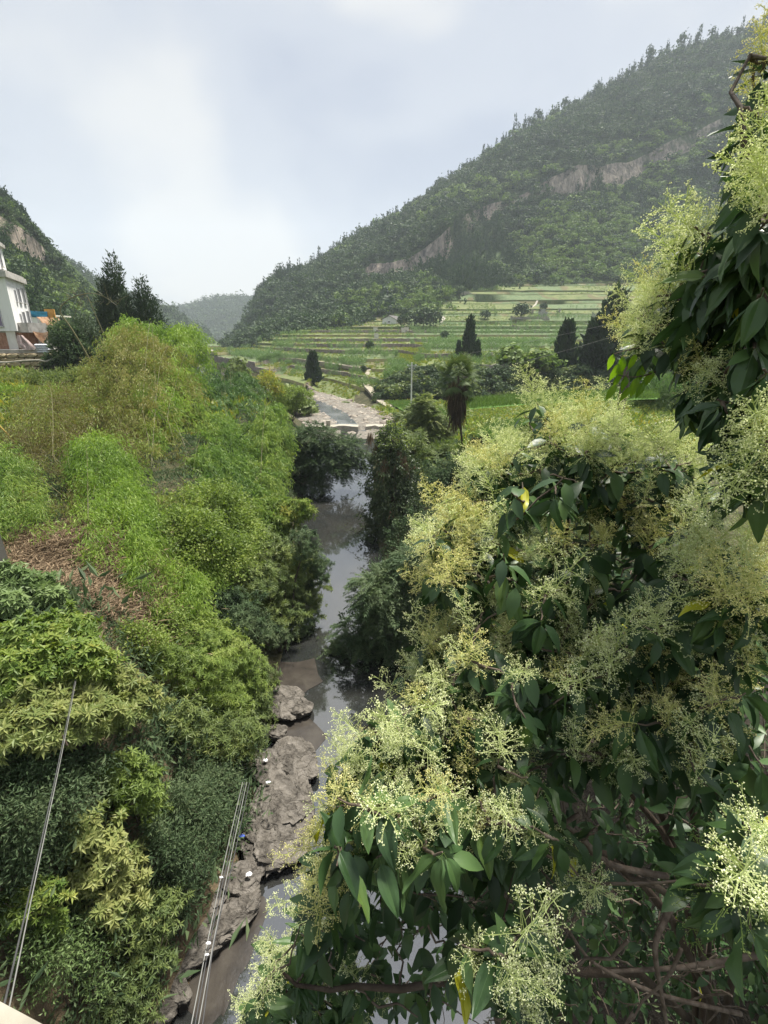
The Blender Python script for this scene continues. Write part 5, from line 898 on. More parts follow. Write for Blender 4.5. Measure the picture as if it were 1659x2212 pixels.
# bamboo clumps (base px,py, crest px,py, tip px,py, weight, radius)
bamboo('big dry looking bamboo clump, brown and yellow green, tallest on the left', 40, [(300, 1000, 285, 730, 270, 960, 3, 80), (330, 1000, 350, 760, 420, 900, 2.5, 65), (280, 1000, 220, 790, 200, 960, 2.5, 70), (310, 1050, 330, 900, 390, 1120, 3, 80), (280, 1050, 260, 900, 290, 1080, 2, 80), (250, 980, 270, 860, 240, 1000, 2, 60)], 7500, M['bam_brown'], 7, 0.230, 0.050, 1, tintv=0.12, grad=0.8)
bamboo('feathery lime bamboo plume leaning over the valley', 44, [(330, 960, 330, 710, 300, 800, 2, 45), (350, 960, 395, 715, 430, 790, 3, 48), (340, 960, 300, 715, 250, 740, 2, 40), (350, 980, 390, 790, 425, 900, 2, 45)], 3600, M['bam_lime'], 6, 0.300, 0.060, 0)
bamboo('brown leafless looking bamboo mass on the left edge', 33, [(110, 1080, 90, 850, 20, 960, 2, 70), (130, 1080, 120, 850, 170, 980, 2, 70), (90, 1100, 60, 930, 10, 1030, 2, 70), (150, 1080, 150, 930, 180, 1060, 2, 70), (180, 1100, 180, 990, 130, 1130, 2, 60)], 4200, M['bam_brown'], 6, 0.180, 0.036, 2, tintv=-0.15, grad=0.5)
bamboo('bright green bamboo arching down to the right over the dry litter', 24, [(190, 1180, 215, 950, 320, 1230, 4, 52), (200, 1180, 245, 985, 340, 1190, 3, 50), (190, 1200, 185, 970, 170, 1040, 1.6, 42), (220, 1200, 270, 1060, 300, 1265, 3, 45)], 6200, M['bam_lime'], 6, 0.210, 0.042, 0, culm='culm', tintv=-0.05)
bamboo('green bamboo sprays at the left edge', 22, [(-60, 1180, 10, 985, 60, 1130, 2, 50), (-60, 1200, -10, 1000, 20, 1150, 2, 50), (-40, 1200, 40, 1050, 95, 1160, 1.5, 34)], 2200, M['bam_green'], 6, 0.210, 0.042, 0, tintv=0.10)
bamboo('dark bluish bamboo thicket far down the left bank', 66, [(470, 900, 420, 810, 410, 880, 1, 45), (480, 900, 470, 800, 470, 880, 1, 48), (500, 900, 520, 815, 540, 880, 1, 45), (470, 920, 450, 850, 440, 910, 1, 45)], 2300, M['bam_dark'], 7, 0.450, 0.110, 0)
bamboo('green bamboo clump behind the vine bush', 46, [(470, 1080, 465, 905, 440, 1000, 2, 50), (490, 1080, 490, 920, 520, 1010, 2, 45), (480, 1080, 450, 980, 430, 1060, 1.5, 50), (500, 1080, 500, 1000, 500, 1070, 1.5, 45)], 4200, M['bam_green'], 7, 0.330, 0.075, 0, tintv=-0.22)
bamboo('taller bright bamboo clump leaning to the river', 44, [(560, 1120, 580, 885, 600, 980, 2, 42), (560, 1120, 550, 930, 540, 1020, 2, 42), (570, 1130, 585, 990, 590, 1080, 2, 40), (560, 1130, 550, 1040, 545, 1100, 1.5, 45), (570, 1080, 605, 930, 615, 1010, 1, 28)], 5200, M['bam_green'], 7, 0.330, 0.075, 0, tintv=0.28)
bamboo('low lime bamboo at the edge of the dry litter', 21, [(380, 1330, 390, 1200, 350, 1290, 1, 48), (400, 1330, 430, 1190, 460, 1280, 1, 46), (390, 1330, 410, 1250, 440, 1320, 1, 40)], 1800, M['bam_lime'], 6, 0.170, 0.036, 0, tintv=-0.1)
o = thing('bamboo_pole', 'yellow bamboo pole leaning out at the left edge', 'bamboo pole', W(70, 1010, 30)); g = Geo(); tube(g, [W(-30, 890, 30), W(20, 942, 30.3), W(80, 1015, 30.6), W(92, 1035, 30.8)], 0.05, 6); g.build('pole', M['culm_yel'], o, True)
# river-side trees and shrubs, left bank
T1 = plant('acacia_tree', 'dark feathery tree leaning out over the river', 'tree', [(655, 960, 48, 30), (690, 945, 45, 26), (735, 975, 44, 26), (640, 1000, 40, 34), (700, 1000, 50, 26), (740, 1010, 34, 20), (660, 1045, 40, 26), (765, 995, 22, 16), (690, 1040, 28, 14)], 48, 1500, F_pin(7, 0.17, 0.075, 0.75, 0.35, 3), M['shrub_dark'], 0.8, r0=0.14, ns=9, shell=0.35, base=(-9.6, 47.5), part='trunk')
plant('vine_bush', 'bush smothered in lime green creeper', 'bush', [(455, 1110, 85, 52), (500, 1150, 58, 60), (410, 1160, 60, 55), (455, 1200, 80, 50)], 27, 4200, F_clu(8, 0.13, 0.085, 1.1, 0.13, 0.1, 0.6), M['shrub_lime'], 0.9, shell=0.12)
plant('shrub', 'shrub with yellow tipped drooping leaves beside the water', 'shrub', [(610, 1110, 48, 30), (650, 1100, 30, 22), (580, 1140, 44, 34)], 32, 1000, F_ros(0.34, 0.075, 9, 0.5), M['shrub_yel'], 0.8, tintv=-0.1)
plant('shrub', 'tall bluish green shrub hanging over the water', 'shrub', [(560, 1190, 60, 46), (620, 1215, 60, 44), (660, 1235, 40, 40), (600, 1270, 70, 46), (540, 1260, 60, 50), (655, 1300, 36, 44), (600, 1330, 60, 30)], 25, 2700, F_ros(0.22, 0.062, 9, 0.45), M['shrub'], 0.9, tintv=-0.1)
plant('shrub', 'darker shrub below the bluish one at the water edge', 'shrub', [(520, 1340, 60, 44), (580, 1370, 50, 30), (640, 1350, 40, 30), (480, 1300, 50, 36), (660, 1180, 30, 40), (690, 1230, 20, 36)], 23.5, 1800, F_ros(0.19, 0.05, 8, 0.4), M['shrub_dark'], 0.9, tintv=0.15)
plant('creeper', 'yellow green creeper trailing over the litter edge', 'creeper', [(360, 1340, 40, 30), (420, 1350, 44, 30), (300, 1380, 50, 30), (470, 1370, 40, 30)], 18.5, 1100, F_clu(8, 0.10, 0.06, 1.0, 0.12, 0.1, 0.6), M['shrub_lime'], 0.9, ns=2)
plant('shrub', 'bright lance leaved shrub in the middle of the left bank', 'shrub', [(400, 1390, 70, 40), (470, 1400, 70, 48), (520, 1450, 52, 60), (430, 1460, 80, 50), (350, 1430, 60, 40), (545, 1500, 36, 50), (480, 1520, 60, 46)], 16.2, 2700, F_ros(0.165, 0.042, 9, 0.3), M['shrub_lime'], 0.9, tintv=-0.12)
plant('shrub', 'dark lance leaved shrub hanging above the rocks', 'shrub', [(560, 1540, 34, 44), (530, 1590, 44, 46), (470, 1600, 56, 46), (570, 1470, 26, 46), (400, 1560, 50, 40)], 15, 1300, F_ros(0.165, 0.042, 8, 0.4), M['shrub'], 0.9, tintv=-0.15)
plant('nettle_patch', 'yellowish patch of nettle-like weeds on the left', 'weeds', [(60, 1390, 80, 44), (150, 1360, 56, 40), (40, 1460, 70, 50), (130, 1430, 80, 50), (200, 1440, 50, 44)], 13.8, 2300, F_ros(0.15, 0.06, 8, 0.35), M['shrub_yel'], 0.8, tintv=-0.05)
plant('shrub', 'pale dusty green shrub by the concrete corner on the left', 'shrub', [(20, 1255, 48, 28), (70, 1262, 40, 24), (10, 1310, 40, 30), (110, 1290, 24, 20)], 15.5, 850, F_ros(0.20, 0.075, 7, 0.4), M['shrub_pale'], 0.8)
plant('shrub', 'large whorled leaf shrub at the left edge above the cliff', 'shrub', [(60, 1520, 80, 44), (150, 1500, 70, 44), (230, 1480, 60, 40), (40, 1580, 70, 40), (130, 1570, 70, 40), (230, 1550, 56, 36), (290, 1520, 46, 40)], 11.6, 1700, F_ros(0.165, 0.050, 9, 0.3), M['shrub'], 0.9, tintv=0.12)
plant('shrub', 'whorled leaf shrub hanging in the shadow, right of the grey cable', 'shrub', [(250, 1690, 46, 26), (300, 1710, 50, 40), (335, 1750, 30, 30), (270, 1650, 40, 24), (215, 1680, 26, 20)], 10.2, 480, F_ros(0.155, 0.048, 8, 0.3), M['shrub_lime'], 0.9, tintv=-0.1, r0=0.03)
plant('shrub', 'big leaved shrub growing out of the mud cliff', 'shrub', [(180, 1800, 46, 34), (230, 1830, 50, 40), (190, 1890, 56, 40), (260, 1900, 50, 44), (290, 1850, 30, 36), (220, 1960, 50, 36), (160, 1770, 30, 24)], 8.9, 560, F_ros(0.165, 0.06, 8, 0.3), M['shrub'], 0.9, tintv=0.25, r0=0.03)
plant('shrub', 'bluish shrub near the foot of the mud cliff', 'shrub', [(270, 1990, 60, 40), (310, 2040, 56, 40), (350, 1960, 40, 40), (290, 2090, 50, 30), (340, 2010, 40, 40)], 8.4, 600, F_ros(0.13, 0.034, 8, 0.35), M['shrub'], 0.9, tintv=-0.2, r0=0.03)
plant('weeds', 'pale weeds beside the grey cable at the lower left', 'weeds', [(50, 1950, 56, 30), (100, 1930, 40, 34), (20, 1990, 36, 26), (110, 1990, 30, 30)], 7.6, 360, F_ros(0.11, 0.04, 7, 0.3), M['shrub_yel'], 0.8, r0=0.02, tintv=-0.15)
plant('weeds', 'fine dark weeds on the bank just above the rocks', 'weeds', [(430, 1760, 50, 60), (400, 1850, 46, 60), (440, 1690, 50, 40), (380, 1930, 40, 46), (350, 1830, 40, 60), (380, 1740, 40, 50)], 10.6, 1500, F_clu(8, 0.10, 0.03, 0.9, 0.12, 0.1, 0.5), M['shrub_dark'], 0.6, r0=0.02, tintv=0.15)
plant('weeds', 'dark tangled weeds hanging on the upper mud cliff', 'weeds', [(60, 1680, 70, 50), (130, 1720, 60, 50), (40, 1780, 60, 60), (110, 1830, 40, 50), (180, 1650, 50, 30), (30, 1870, 40, 40)], 9.6, 1300, F_clu(8, 0.09, 0.03, 0.9, 0.12, 0.1, 0.5), M['shrub_dark'], 0.6, r0=0.02, tintv=0.1)
plant('weeds', 'thin pale weeds on the bare mud at the bottom left', 'weeds', [(60, 2060, 50, 26), (120, 2080, 50, 30), (180, 2060, 40, 30), (90, 2130, 40, 20), (200, 2130, 46, 26), (150, 2010, 40, 26)], 6.5, 420, F_clu(8, 0.08, 0.025, 0.9, 0.12, 0.1, 0.5), M['shrub_pale'], 0.5, r0=0.012, tintv=-0.2)
plant('weeds', 'bluish weeds between the mud cliff and the lowest rocks', 'weeds', [(260, 2150, 50, 30), (310, 2130, 40, 30), (290, 2190, 50, 24), (230, 2195, 40, 20)], 7.0, 420, F_ros(0.10, 0.028, 8, 0.35), M['shrub'], 0.6, r0=0.012, tintv=-0.25)
# bank cover and dry litter
T_UC = [tuft_mesh(i, M['shrub_dark'], 60, 0.17, 0.045, 1.3) for i in range(4)]
n = 5200; yy = 4 + 62 * ru(0, 1, n) ** 1.6; xx = xL(yy) - 1.2 - ru(0, 1, n) ** 1.2 * 18; k = (gz(xx, yy) > 0.7) & ~((yy < 9.0) & (xx > -9) & (ru(0, 1, n) < 0.6)); xx, yy = xx[k], yy[k]
n2 = 900; y2 = 5.2 + 12 * ru(0, 1, n2); x2 = xL(y2) - 0.35 - 2.4 * ru(0, 1, n2) ** 1.3; k = gz(x2, y2) > 0.25
xx = np.concatenate([xx, x2[k]]); yy = np.concatenate([yy, y2[k]])
LX, LY = hit(225, 1265)[:2]; LX2, LY2 = hit(190, 1210)[:2]
dl = np.minimum(np.hypot((xx - LX) / 2.2, (yy - LY) / 2.2), np.hypot((xx - LX2) / 2.8, (yy - LY2) / 2.8)); xx, yy = xx[dl > 1], yy[dl > 1]
sc_on('bank_undergrowth', np.c_[xx, yy, gz(xx, yy)], 1.0, T_UC, 'dark undergrowth covering the left bank', 1.0, 0.35)
n = 4200; yy = 4 + 66 * ru(0, 1, n) ** 1.4; xx = xR(yy) + 0.6 + ru(0, 1, n) ** 1.1 * 16; k = (gz(xx, yy) > 0.4) & ((yy > 13) | (ru(0, 1, n) < .35)); xx, yy = xx[k], yy[k]
sc_on('bank_undergrowth', np.c_[xx, yy, gz(xx, yy)], 1.1, T_UC, 'dark undergrowth covering the right bank', 1.0, 0.35)
n = 6500; xx = ru(-1, 95, n); yy = 56 + ru(0, 1, n) * 55; k = (xx > xR(yy) + 3) & (np.abs(xx) < yy * 0.9)
pq = np.concatenate(Q); ix = set((int(a_ // 1), int(b_ // 1)) for a_, b_ in pq[:, :2]); k &= np.array([(int(a_ // 1), int(b_ // 1)) not in ix for a_, b_ in zip(xx, yy)]); xx, yy = xx[k], yy[k]
sc_on('meadow_grass', np.c_[xx, yy, gz(xx, yy)], 0.8, T_TF + T_VG, 'rough grass on the flat ground beside the paddies', 0.8, 0.35)
n = 5000; yy = 30 + 42 * ru(0, 1, n); xx = -14 - 42 * ru(0, 1, n); k = np.abs(xx) < yy; xx, yy = xx[k], yy[k]
sc_on('plateau_grass', np.c_[xx, yy, gz(xx, yy)], 0.7, T_TF + T_VG + T_UC, 'rough grass on the left plateau', 0.9, 0.35)
def lit_mesh(i):
    g = Geo(); n = 40; C = rng.normal(size=(n, 3)) * [0.35, 0.35, 0.05]; D = rsph(n) * [1, 1, 0.25]; N = rng.normal(size=(n, 3)) * 0.4; N[:, 2] += 1; leaves(g, C, D, N, ru(0.14, 0.30, n), 0.025, ru(0, 1, n), 0, 0.05); return g.mesh('litter_%d' % i, M['litter'])
n = 2600; a = ru(0, 6.3, n); r = np.sqrt(ru(0, 1, n)); h_ = ru(0, 1, n) < 0.5; xx = np.where(h_, LX + np.cos(a) * r * 2.8, LX2 + np.cos(a) * r * 3.4); yy = np.where(h_, LY + np.sin(a) * r * 2.8, LY2 + np.sin(a) * r * 3.4)
sc_on('leaf_litter', np.c_[xx, yy, gz(xx, yy) + 0.04], 1.0, [lit_mesh(i) for i in range(4)], 'brown fallen bamboo leaves on the bank')
# ------------------------------------------------------------ right bank
def vine_column():
    Y = 36.5; b = on(*W(850, 1260, Y)[:2]); o = thing('vine_column', 'tall column of dark creepers smothering a dead palm on the right bank', 'creeper', b)
    lb = [(848, 955, 30, 34), (845, 1000, 44, 44), (850, 1060, 52, 55), (868, 1120, 66, 60), (850, 1180, 60, 55), (890, 1170, 60, 60), (870, 1230, 66, 50), (828, 1225, 40, 40), (850, 1290, 60, 44), (920, 1260, 60, 50)]; lobes = []
    for px, py, rx, ry in lb: k = mpp(px, py, Y); lobes.append((*W(px, py, Y), rx * k, rx * k, ry * k))
    C, O, k, r = lobes_pts(lobes, 7600, 0.10, -0.05); top = sm(9.0, 6.6, C[:, 2]) ; t = np.clip(0.42 + 0.5 * (fbm(C[:, 0] * 1.3, C[:, 2] * 1.3, 3, 3) - .47) * 2 + rng.normal(size=len(C)) * .12, 0.02, 0.98); t = np.where(ru(0, 1, len(C)) < 0.008, 1.0, t)
    g = Geo(); cluster_leaves(g, C, O * [1, 1, 0.3] - [0, 0, 0.5], 8, 0.20, 0.115, t, 0.7, 0.12, 0.3, 0.3, 0.06); g.build('creeper_leaves', M['vine'], o)
    k = C[:, 2] > C[:, 2].max() - 1.8; g = Geo(); cluster_leaves(g, C[k], O[k], 6, 0.16, 0.10, t[k], 0.8, 0.15, 0.1, 0.7); g.build('top_leaves', M['shrub_lime'], o)
    g = Geo(); tube(g, sweep(b - [0, 0, .5], W(848, 950, Y), 6), np.linspace(.3, .2, 6), 8); g.build('trunk', M['bark'], o, True)
    for px, py, ln in ((862, 968, 60), (830, 985, 60), (800, 935, 40), (812, 960, 50), (875, 985, 50)):
        c = W(px, py, Y - 1.2 * (px > 820)); n = 46; D = rng.normal(size=(n, 3)) * 0.16; D[:, 2] = -1; g = Geo(); leaves(g, c + rng.normal(size=(n, 3)) * .08, D, rsph(n), ln * mpp(px, py, Y) * ru(.6, 1.2, n), 0.05, np.clip(ru(0.3, 1.0, n), 0, 1), 0, .05); g.build('dead_frond', M['palm_dead'], o)
    for (px, py, dx, dy) in ((800, 1060, -45, 20), (795, 1090, -50, 45), (790, 1130, -40, 40), (800, 1150, -30, 60), (798, 1000, -20, 60), (790, 1180, -20, 50)):
        a, e = W(px + 30, py, Y), W(px + dx, py + dy, Y - 0.6); q = sweep(a, e, 16, -0.3, 0.03); g = Geo(); tube(g, q, 0.012, 4); q2 = np.repeat(q[3:], 3, 0); n = len(q2); leaves(g, q2, rng.normal(size=(n, 3)) - [0, 0, .6], rsph(n) + [0, 0, .6], 0.15, 0.07, ru(.2, .9, n), 1, .1); g.build('tendril', [M['bark'], M['vine']], o)
vine_column()
plant('shrub', 'dark feather leaved shrub drooping over the water on the right', 'shrub', [(818, 1290, 56, 48), (862, 1290, 66, 50), (793, 1370, 62, 44), (858, 1380, 76, 56), (912, 1320, 66, 66), (778, 1420, 46, 32), (942, 1410, 66, 66), (862, 1460, 66, 36), (972, 1290, 56, 66), (942, 1490, 50, 40), (902, 1225, 60, 44), (962, 1225, 56, 50), (1012, 1230, 50, 60)], 21, 1900, F_pin(7, 0.17, 0.066, 0.66, 0.45, 3), M['shrub_dark'], 0.9, base=(2.6, 22.5), tintv=0.15, r0=0.09)
plant('shrub', 'dark dense shrub right of the creeper column', 'shrub', [(930, 1060, 44, 44), (975, 1040, 44, 50), (920, 1120, 50, 50), (980, 1110, 50, 60), (960, 1180, 50, 50), (1010, 1050, 40, 50)], 40, 1900, F_clu(9, 0.26, 0.11), M['shrub_dark'], 0.9)
plant('shrub', 'fresh green shrub behind the creeper column', 'shrub', [(905, 1000, 40, 34), (950, 995, 40, 30), (990, 1005, 36, 30), (880, 960, 30, 26), (930, 1025, 40, 30)], 46, 1500, F_pin(6, 0.2, 0.08, 0.6, 0.4, 2), M['shrub'], 0.9, tintv=-0.1)
plant('young_tree', 'young feathery tree between the creeper column and the palm', 'tree', [(920, 905, 34, 34), (900, 935, 34, 28), (945, 925, 30, 30), (925, 960, 40, 28), (915, 880, 18, 16)], 58, 900, F_pin(6, 0.26, 0.11, 0.8, 0.4, 2), M['shrub'], 0.9, tintv=-0.15)
plant('weeds', 'light green weeds at the foot of the palm', 'weeds', [(960, 975, 30, 20), (1000, 985, 24, 20), (1035, 985, 34, 22), (1060, 1000, 34, 22), (1010, 1010, 30, 20)], 47, 900, F_clu(8, 0.3, 0.07, 0.8, .15, 0, .4), M['shrub_lime'], ns=0, tintv=-0.15)
g = Geo(); b = on(*W(1052, 985, 52)[:2]); tube(g, [b - [0, 0, .3], W(1053, 935, 52)], [0.12, 0.09], 6); tag(g.build('tree_stump', M['bark'], smooth=True), 'short black stump beside the round paddy', 'stump')
plant('weeds', 'dead brown grass tuft beside the black stump', 'weeds', [(1040, 965, 22, 16), (1075, 968, 16, 12)], 52, 200, F_clu(9, 0.5, 0.05, .8, .1, 0, .2), M['palm_dead'], ns=0)
plant('reeds', 'tall reed grass clump behind the flowering privet on the right', 'reeds', [(1430, 850, 40, 30), (1470, 860, 40, 26), (1400, 865, 30, 20), (1520, 860, 30, 24)], 62, 800, F_clu(8, 0.9, 0.08, .7, .15, -0.3, .2), M['corn'], ns=0)
plant('shrub', 'dark leafy shrub under the creeper column joining it to the bank', 'shrub', [(900, 1180, 60, 60), (950, 1240, 60, 60), (880, 1260, 50, 44), (1000, 1150, 50, 70), (830, 1240, 40, 36)], 32, 1900, F_clu(9, 0.2, 0.085), M['shrub_dark'], 0.9, base=(2.0, 32))
plant('shrub', 'mid green weeds and saplings between the creeper column and the palm', 'shrub', [(900, 1060, 40, 60), (960, 1070, 50, 40), (1000, 1020, 40, 30), (890, 990, 26, 40)], 44, 1400, F_clu(8, 0.24, 0.10), M['shrub'], 0.9, tintv=-0.15)
plant('shrub', 'dark shrub on the right bank half hidden behind the flowering privet', 'shrub', [(1100, 1180, 70, 70), (1180, 1120, 70, 60), (1060, 1260, 60, 60), (1250, 1200, 80, 70)], 20, 1100, F_clu(8, 0.17, 0.08), M['shrub_dark'], 0.9)
plant('shrub', 'dark leafy undergrowth bush on the right bank below the privet branches', 'shrub', [(1050, 1480, 70, 60), (1150, 1420, 70, 60), (1120, 1560, 70, 60), (1250, 1500, 80, 70)], 12.5, 900, F_clu(8, 0.13, 0.06), M['shrub_dark'], 0.9)
# fan palm with a skirt of dead fronds
def fan_palm():
    Y = 52.0; b = on(*W(1001, 990, Y)[:2]); top = W(990, 812, Y); o = thing('fan_palm', 'fan palm with drooping dead frond skirt and thin leaning trunk', 'palm', b); g = Geo(); tube(g, [b - [0, 0, .4], b * .75 + top * .25 + [0.0, 0, 0], b * .4 + top * .6 - [0.15, 0, 0], top], [0.13, 0.10, 0.12, 0.14], 8); g.build('trunk', M['bark'], o, True)
    h = top[2] - b[2]; k = mpp(990, 812, Y)
    for q in range(34):
        a = q * 2.4; el = 1.25 - 1.9 * (q / 34); pd = np.array([math.cos(a) * math.cos(el), math.sin(a) * math.cos(el), math.sin(el)]); Lp_ = ru(26, 40) * k; c = top + pd * Lp_ + [0, 0, -0.15 * Lp_ * (1 - math.sin(el))]; g = Geo(); tube(g, [top, (top + c) / 2 + [0, 0, .05], c], 0.018, 4, 0.6)
        n = 30; fa = np.linspace(-1.9, 1.9, n); A, B = frame(pd); S = A if abs(A[2]) < abs(B[2]) else B; D = np.cos(fa)[:, None] * pd + np.sin(fa)[:, None] * S; D[:, 2] -= 0.22 + 0.25 * np.abs(np.sin(fa)); leaves(g, np.repeat(c[None], n, 0), D, np.repeat(np.cross(pd, S)[None], n, 0), ru(0.75, 1.05, n) * 26 * k, 2.0 * k, np.clip(0.35 + 0.5 * (q < 14) * .5 + rng.normal(size=n) * .12, 0, 1), 0, .05); g.build('frond', M['palm'], o)
    for q in range(26):
        f = ru(0, 1); a = ru(0, 6.3); c = top + [0, 0, -h * (0.04 + 0.40 * f)] + np.array([math.cos(a), math.sin(a), 0]) * (34 * (1 - f) * .5 + 6) * k; n = 26; D = rng.normal(size=(n, 3)) * .17; D[:, 2] = -1; g = Geo(); leaves(g, c + rng.normal(size=(n, 3)) * 4 * k, D, rsph(n), ru(26, 60, n) * k, 2.0 * k, np.clip(ru(0, .75, n) - .1 * f, 0, 1), 0, .05); g.build('dead_frond', M['palm_dead'], o)
fan_palm()
plant('broad_tree', 'slim tree with reddish brown leaves beside the far bamboo', 'tree', [(580, 826, 26, 16), (595, 838, 20, 14), (560, 838, 18, 14), (578, 812, 16, 10)], 76, 420, F_clu(7, 0.3, 0.13, .9, .18), M['shrub_yel'], tintv=0.25, r0=0.07, ns=3, part='trunk')
plant('broad_tree', 'bright layered tree on the left bank above the rapids', 'tree', [(625, 850, 30, 12), (640, 868, 32, 12), (600, 862, 24, 12), (655, 850, 20, 10), (620, 880, 30, 12)], 78, 620, F_clu(8, 0.34, 0.14, .9, .2), M['shrub_lime'], tintv=-0.1, part='trunk')
# ------------------------------------------------------------ shore rocks, cables, litter, corner walls
def rock(px, py, rx, ry, rz, label, seed, z=0.25, tilt=0.0):
    c = G(px, py, z); k = mpp(px, py, c[1]); g = Geo(); H_ = max(0.3, (rx + ry) * k * 0.24); blob(g, (0, 0, 0), (rx * k * 1.2, ry * k * 1.5, H_), seed, 5, 0.42, 1.0, rz=rz); v = g.V[0]
    r1 = np.abs(fbm(v[:, 0] * 1.5 + seed * 3, v[:, 1] * 1.5 + v[:, 2], seed + 3, 4) - .47); r2 = np.abs(fbm(v[:, 0] * 4.5, v[:, 1] * 4.5 + v[:, 2] * 3, seed + 5, 3) - .45); ca, sa = math.cos(rz + .6), math.sin(rz + .6); st = (v[:, 0] * ca + v[:, 1] * sa)
    v[:, 2] += (0.55 * np.minimum(r1, 0.16) - 0.06 + 0.22 * np.minimum(r2, 0.12) + 0.05 * np.abs((st * 3.1 + 0.6 * vnoise(v[:, 0], v[:, 1], seed)) % 1.0 - 0.5)) * np.where(v[:, 2] > -0.1, 1.2, 0); v[:, 2] = np.where(v[:, 2] > 0.62 * H_, 0.62 * H_ + (v[:, 2] - 0.62 * H_) * 0.35, v[:, 2]); v[:, :2] *= (1 + 0.20 * (np.floor((v[:, 2] + 0.15 * v[:, 0]) / 0.11) % 2 - 0.5) * (v[:, 2] > 0))[:, None]
    o = g.build('rock', M['rock'], smooth=False); o.location = c; o['label'] = label; o['category'] = 'rock'; o['group'] = 'rocks along the left shore'
for a in ((612, 1520, 34, 30, .4, 'flat grey rock farthest up the shore, below the leaves', 1), (650, 1530, 22, 14, .9, 'small flat rock touching the water beside the farthest rock', 2), (640, 1640, 36, 40, .5, 'pointed layered rock standing into the water', 3), (588, 1655, 36, 30, .3, 'rounded grey rock left of the pointed layered one', 4), (612, 1745, 52, 50, .2, 'biggest cracked rock slab on the shore', 5), (565, 1790, 44, 50, .5, 'rough slab forming the left half of the big shore ledge', 6), (600, 1825, 48, 34, .3, 'low outer lobe of the big shore ledge with a dark overhang', 7), (515, 1905, 40, 26, -.4, 'smooth pale rock behind the cable bundle', 8), (450, 1905, 30, 30, .2, 'weathered rock at the foot of the weeds', 9), (445, 1950, 30, 26, .7, 'lower weathered rock beside the cable bundle', 10),
          (490, 1995, 62, 20, .75, 'long tan ledge pointing into the brown shallows', 11), (420, 2045, 56, 22, .6, 'long grey ledge under the cable bundle', 12), (390, 2085, 36, 20, .5, 'dark low ledge behind the lower cables', 13), (372, 2110, 22, 18, .2, 'small rock near the bottom edge of the shore', 14), (385, 2140, 16, 22, 1.0, 'upright splinter of rock near the bottom of the shore', 15), (345, 2150, 20, 16, .2, 'pale stone half buried at the bottom of the bank', 16), (345, 2190, 26, 16, .2, 'lowest rock at the bottom edge of the picture', 17), (600, 1582, 18, 12, .1, 'small wet stone below the farthest rock', 18)): rock(*a)
def silt(L, seed):
    q = np.array([G(a, b, 0.012) for a, b in L]); n = 64; t = np.linspace(0, len(q), n, endpoint=False); i = t.astype(int); f = (t - i)[:, None]; f = f * f * (3 - 2 * f); P_ = q[i] * (1 - f) + q[(i + 1) % len(q)] * f; c = P_.mean(0); P_ = c + (P_ - c) * (0.85 + 0.35 * vnoise(t * 1.9, t * 0, seed))[:, None]; P_[:, 2] = 0.004 + 0.004 * seed
    g = Geo(); g.add(np.concatenate([[c * [1, 1, 0] + [0, 0, 0.03 + .004 * seed]], P_]), [(0, k + 1, (k + 1) % n + 1) for k in range(n)]); g.build('silt_bank', M['silt'], smooth=True, kind='structure')
silt([(545, 1940), (580, 1935), (560, 2010), (520, 2100), (480, 2200), (440, 2212), (400, 2180), (420, 2090), (480, 2030)], 1); silt([(590, 1560), (660, 1545), (700, 1590), (660, 1640), (600, 1620)], 2); silt([(600, 1430), (680, 1420), (690, 1470), (650, 1510), (590, 1500)], 3); silt([(470, 1960), (540, 1930), (560, 1960), (500, 2010)], 4)
def stone_on(px, py, r, label, seed, m='rock'):
    c = hit(px, py); k = mpp(px, py, c[1]); g = Geo(); blob(g, c, (r * k, r * k, r * k * .75), seed, 3, .3); tag(g.build('stone', M[m], smooth=True), label, 'stone')
stone_on(200, 1380, 16, 'pale rounded stone in the dry grass near the grey cable', 31, 'wallstone'); stone_on(224, 1218, 17, 'dark boulder in the leaf litter under the bamboo', 32)
def cable(name, pts_, r, m, label, sag=0.0, parts=None):
    g = Geo(); Q = np.array(pts_); t = np.linspace(0, len(Q) - 1, 40); q = np.stack([np.interp(t, np.arange(len(Q)), Q[:, i]) for i in range(3)], 1)
    for _ in range(6): q[1:-1] = (q[:-2] + 2 * q[1:-1] + q[2:]) / 4
    tube(g, q, r, 6); tag(g.build(name, M[m], smooth=True), label, 'cable')
cable('cable', [T(8, 2175, 2.9), T(60, 1950, 4.0), T(135, 1610, 7.2), T(177, 1390, 13), T(198, 1215, 20), T(206, 1150, 24)], 0.007, 'cable', 'long grey cable sloping down the left bank, upper strand')
cable('cable', [T(20, 2175, 2.95), T(70, 1930, 4.1), T(138, 1610, 7.25), T(179, 1390, 13), T(199, 1215, 20), T(208, 1150, 24)], 0.005, 'cable_g', 'paler thin cable sagging beside the grey one')
g = Geo(); c = T(200, 1205, 20.2); blob(g, c, (0.07, 0.07, 0.18), 3, 2, .2); tag(g.build('cable_tie', M['plastic_b'], smooth=True), 'blue plastic tie wrapped round the grey cable', 'cable tie')
for q, (dx, lb) in enumerate(((0, 'leftmost strand of the black cable bundle over the rocks'), (7, 'second strand from the left in the black cable bundle'), (13, 'second strand from the right in the black cable bundle'), (21, 'rightmost strand of the black cable bundle over the rocks'))):
    s = 1 - 0.35 * (q % 2); cable('cable', [T(410 + dx * 1.2, 2230, 6.3), T(447 + dx * s, 2040, 7.6), T(485 + dx * .9, 1860, 9.6), T(524 + dx * .7, 1690, 12.6)], 0.0085, 'cable' if q % 2 else 'cable_g', lb)
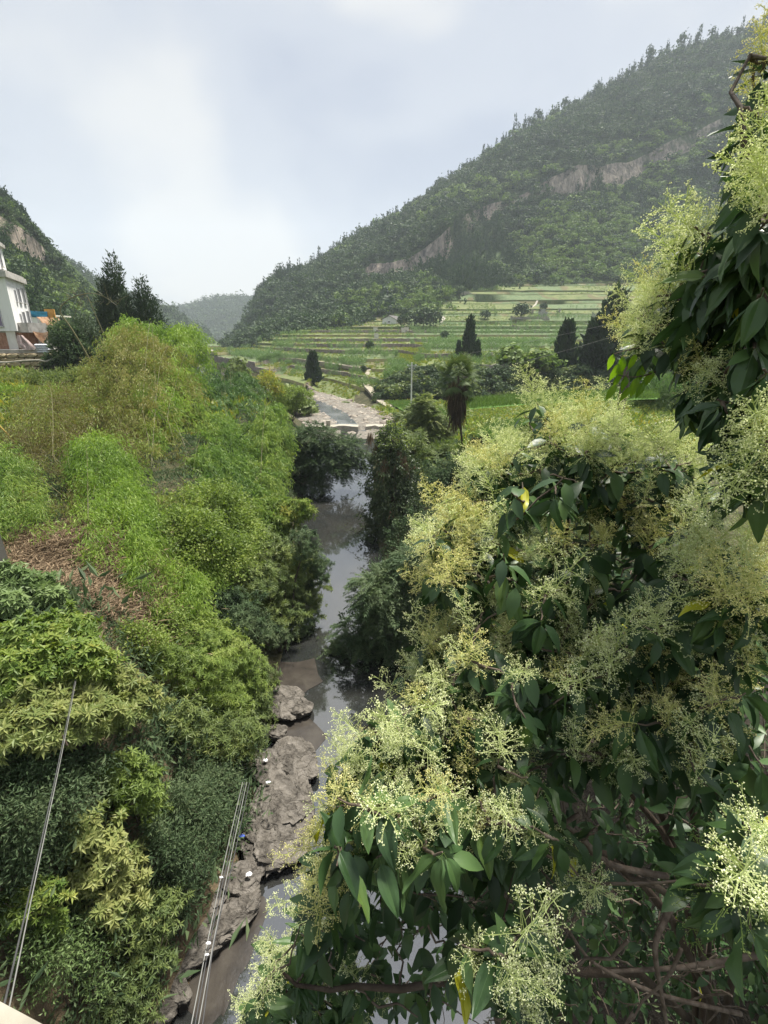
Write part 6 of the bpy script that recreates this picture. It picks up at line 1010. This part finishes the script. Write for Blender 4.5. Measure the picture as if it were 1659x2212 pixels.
for px, py, t, s, lb in ((450, 2037, 7.5, .035, 'white rag knotted on the cable bundle'), (447, 2062, 7.3, .03, 'white plastic scrap lower on the cable bundle'), (478, 1895, 9.0, .03, 'pale tape knot on the upper cable bundle')):
    g = Geo(); blob(g, T(px, py, t), (s * 1.0, s * .5, s * .45), int(px), 3, .75, 2.6); tag(g.build('rag', M['plastic_w']), lb, 'rag')
for px, py, m, lb in ((573, 1642, 'plastic_w', 'white plastic bag on the rounded grey rock'), (522, 1806, 'plastic_b', 'blue plastic scrap on the big shore ledge'), (538, 1888, 'plastic_w', 'white wrapper on the smooth pale rock'), (182, 1922, 'plastic_w', 'white scrap caught on the lower mud cliff'), (580, 1690, 'plastic_w', 'crumpled white scrap below the rounded rock')):
    c = G(px, py, 0.62) if px > 400 else hit(px, py); g = Geo(); blob(g, c, (0.08, 0.055, 0.03), int(py), 3, .75, 2.6); tag(g.build('plastic_scrap', M[m]), lb, 'rubbish')
# concrete wing wall corner at the left edge and parapet corner at the bottom left
A_ = hit(26, 1232); Ya = A_[1]; up_ = [A_ + [0, 0, -1.2], A_, W(1, 1156, Ya), W(-70, 950, Ya), W(-330, 950, Ya), W(-330, 1330, Ya) * [1, 1, 0] + [0, 0, A_[2] - 1.2]]
g = Geo(); q = np.array(up_); n = len(q); V = np.concatenate([q, q + [-0.75, 0.5, 0]]); g.add(V, [list(range(n))]); g.add(V, [list(range(n, 2 * n))[::-1]]); g.add(V, [(i, (i + 1) % n, n + (i + 1) % n, n + i) for i in range(n)]); tag(g.build('wing_wall', M['conc_pale']), 'pale concrete wing wall corner at the left edge', 'wall')
g = Geo(); q = np.array([T(-140, 2120, 1.9), T(0, 2163, 1.9), T(95, 2214, 1.7), T(60, 2330, 1.5), T(-140, 2330, 1.5)]); V = np.concatenate([q, q - [0, 0, 0.35]]); n = len(q); g.add(V, [list(range(n))]); g.add(V, [list(range(n, 2 * n))[::-1]]); g.add(V, [(i, (i + 1) % n, n + (i + 1) % n, n + i) for i in range(n)]); tag(g.build('parapet', M['conc_pale']), 'pale concrete parapet corner at the bottom left', 'parapet')
# ------------------------------------------------------------ flowering privets in the foreground
M['priv_leaf'] = leafmat('privet_leaf', [(0.020, 0.045, 0.017), (0.038, 0.080, 0.026), (0.075, 0.135, 0.040), (0.13, 0.20, 0.04), (0.42, 0.42, 0.03)], 0.14, 0.45, 0.4, [0, 0.45, 0.85, 0.96, 1.0])
M['priv_young'] = leafmat('privet_young_leaf', [(0.12, 0.23, 0.03), (0.20, 0.32, 0.05)], 0.45, 0.4, 0.4)
PAN = {'cream': [(0.48, 0.54, 0.25), (0.73, 0.755, 0.48), (0.86, 0.87, 0.66)], 'gold': [(0.50, 0.53, 0.22), (0.71, 0.68, 0.35), (0.82, 0.79, 0.50)], 'white': [(0.50, 0.57, 0.25), (0.80, 0.82, 0.55), (0.90, 0.91, 0.74)], 'green': [(0.20, 0.28, 0.08), (0.28, 0.36, 0.13), (0.38, 0.44, 0.20)]}
for k_, c_ in PAN.items(): M['pan_' + k_] = leafmat('panicle_' + k_, c_, 0.45, 0.6, 0.2)
def panicle_mesh(kind, seed, L=0.24, dense=1.0):
    """a branched flower spray: axis along +Z, paired side branches, twiglets, clustered buds"""
    g = Geo(); r_ = np.random.default_rng(seed); bend = r_.normal(size=3) * 0.05; ax = lambda t: np.array([bend[0] * t * t, bend[1] * t * t, L * t]); tube(g, [ax(t) for t in np.linspace(0, 1, 5)], np.linspace(0.0020, 0.0006, 5), 3, 0.05, 0, False); buds = []
    for i in range(13):
        t = 0.10 + 0.86 * i / 13; ln = L * r_.uniform(.34, .50) * (1 - t) ** 0.7 + 0.012
        for s in (0, 1):
            a = i * 1.57 + s * math.pi + r_.normal() * 0.35; el = 0.55 + r_.normal() * 0.15; d = np.array([math.cos(a) * math.cos(el), math.sin(a) * math.cos(el), math.sin(el)]); p0 = ax(t); p1 = p0 + d * ln + [0, 0, -ln * 0.12]
            tube(g, [p0, (p0 + p1) / 2 + [0, 0, ln * .05], p1], [0.0012, 0.0009, 0.0006], 3, 0.1, 0, False); m = max(2, int(ln / 0.016))
            for j in range(m):
                u = (j + 0.8) / m; q0 = p0 + (p1 - p0) * u; d2 = nrm(d + r_.normal(size=3) * 0.85); l2 = (0.012 + 0.02 * (1 - u)) * r_.uniform(.7, 1.3); q1 = q0 + d2 * l2; tube(g, [q0, q1], [0.0008, 0.0005], 3, 0.15, 0, False)
                nb = int(round(r_.uniform(2.0, 4.6) * dense)); buds += [q1 + r_.normal(size=3) * 0.0042 for _ in range(nb)] + [(q0 + q1) / 2 + r_.normal(size=3) * .003]
            buds += [p1 + r_.normal(size=3) * .003 for _ in range(3)]
    B = np.array(buds); n = len(B); s = r_.uniform(0.0013, 0.0026, n)[:, None]; R3 = nrm(r_.normal(size=(n, 3))); A_ = nrm(np.cross(R3, r_.normal(size=(n, 3)))); B_ = np.cross(R3, A_)
    V = np.stack([B + R3 * s * 1.5, B + A_ * s, B - A_ * s * .5 + B_ * s * .87, B - A_ * s * .5 - B_ * s * .87], 1).reshape(-1, 3); F = (np.array([[0, 1, 2], [0, 2, 3], [0, 3, 1], [1, 3, 2]])[None] + 4 * np.arange(n)[:, None, None]).reshape(-1, 3); g.add(V, F, np.repeat(np.clip(np.where(r_.uniform(0, 1, n) < .06, 0.02, r_.uniform(.3, 1, n)), 0, 1), 4)); return g.mesh('flower_panicle', M['pan_' + kind])
PM = {k_: [panicle_mesh(k_, 100 * i + 7, 0.195 if k_ != 'gold' else 0.185, 0.35 if k_ == 'green' else 1.0) for i in range(6)] for k_ in PAN}
def privet_leaf_mesh(tint, seed, m, L=0.115, Wd=0.052):
    g = Geo(); r_ = np.random.default_rng(seed); n = 8; t = np.linspace(0, 1, n); w = Wd * 0.5 * np.sin(math.pi * np.clip(t, 0.0, 1) ** 0.80) ** 0.85 * (1 - 0.15 * t); w[0] = 0.0015; w[-1] = 0.0006; cur = r_.uniform(0.10, 0.45); z = -cur * L * t ** 2 + 0.0; x = L * t * (1 - 0.1 * cur); fold = r_.uniform(.15, .45)
    mid = np.c_[x, 0 * t, z]; Lf = np.c_[x, w, z + w * fold + 0.003 * np.sin(t * 9 + seed)]; Rt = np.c_[x, -w, z + w * fold + 0.003 * np.sin(t * 8 + 2 + seed)]; i = np.arange(n - 1)
    mw = np.c_[0 * t, 0.0011 * (1 - t), 0 * t + 0.0003]; mL = mid + mw; mR = mid + mw * [1, -1, 1]; wv = 0.004 * np.sin(t * r_.uniform(8, 16) + seed); Lf[:, 2] += wv; Rt[:, 2] -= wv * .6; Lf[:, 1] *= r_.uniform(.85, 1.1)
    hL = (Lf * .5 + mL * .5) + [0, 0, .0012]; hR = (Rt * .5 + mR * .5) + [0, 0, .0012]; R5 = [Lf, hL, mL, mR, hR, Rt]; V = np.concatenate(R5)
    for q, tv in enumerate((0, .03, .22 * (tint < .66), .05, .02)): g.add(V, np.stack([q * n + i, (q + 1) * n + i, (q + 1) * n + i + 1, q * n + i + 1], 1), min(1, tint + tv))
    tube(g, [(-0.016, 0, 0.002), (0.002, 0, 0)], 0.0012, 3, 0.9, 0, False); return g.mesh('leaf', m, True)
PL = [privet_leaf_mesh(t, i, M['priv_leaf']) for i, t in enumerate((0.05, 0.15, 0.25, 0.3, 0.35, 0.4, 0.45, 0.5, 0.55, 0.6, 0.66, 0.72, 0.8, 0.87))]; PLY = [privet_leaf_mesh(0.995, 20, M['priv_leaf'])]; PLN = [privet_leaf_mesh(t, 30 + i, M['priv_young'], 0.085, 0.036) for i, t in enumerate((.2, .8))]
def rotmat(d, nn): d = nrm(np.asarray(d, float)); y = nrm(np.cross(nn, d)); z = np.cross(d, y); return Matrix(np.stack([d, y, z], 1).tolist())
class Priv:
    def __init__(s, label, base, limbs, r0):
        s.o = thing('privet_tree', label, 'tree', base); s.base = np.asarray(base, float); s.leaves = []; s.pan = []; s.wood = Geo(); s.nodes = [s.base]
        s.limbs = [np.array(l) for l in limbs]
        g = Geo()
        for l in s.limbs:
            n = 14; t = np.linspace(0, len(l) - 1, n); q = np.stack([np.interp(t, np.arange(len(l)), l[:, i]) for i in range(3)], 1)
            for _ in range(2): q[1:-1] = (q[:-2] + 2 * q[1:-1] + q[2:]) / 4
            q[1:-1] += rng.normal(size=(n - 2, 3)) * 0.018; tube(g, q, np.linspace(r0, r0 * 0.22, n), 7); s.nodes += list(q[3:])
        g.build('limb', M['bark'], s.o, True)
    def twig(s, tip, r=0.006, sag=0.0, wob=0.02):
        N_ = np.array(s.nodes); d = np.linalg.norm(N_ - tip, axis=1) + 0.6 * np.maximum(0, N_[:, 2] - tip[2]); a = N_[np.argmin(d)]; q = sweep(a, tip, 6, sag, min(wob, 0.035 * float(np.linalg.norm(tip - a)))); tube(s.wood, q, np.linspace(r, 0.0022, 6), 5, 0.5); s.nodes += [q[2], q[4]]; return nrm(q[-1] - q[-3]), q
    def spray(s, tip, out, kind, nl, scale=1.0, pan=True, droop=0.25):
        d, q = s.twig(tip); out = nrm(out)
        if pan: s.pan.append((tip, nrm(out + rng.normal(size=3) * 0.28), kind, scale * ru(0.75, 1.2)))
        A_, B_ = frame(nrm(d + out)); back = nrm(d * 0.4 + out * 0.6)
        for j in range(nl):
            a = j * 1.57 + (j % 2) * math.pi + ru(-.4, .4); p = tip - back * 0.03 * (j // 2 + 0.3) * 1.3; dd = nrm((np.cos(a) * A_ + np.sin(a) * B_) * 1.0 + back * 0.35 - np.array([0, 0, droop + ru(0, .7)])); s.leaves.append((p + dd * 0.016, dd, nrm(np.array([0, 0, 1.0]) + rng.normal(size=3) * 0.45), ru(0.6, 1.15) * scale, 'y' if ru(0, 1) < 0.006 else 'd'))
    def zone(s, px, py, rx, ry, t, n, kind, nl=6, dt=0.35, upk=0.55):
        rx *= 1.4 if px > 900 else 1.25; ry *= 1.45 if px > 900 else 1.35
        for q in range(int(n * (1.6 if px < 900 else 2.7) + .5)):
            a = ru(0, 6.3); r = math.sqrt(ru(0, 1)); tip = T(px + rx * r * math.cos(a), py + ry * r * math.sin(a) + 6, t * (1 + ru(-dt, dt) * 0.5)); view = nrm(np.array([0, 0, CAMZ]) - tip); cen = s.cen; out = nrm(nrm(tip - cen) * 0.9 + view * 0.55 + [0, 0, upk] + rng.normal(size=3) * 0.25)
            tip = tip - nrm(out) * 0.085
            kd = kind if ru(0, 1) > 0.25 else ['cream', 'gold', 'white', 'cream'][rng.integers(0, 4)]; s.spray(tip, out, kd if kind != 'green' else 'green', nl)
    def dark(s, px, py, rx, ry, t, n, nl=8, dt=0.3, droop=0.5):
        for q in range(n):
            a = ru(0, 6.3); r = math.sqrt(ru(0, 1)); tip = T(px + rx * r * math.cos(a), py + ry * r * math.sin(a), t * (1 + ru(-dt, dt))); s.spray(tip, nrm(tip - s.cen) + [0, 0, .2], None, nl, 1.0, False, droop)
    def finish(s):
        s.wood.build('twigs', M['twig'], s.o, True, kind='stuff'); lv = s.leaves; cz = np.array([0, 0, CAMZ]); d = np.array([np.linalg.norm(l[0] - cz) / l[3] for l in lv]); order = np.argsort(d); big = set(order[:300].tolist()); g = Geo()
        inv = s.o.matrix_basis.inverted()
        for i, (p, dd, nn, sc, ty) in enumerate(lv):
            if i in big or ty in 'yn':
                me = PLY[0] if ty == 'y' else (PLN[rng.integers(0, 2)] if ty == 'n' else PL[rng.integers(0, len(PL))]); o = bpy.data.objects.new('leaf', me); COL.objects.link(o); o.parent = s.o; R3 = rotmat(dd, nn); o.matrix_basis = Matrix.Translation(Vector(p - s.base)) @ (R3 * float(sc)).to_4x4()
            else:
                me = PLV[rng.integers(0, len(PLV))]; R3 = np.array(rotmat(dd, nn)) * sc; V, F, tt = me; g.add(V @ R3.T + p, F, tt)
        if g.V: g.build('foliage', M['priv_leaf'], s.o, True, kind='stuff')
        for i, (p, ax, kd, sc) in enumerate(s.pan):
            o = bpy.data.objects.new('flower_panicle', PM[kd][i % 6]); COL.objects.link(o); o.parent = s.o; A_, B_ = frame(ax); th = ru(0, 6.3); x = A_ * math.cos(th) + B_ * math.sin(th); y = np.cross(ax, x); o.matrix_basis = Matrix.Translation(Vector(p - s.base)) @ (Matrix(np.stack([x, y, ax], 1).tolist()) * float(sc)).to_4x4()
def light_leaf(tint, seed, L=0.115, Wd=0.052):
    r_ = np.random.default_rng(seed); n = 5; t = np.linspace(0, 1, n); w = Wd * 0.5 * np.sin(math.pi * t ** .8) ** .85; w[0] = .001; w[-1] = .0005; cur = r_.uniform(.1, .45); z = -cur * L * t ** 2; x = L * t; V = np.concatenate([np.c_[x, w, z + w * .3], np.c_[x, 0 * t, z], np.c_[x, -w, z + w * .3]]); i = np.arange(n - 1)
    return V, np.concatenate([np.stack([i, n + i, n + i + 1, i + 1], 1), np.stack([n + i, 2 * n + i, 2 * n + i + 1, n + i + 1], 1)]), tint
PLV = [light_leaf(t, i) for i, t in enumerate((0.05, 0.15, 0.3, 0.4, 0.5, 0.65, 0.8))]
def limb(*pts): return [T(*p) for p in pts]
# -- the wide privet filling the lower right
b = on(3.9, 3.0)
PB = Priv('wide flowering privet filling the lower right, cream flower sprays and dark leaves', b, [[b] + limb((1640, 2230, 3.1), (1440, 1890, 2.6), (1310, 1875, 2.5), (1190, 1760, 2.4), (1090, 1680, 2.2)), [b] + limb((1640, 2230, 3.1), (1400, 1880, 2.6), (1200, 1780, 2.5), (1000, 1840, 2.2), (860, 1870, 1.95), (760, 1800, 1.8)), [b] + limb((1600, 2100, 3.2), (1400, 1700, 3.0), (1240, 1400, 2.9), (1225, 1180, 2.8), (1222, 1040, 2.7), (1200, 960, 2.6)),
     [b] + limb((1600, 2100, 3.2), (1420, 1750, 3.0), (1160, 1500, 2.6), (1050, 1330, 2.4), (990, 1180, 2.4)), [b] + limb((1620, 2150, 3.0), (1560, 1700, 2.4), (1500, 1400, 2.1), (1540, 1230, 1.8)), [b] + limb((1620, 2150, 3.0), (1300, 2050, 2.4), (1050, 2120, 2.0), (900, 2150, 1.9), (700, 2120, 2.0), (610, 2100, 2.0)), [b] + limb((1600, 2100, 3.2), (1430, 1500, 3.0), (1380, 1200, 2.8), (1420, 1050, 2.7))], 0.028)
PB.cen = T(1380, 1750, 3.4)
Z = PB.zone
for a in ((1150, 915, 45, 60, 2.5, 7, 'cream'), (1275, 930, 50, 55, 2.5, 8, 'cream'), (1200, 970, 90, 45, 2.5, 8, 'cream'), (1060, 1020, 55, 45, 2.5, 6, 'gold'), (1120, 1000, 60, 50, 2.5, 5, 'cream'), (1350, 960, 60, 50, 2.5, 6, 'cream'), (1430, 990, 60, 50, 2.5, 5, 'cream'), (1500, 1010, 60, 50, 2.4, 4, 'cream'), (1000, 1110, 55, 50, 2.2, 6, 'gold'), (955, 1170, 42, 40, 2.2, 5, 'gold'), (1040, 1150, 60, 45, 2.2, 5, 'white'), (970, 1230, 46, 34, 2.1, 4, 'gold'), (1170, 1190, 60, 50, 2.3, 4, 'white'), (1300, 1090, 90, 45, 2.5, 5, 'gold'), (1420, 1110, 60, 40, 2.4, 4, 'gold'), (1210, 1290, 70, 45, 2.1, 4, 'white'), (1070, 1310, 60, 50, 2.1, 4, 'cream'), (950, 1370, 46, 40, 2.0, 4, 'gold'), (1020, 1440, 70, 50, 1.9, 5, 'cream'), (900, 1460, 26, 50, 1.9, 3, 'cream'), (1000, 1520, 70, 45, 1.9, 4, 'cream'), (1200, 1400, 80, 50, 2.0, 4, 'white'), (1310, 1420, 60, 45, 1.9, 3, 'gold'), (1400, 1320, 80, 55, 1.8, 5, 'cream'), (1400, 1440, 70, 45, 1.8, 4, 'gold'), (1530, 1160, 80, 50, 1.7, 6, 'cream'), (1610, 1240, 60, 70, 1.5, 6, 'gold'), (1580, 1390, 60, 60, 1.5, 5, 'gold'), (1480, 1550, 90, 45, 1.6, 4, 'gold'), (1300, 1600, 70, 45, 1.7, 3, 'white'), (1440, 1640, 60, 40, 1.6, 2, 'cream'),
          (760, 1620, 45, 45, 1.8, 5, 'cream'), (850, 1580, 50, 34, 1.8, 4, 'cream'), (940, 1620, 70, 45, 1.8, 5, 'cream'), (745, 1720, 50, 50, 1.7, 5, 'gold'), (715, 1830, 34, 60, 1.7, 5, 'gold'), (820, 1720, 70, 55, 1.7, 5, 'cream'), (940, 1720, 70, 50, 1.6, 5, 'white'), (1070, 1750, 60, 45, 1.6, 5, 'cream'), (890, 1800, 60, 40, 1.6, 3, 'white'), (1120, 1800, 40, 40, 1.6, 3, 'white'), (1080, 1650, 60, 40, 1.7, 3, 'cream'), (685, 1900, 22, 40, 1.7, 2, 'gold'), (665, 1975, 20, 40, 1.8, 1.5, 'gold'), (1040, 2060, 34, 45, 1.4, 2, 'white'), (1120, 2080, 40, 50, 1.35, 3, 'white'), (1245, 1900, 26, 50, 1.5, 1, 'cream'), (1555, 1880, 30, 50, 1.2, 2, 'green'), (1640, 1830, 20, 60, 1.1, 3, 'white')): Z(*a)
D_ = PB.dark
for a in ((1210, 1040, 90, 40, 2.5, 9), (1090, 1080, 50, 40, 2.2, 6), (1300, 1050, 60, 40, 2.5, 6), (1050, 1230, 60, 50, 2.3, 8), (1150, 1300, 80, 50, 2.3, 10), (1300, 1250, 90, 80, 2.4, 16), (1450, 1220, 80, 70, 2.2, 12), (1100, 1400, 90, 50, 2.2, 12), (1280, 1500, 120, 60, 2.2, 16), (1450, 1480, 90, 60, 2.0, 12), (1150, 1550, 90, 50, 2.1, 12), (1000, 1600, 80, 50, 2.0, 10), (1590, 1320, 60, 60, 1.9, 9), (1550, 1500, 80, 60, 1.9, 10), (1400, 1600, 120, 50, 2.1, 14), (840, 1660, 70, 40, 1.9, 8), (770, 1760, 60, 50, 1.85, 9), (730, 1870, 34, 60, 1.8, 9), (850, 1850, 70, 40, 1.8, 10), (960, 1830, 60, 40, 1.75, 9), (1100, 1720, 80, 50, 1.9, 10), (1190, 1650, 70, 60, 2.0, 9), (1200, 1830, 50, 40, 1.8, 7), (700, 1980, 50, 46, 2.2, 7), (800, 1960, 60, 50, 2.4, 8), (660, 2050, 30, 50, 2.2, 5), (900, 1960, 80, 60, 2.4, 10), (1050, 1930, 80, 60, 2.4, 9), (1000, 2090, 80, 60, 1.7, 6), (1160, 2120, 50, 50, 1.6, 4), (1620, 1950, 30, 80, 1.2, 3), (1500, 1720, 120, 50, 2.4, 12), (1620, 1650, 60, 70, 2.0, 8), (1350, 1780, 100, 60, 2.9, 12), (1550, 1820, 90, 70, 2.9, 12), (780, 2080, 70, 60, 2.6, 8), (880, 2160, 90, 50, 2.4, 9), (1100, 2020, 90, 80, 3.0, 12), (1300, 2000, 120, 90, 3.6, 14), (1500, 2050, 120, 90, 3.6, 14)): D_(*a)
# deep shaded foliage further in and below, seen through the gaps
for a in ((1200, 1900, 300, 120, 4.2, 50), (1450, 2050, 250, 150, 4.4, 60), (1100, 2120, 250, 90, 4.0, 45), (1450, 1500, 240, 200, 3.6, 70), (1150, 1450, 180, 160, 3.4, 45), (1300, 1150, 200, 120, 3.4, 40), (1000, 1750, 200, 120, 3.0, 36), (1550, 1750, 120, 160, 3.6, 40), (1750, 2000, 130, 260, 2.8, 50), (1350, 2330, 350, 80, 2.7, 50), (1300, 2050, 300, 130, 5.0, 60), (1550, 1950, 150, 200, 4.6, 50)): D_(*a, 9, 0.14)
for q in range(42):   # bare twigs in the dark inside
    a = T(ru(900, 1650), ru(1830, 2200), ru(1.9, 3.0)); e = a + np.array([ru(-.5, .3), ru(-.2, .2), ru(-.55, .15)]); tube(PB.wood, sweep(a, e, 7, ru(-.05, .1), 0.012), np.linspace(ru(.004, .009), .0018, 7), 5)
    m_ = a * .4 + e * .6; tube(PB.wood, sweep(m_, m_ + np.array([ru(-.25, .25), ru(-.1, .1), ru(-.3, .1)]), 5, 0, 0.01), np.linspace(.0035, .0014, 5), 4)
for L_ in ([(1030, 1690, 2.2), (1240, 1790, 2.3), (1310, 1870, 2.35), (1440, 1893, 2.5)], [(960, 1830, 2.0), (1040, 1850, 2.0), (1180, 1800, 2.1), (1250, 1760, 2.2)], [(1000, 2120, 1.9), (1090, 2110, 1.9), (1180, 2040, 2.0), (1185, 1900, 2.05), (1180, 1790, 2.1)], [(1200, 1960, 2.2), (1270, 2080, 2.2), (1420, 2150, 2.3), (1600, 2190, 2.5)], [(1440, 2212, 2.3), (1410, 2040, 2.3), (1470, 1920, 2.4)], [(1300, 2100, 2.3), (1480, 2090, 2.4), (1660, 2060, 2.5)]):
    q = np.array([T(*p) for p in L_]); t = np.linspace(0, len(q) - 1, 18); q = np.stack([np.interp(t, np.arange(len(q)), q[:, i]) for i in range(3)], 1)
    for _ in range(3): q[1:-1] = (q[:-2] + 2 * q[1:-1] + q[2:]) / 4
    tube(PB.wood, q, np.linspace(.008, .018, 18) if L_[0][0] > 1200 or L_[0][0] == 1030 else np.linspace(.005, .012, 18), 6)
PB.finish()
# -- the tall privet leaning in from the right edge
b = on(4.6, 2.2)
PA = Priv('tall privet leaning in from the right edge, big dark hanging leaves and cream sprays', b, [[b] + limb((1790, 1500, 2.2), (1740, 960, 1.7), (1640, 800, 1.55), (1560, 720, 1.55), (1490, 640, 1.6), (1420, 640, 1.7)), [b] + limb((1790, 1500, 2.2), (1750, 900, 1.6), (1690, 640, 1.4), (1620, 420, 1.3), (1600, 250, 1.3), (1620, 120, 1.35)), [b] + limb((1790, 1500, 2.2), (1740, 960, 1.7), (1600, 770, 1.6), (1530, 830, 1.6), (1480, 850, 1.65))], 0.019)
PA.cen = T(1850, 900, 2.2)
for a in ((1652, 60, 8, 30, 1.6, 1, 'gold'), (1630, 190, 26, 40, 1.5, 1, 'gold'), (1655, 340, 24, 40, 1.15, 1.6, 'cream'), (1650, 430, 26, 34, 1.1, 2, 'cream'), (1615, 405, 26, 30, 1.3, 1, 'cream'), (1540, 500, 40, 22, 1.5, 1, 'cream'), (1500, 550, 40, 24, 1.6, 1.6, 'cream'), (1430, 600, 30, 24, 1.8, 1.6, 'cream'), (1395, 655, 24, 34, 1.85, 2.4, 'cream'), (1400, 700, 34, 24, 1.85, 3, 'cream'), (1600, 805, 50, 36, 1.4, 3, 'cream'), (1650, 950, 20, 40, 1.25, 3, 'cream'), (1650, 1040, 24, 30, 1.2, 2, 'white'), (1510, 745, 40, 14, 1.7, 1, 'gold'), (1630, 890, 30, 30, 1.5, 1, 'cream')): PA.zone(*a, 4)
for a in ((1580, 600, 46, 46, 1.5, 10), (1625, 670, 40, 50, 1.4, 10), (1520, 700, 50, 44, 1.55, 11), (1505, 640, 36, 36, 1.65, 8), (1485, 700, 26, 44, 1.7, 8), (1630, 520, 24, 40, 1.35, 8), (1630, 430, 20, 40, 1.4, 5), (1640, 280, 14, 50, 1.4, 5), (1570, 790, 50, 36, 1.5, 10), (1615, 860, 40, 36, 1.35, 8), (1530, 840, 40, 34, 1.5, 8), (1490, 850, 20, 34, 1.6, 5), (1645, 760, 20, 50, 1.3, 8), (1510, 490, 22, 20, 1.6, 3), (1460, 500, 14, 14, 1.7, 2), (1590, 980, 40, 34, 1.6, 8), (1600, 930, 50, 46, 1.5, 10), (1640, 1010, 24, 40, 1.4, 6), (1645, 600, 14, 50, 1.3, 6)): PA.dark(*a, 7, 0.18, 0.8)
for a in ((1900, 900, 200, 450, 2.4, 60), (1950, 1500, 230, 420, 2.6, 75), (2200, 1100, 250, 600, 2.9, 70), (1850, 1950, 150, 250, 2.4, 40), (2350, 1700, 250, 500, 3.2, 50)): PA.dark(*a, 9, 0.2, 0.6)   # the rest of its crown, right of the frame
for px, py in ((1345, 770), (1335, 785), (1352, 812), (1372, 765), (1385, 795), (1330, 830), (1360, 835), (1395, 785), (1340, 800), (1400, 760), (1410, 800), (1378, 815), (1325, 765), (1392, 825)):
    p = T(px, py, 1.7); PA.leaves.append((p, nrm(np.array([ru(-.4, .2), 0, -1.0])), nrm(np.array([ru(-.5, .5), -1, .4])), ru(.6, .9), 'n'))
tube(PA.wood, sweep(T(1440, 750, 1.7), T(1325, 765, 1.7), 6, -0.01), np.linspace(.004, .0015, 6), 5); tube(PA.wood, sweep(T(1440, 790, 1.7), T(1335, 810, 1.7), 6, 0.02), np.linspace(.004, .0015, 6), 5)
PA.finish()
# -- a low privet at the bottom edge
b = on(1.2, 5.2)
PC = Priv('small privet spray at the bottom edge beside the water, hanging green leaves', b, [[b] + limb((800, 2300, 3.0), (680, 2180, 2.5), (600, 2100, 2.3)), [b] + limb((800, 2300, 3.0), (620, 2230, 2.4), (560, 2200, 2.3))], 0.02); PC.cen = T(800, 2350, 3.2)
for a in ((595, 2060, 30, 26, 2.2, 4, 'cream'), (550, 2180, 22, 30, 2.2, 3, 'cream'), (690, 2120, 30, 26, 2.3, 2, 'green'), (660, 1990, 16, 40, 2.2, 2, 'cream'), (770, 2140, 40, 30, 2.4, 2, 'cream'), (760, 1850, 1, 1, 2, 0, 'cream')): PC.zone(*a)
for a in ((610, 2120, 40, 40, 2.3, 8), (560, 2190, 30, 30, 2.3, 5), (660, 2180, 50, 34, 2.5, 9), (760, 2190, 60, 30, 2.6, 9)): PC.dark(*a, 8, 0.12, 0.6)
PC.finish()
# slim leaning trunk behind the young leaves
o = thing('slim_tree', 'slim grey leaning trunk behind the bright young leaves', 'tree', on(*W(1330, 910, 30)[:2])); g = Geo(); tube(g, [o.location[:] - np.array([0, 0, 1.5]), W(1335, 905, 30), W(1352, 820, 30), W(1372, 740, 30), W(1392, 660, 30)], [0.30, 0.26, 0.24, 0.22, 0.18], 8); g.build('trunk', M['twig'], o, True)
# ------------------------------------------------------------ haze
g = Geo(); zt_ = 520.0; V = [(x, y, z) for x in (-2600, 2600) for y in (-450, 2700) for z in (-3.0, zt_)]
g.add(V, [(0, 1, 3, 2), (4, 6, 7, 5), (0, 4, 5, 1), (2, 3, 7, 6), (0, 2, 6, 4), (1, 5, 7, 3)])
m = bpy.data.materials.new('haze'); m.use_nodes = True; t = m.node_tree; t.nodes.clear(); ou = t.nodes.new('ShaderNodeOutputMaterial'); pv = t.nodes.new('ShaderNodeVolumePrincipled'); pv.inputs['Color'].default_value = (0.80, 0.88, 1.0, 1); pv.inputs['Density'].default_value = 0.00020; pv.inputs['Anisotropy'].default_value = 0.1; t.links.new(pv.outputs[0], ou.inputs['Volume'])
g.build('haze', m, kind='stuff')
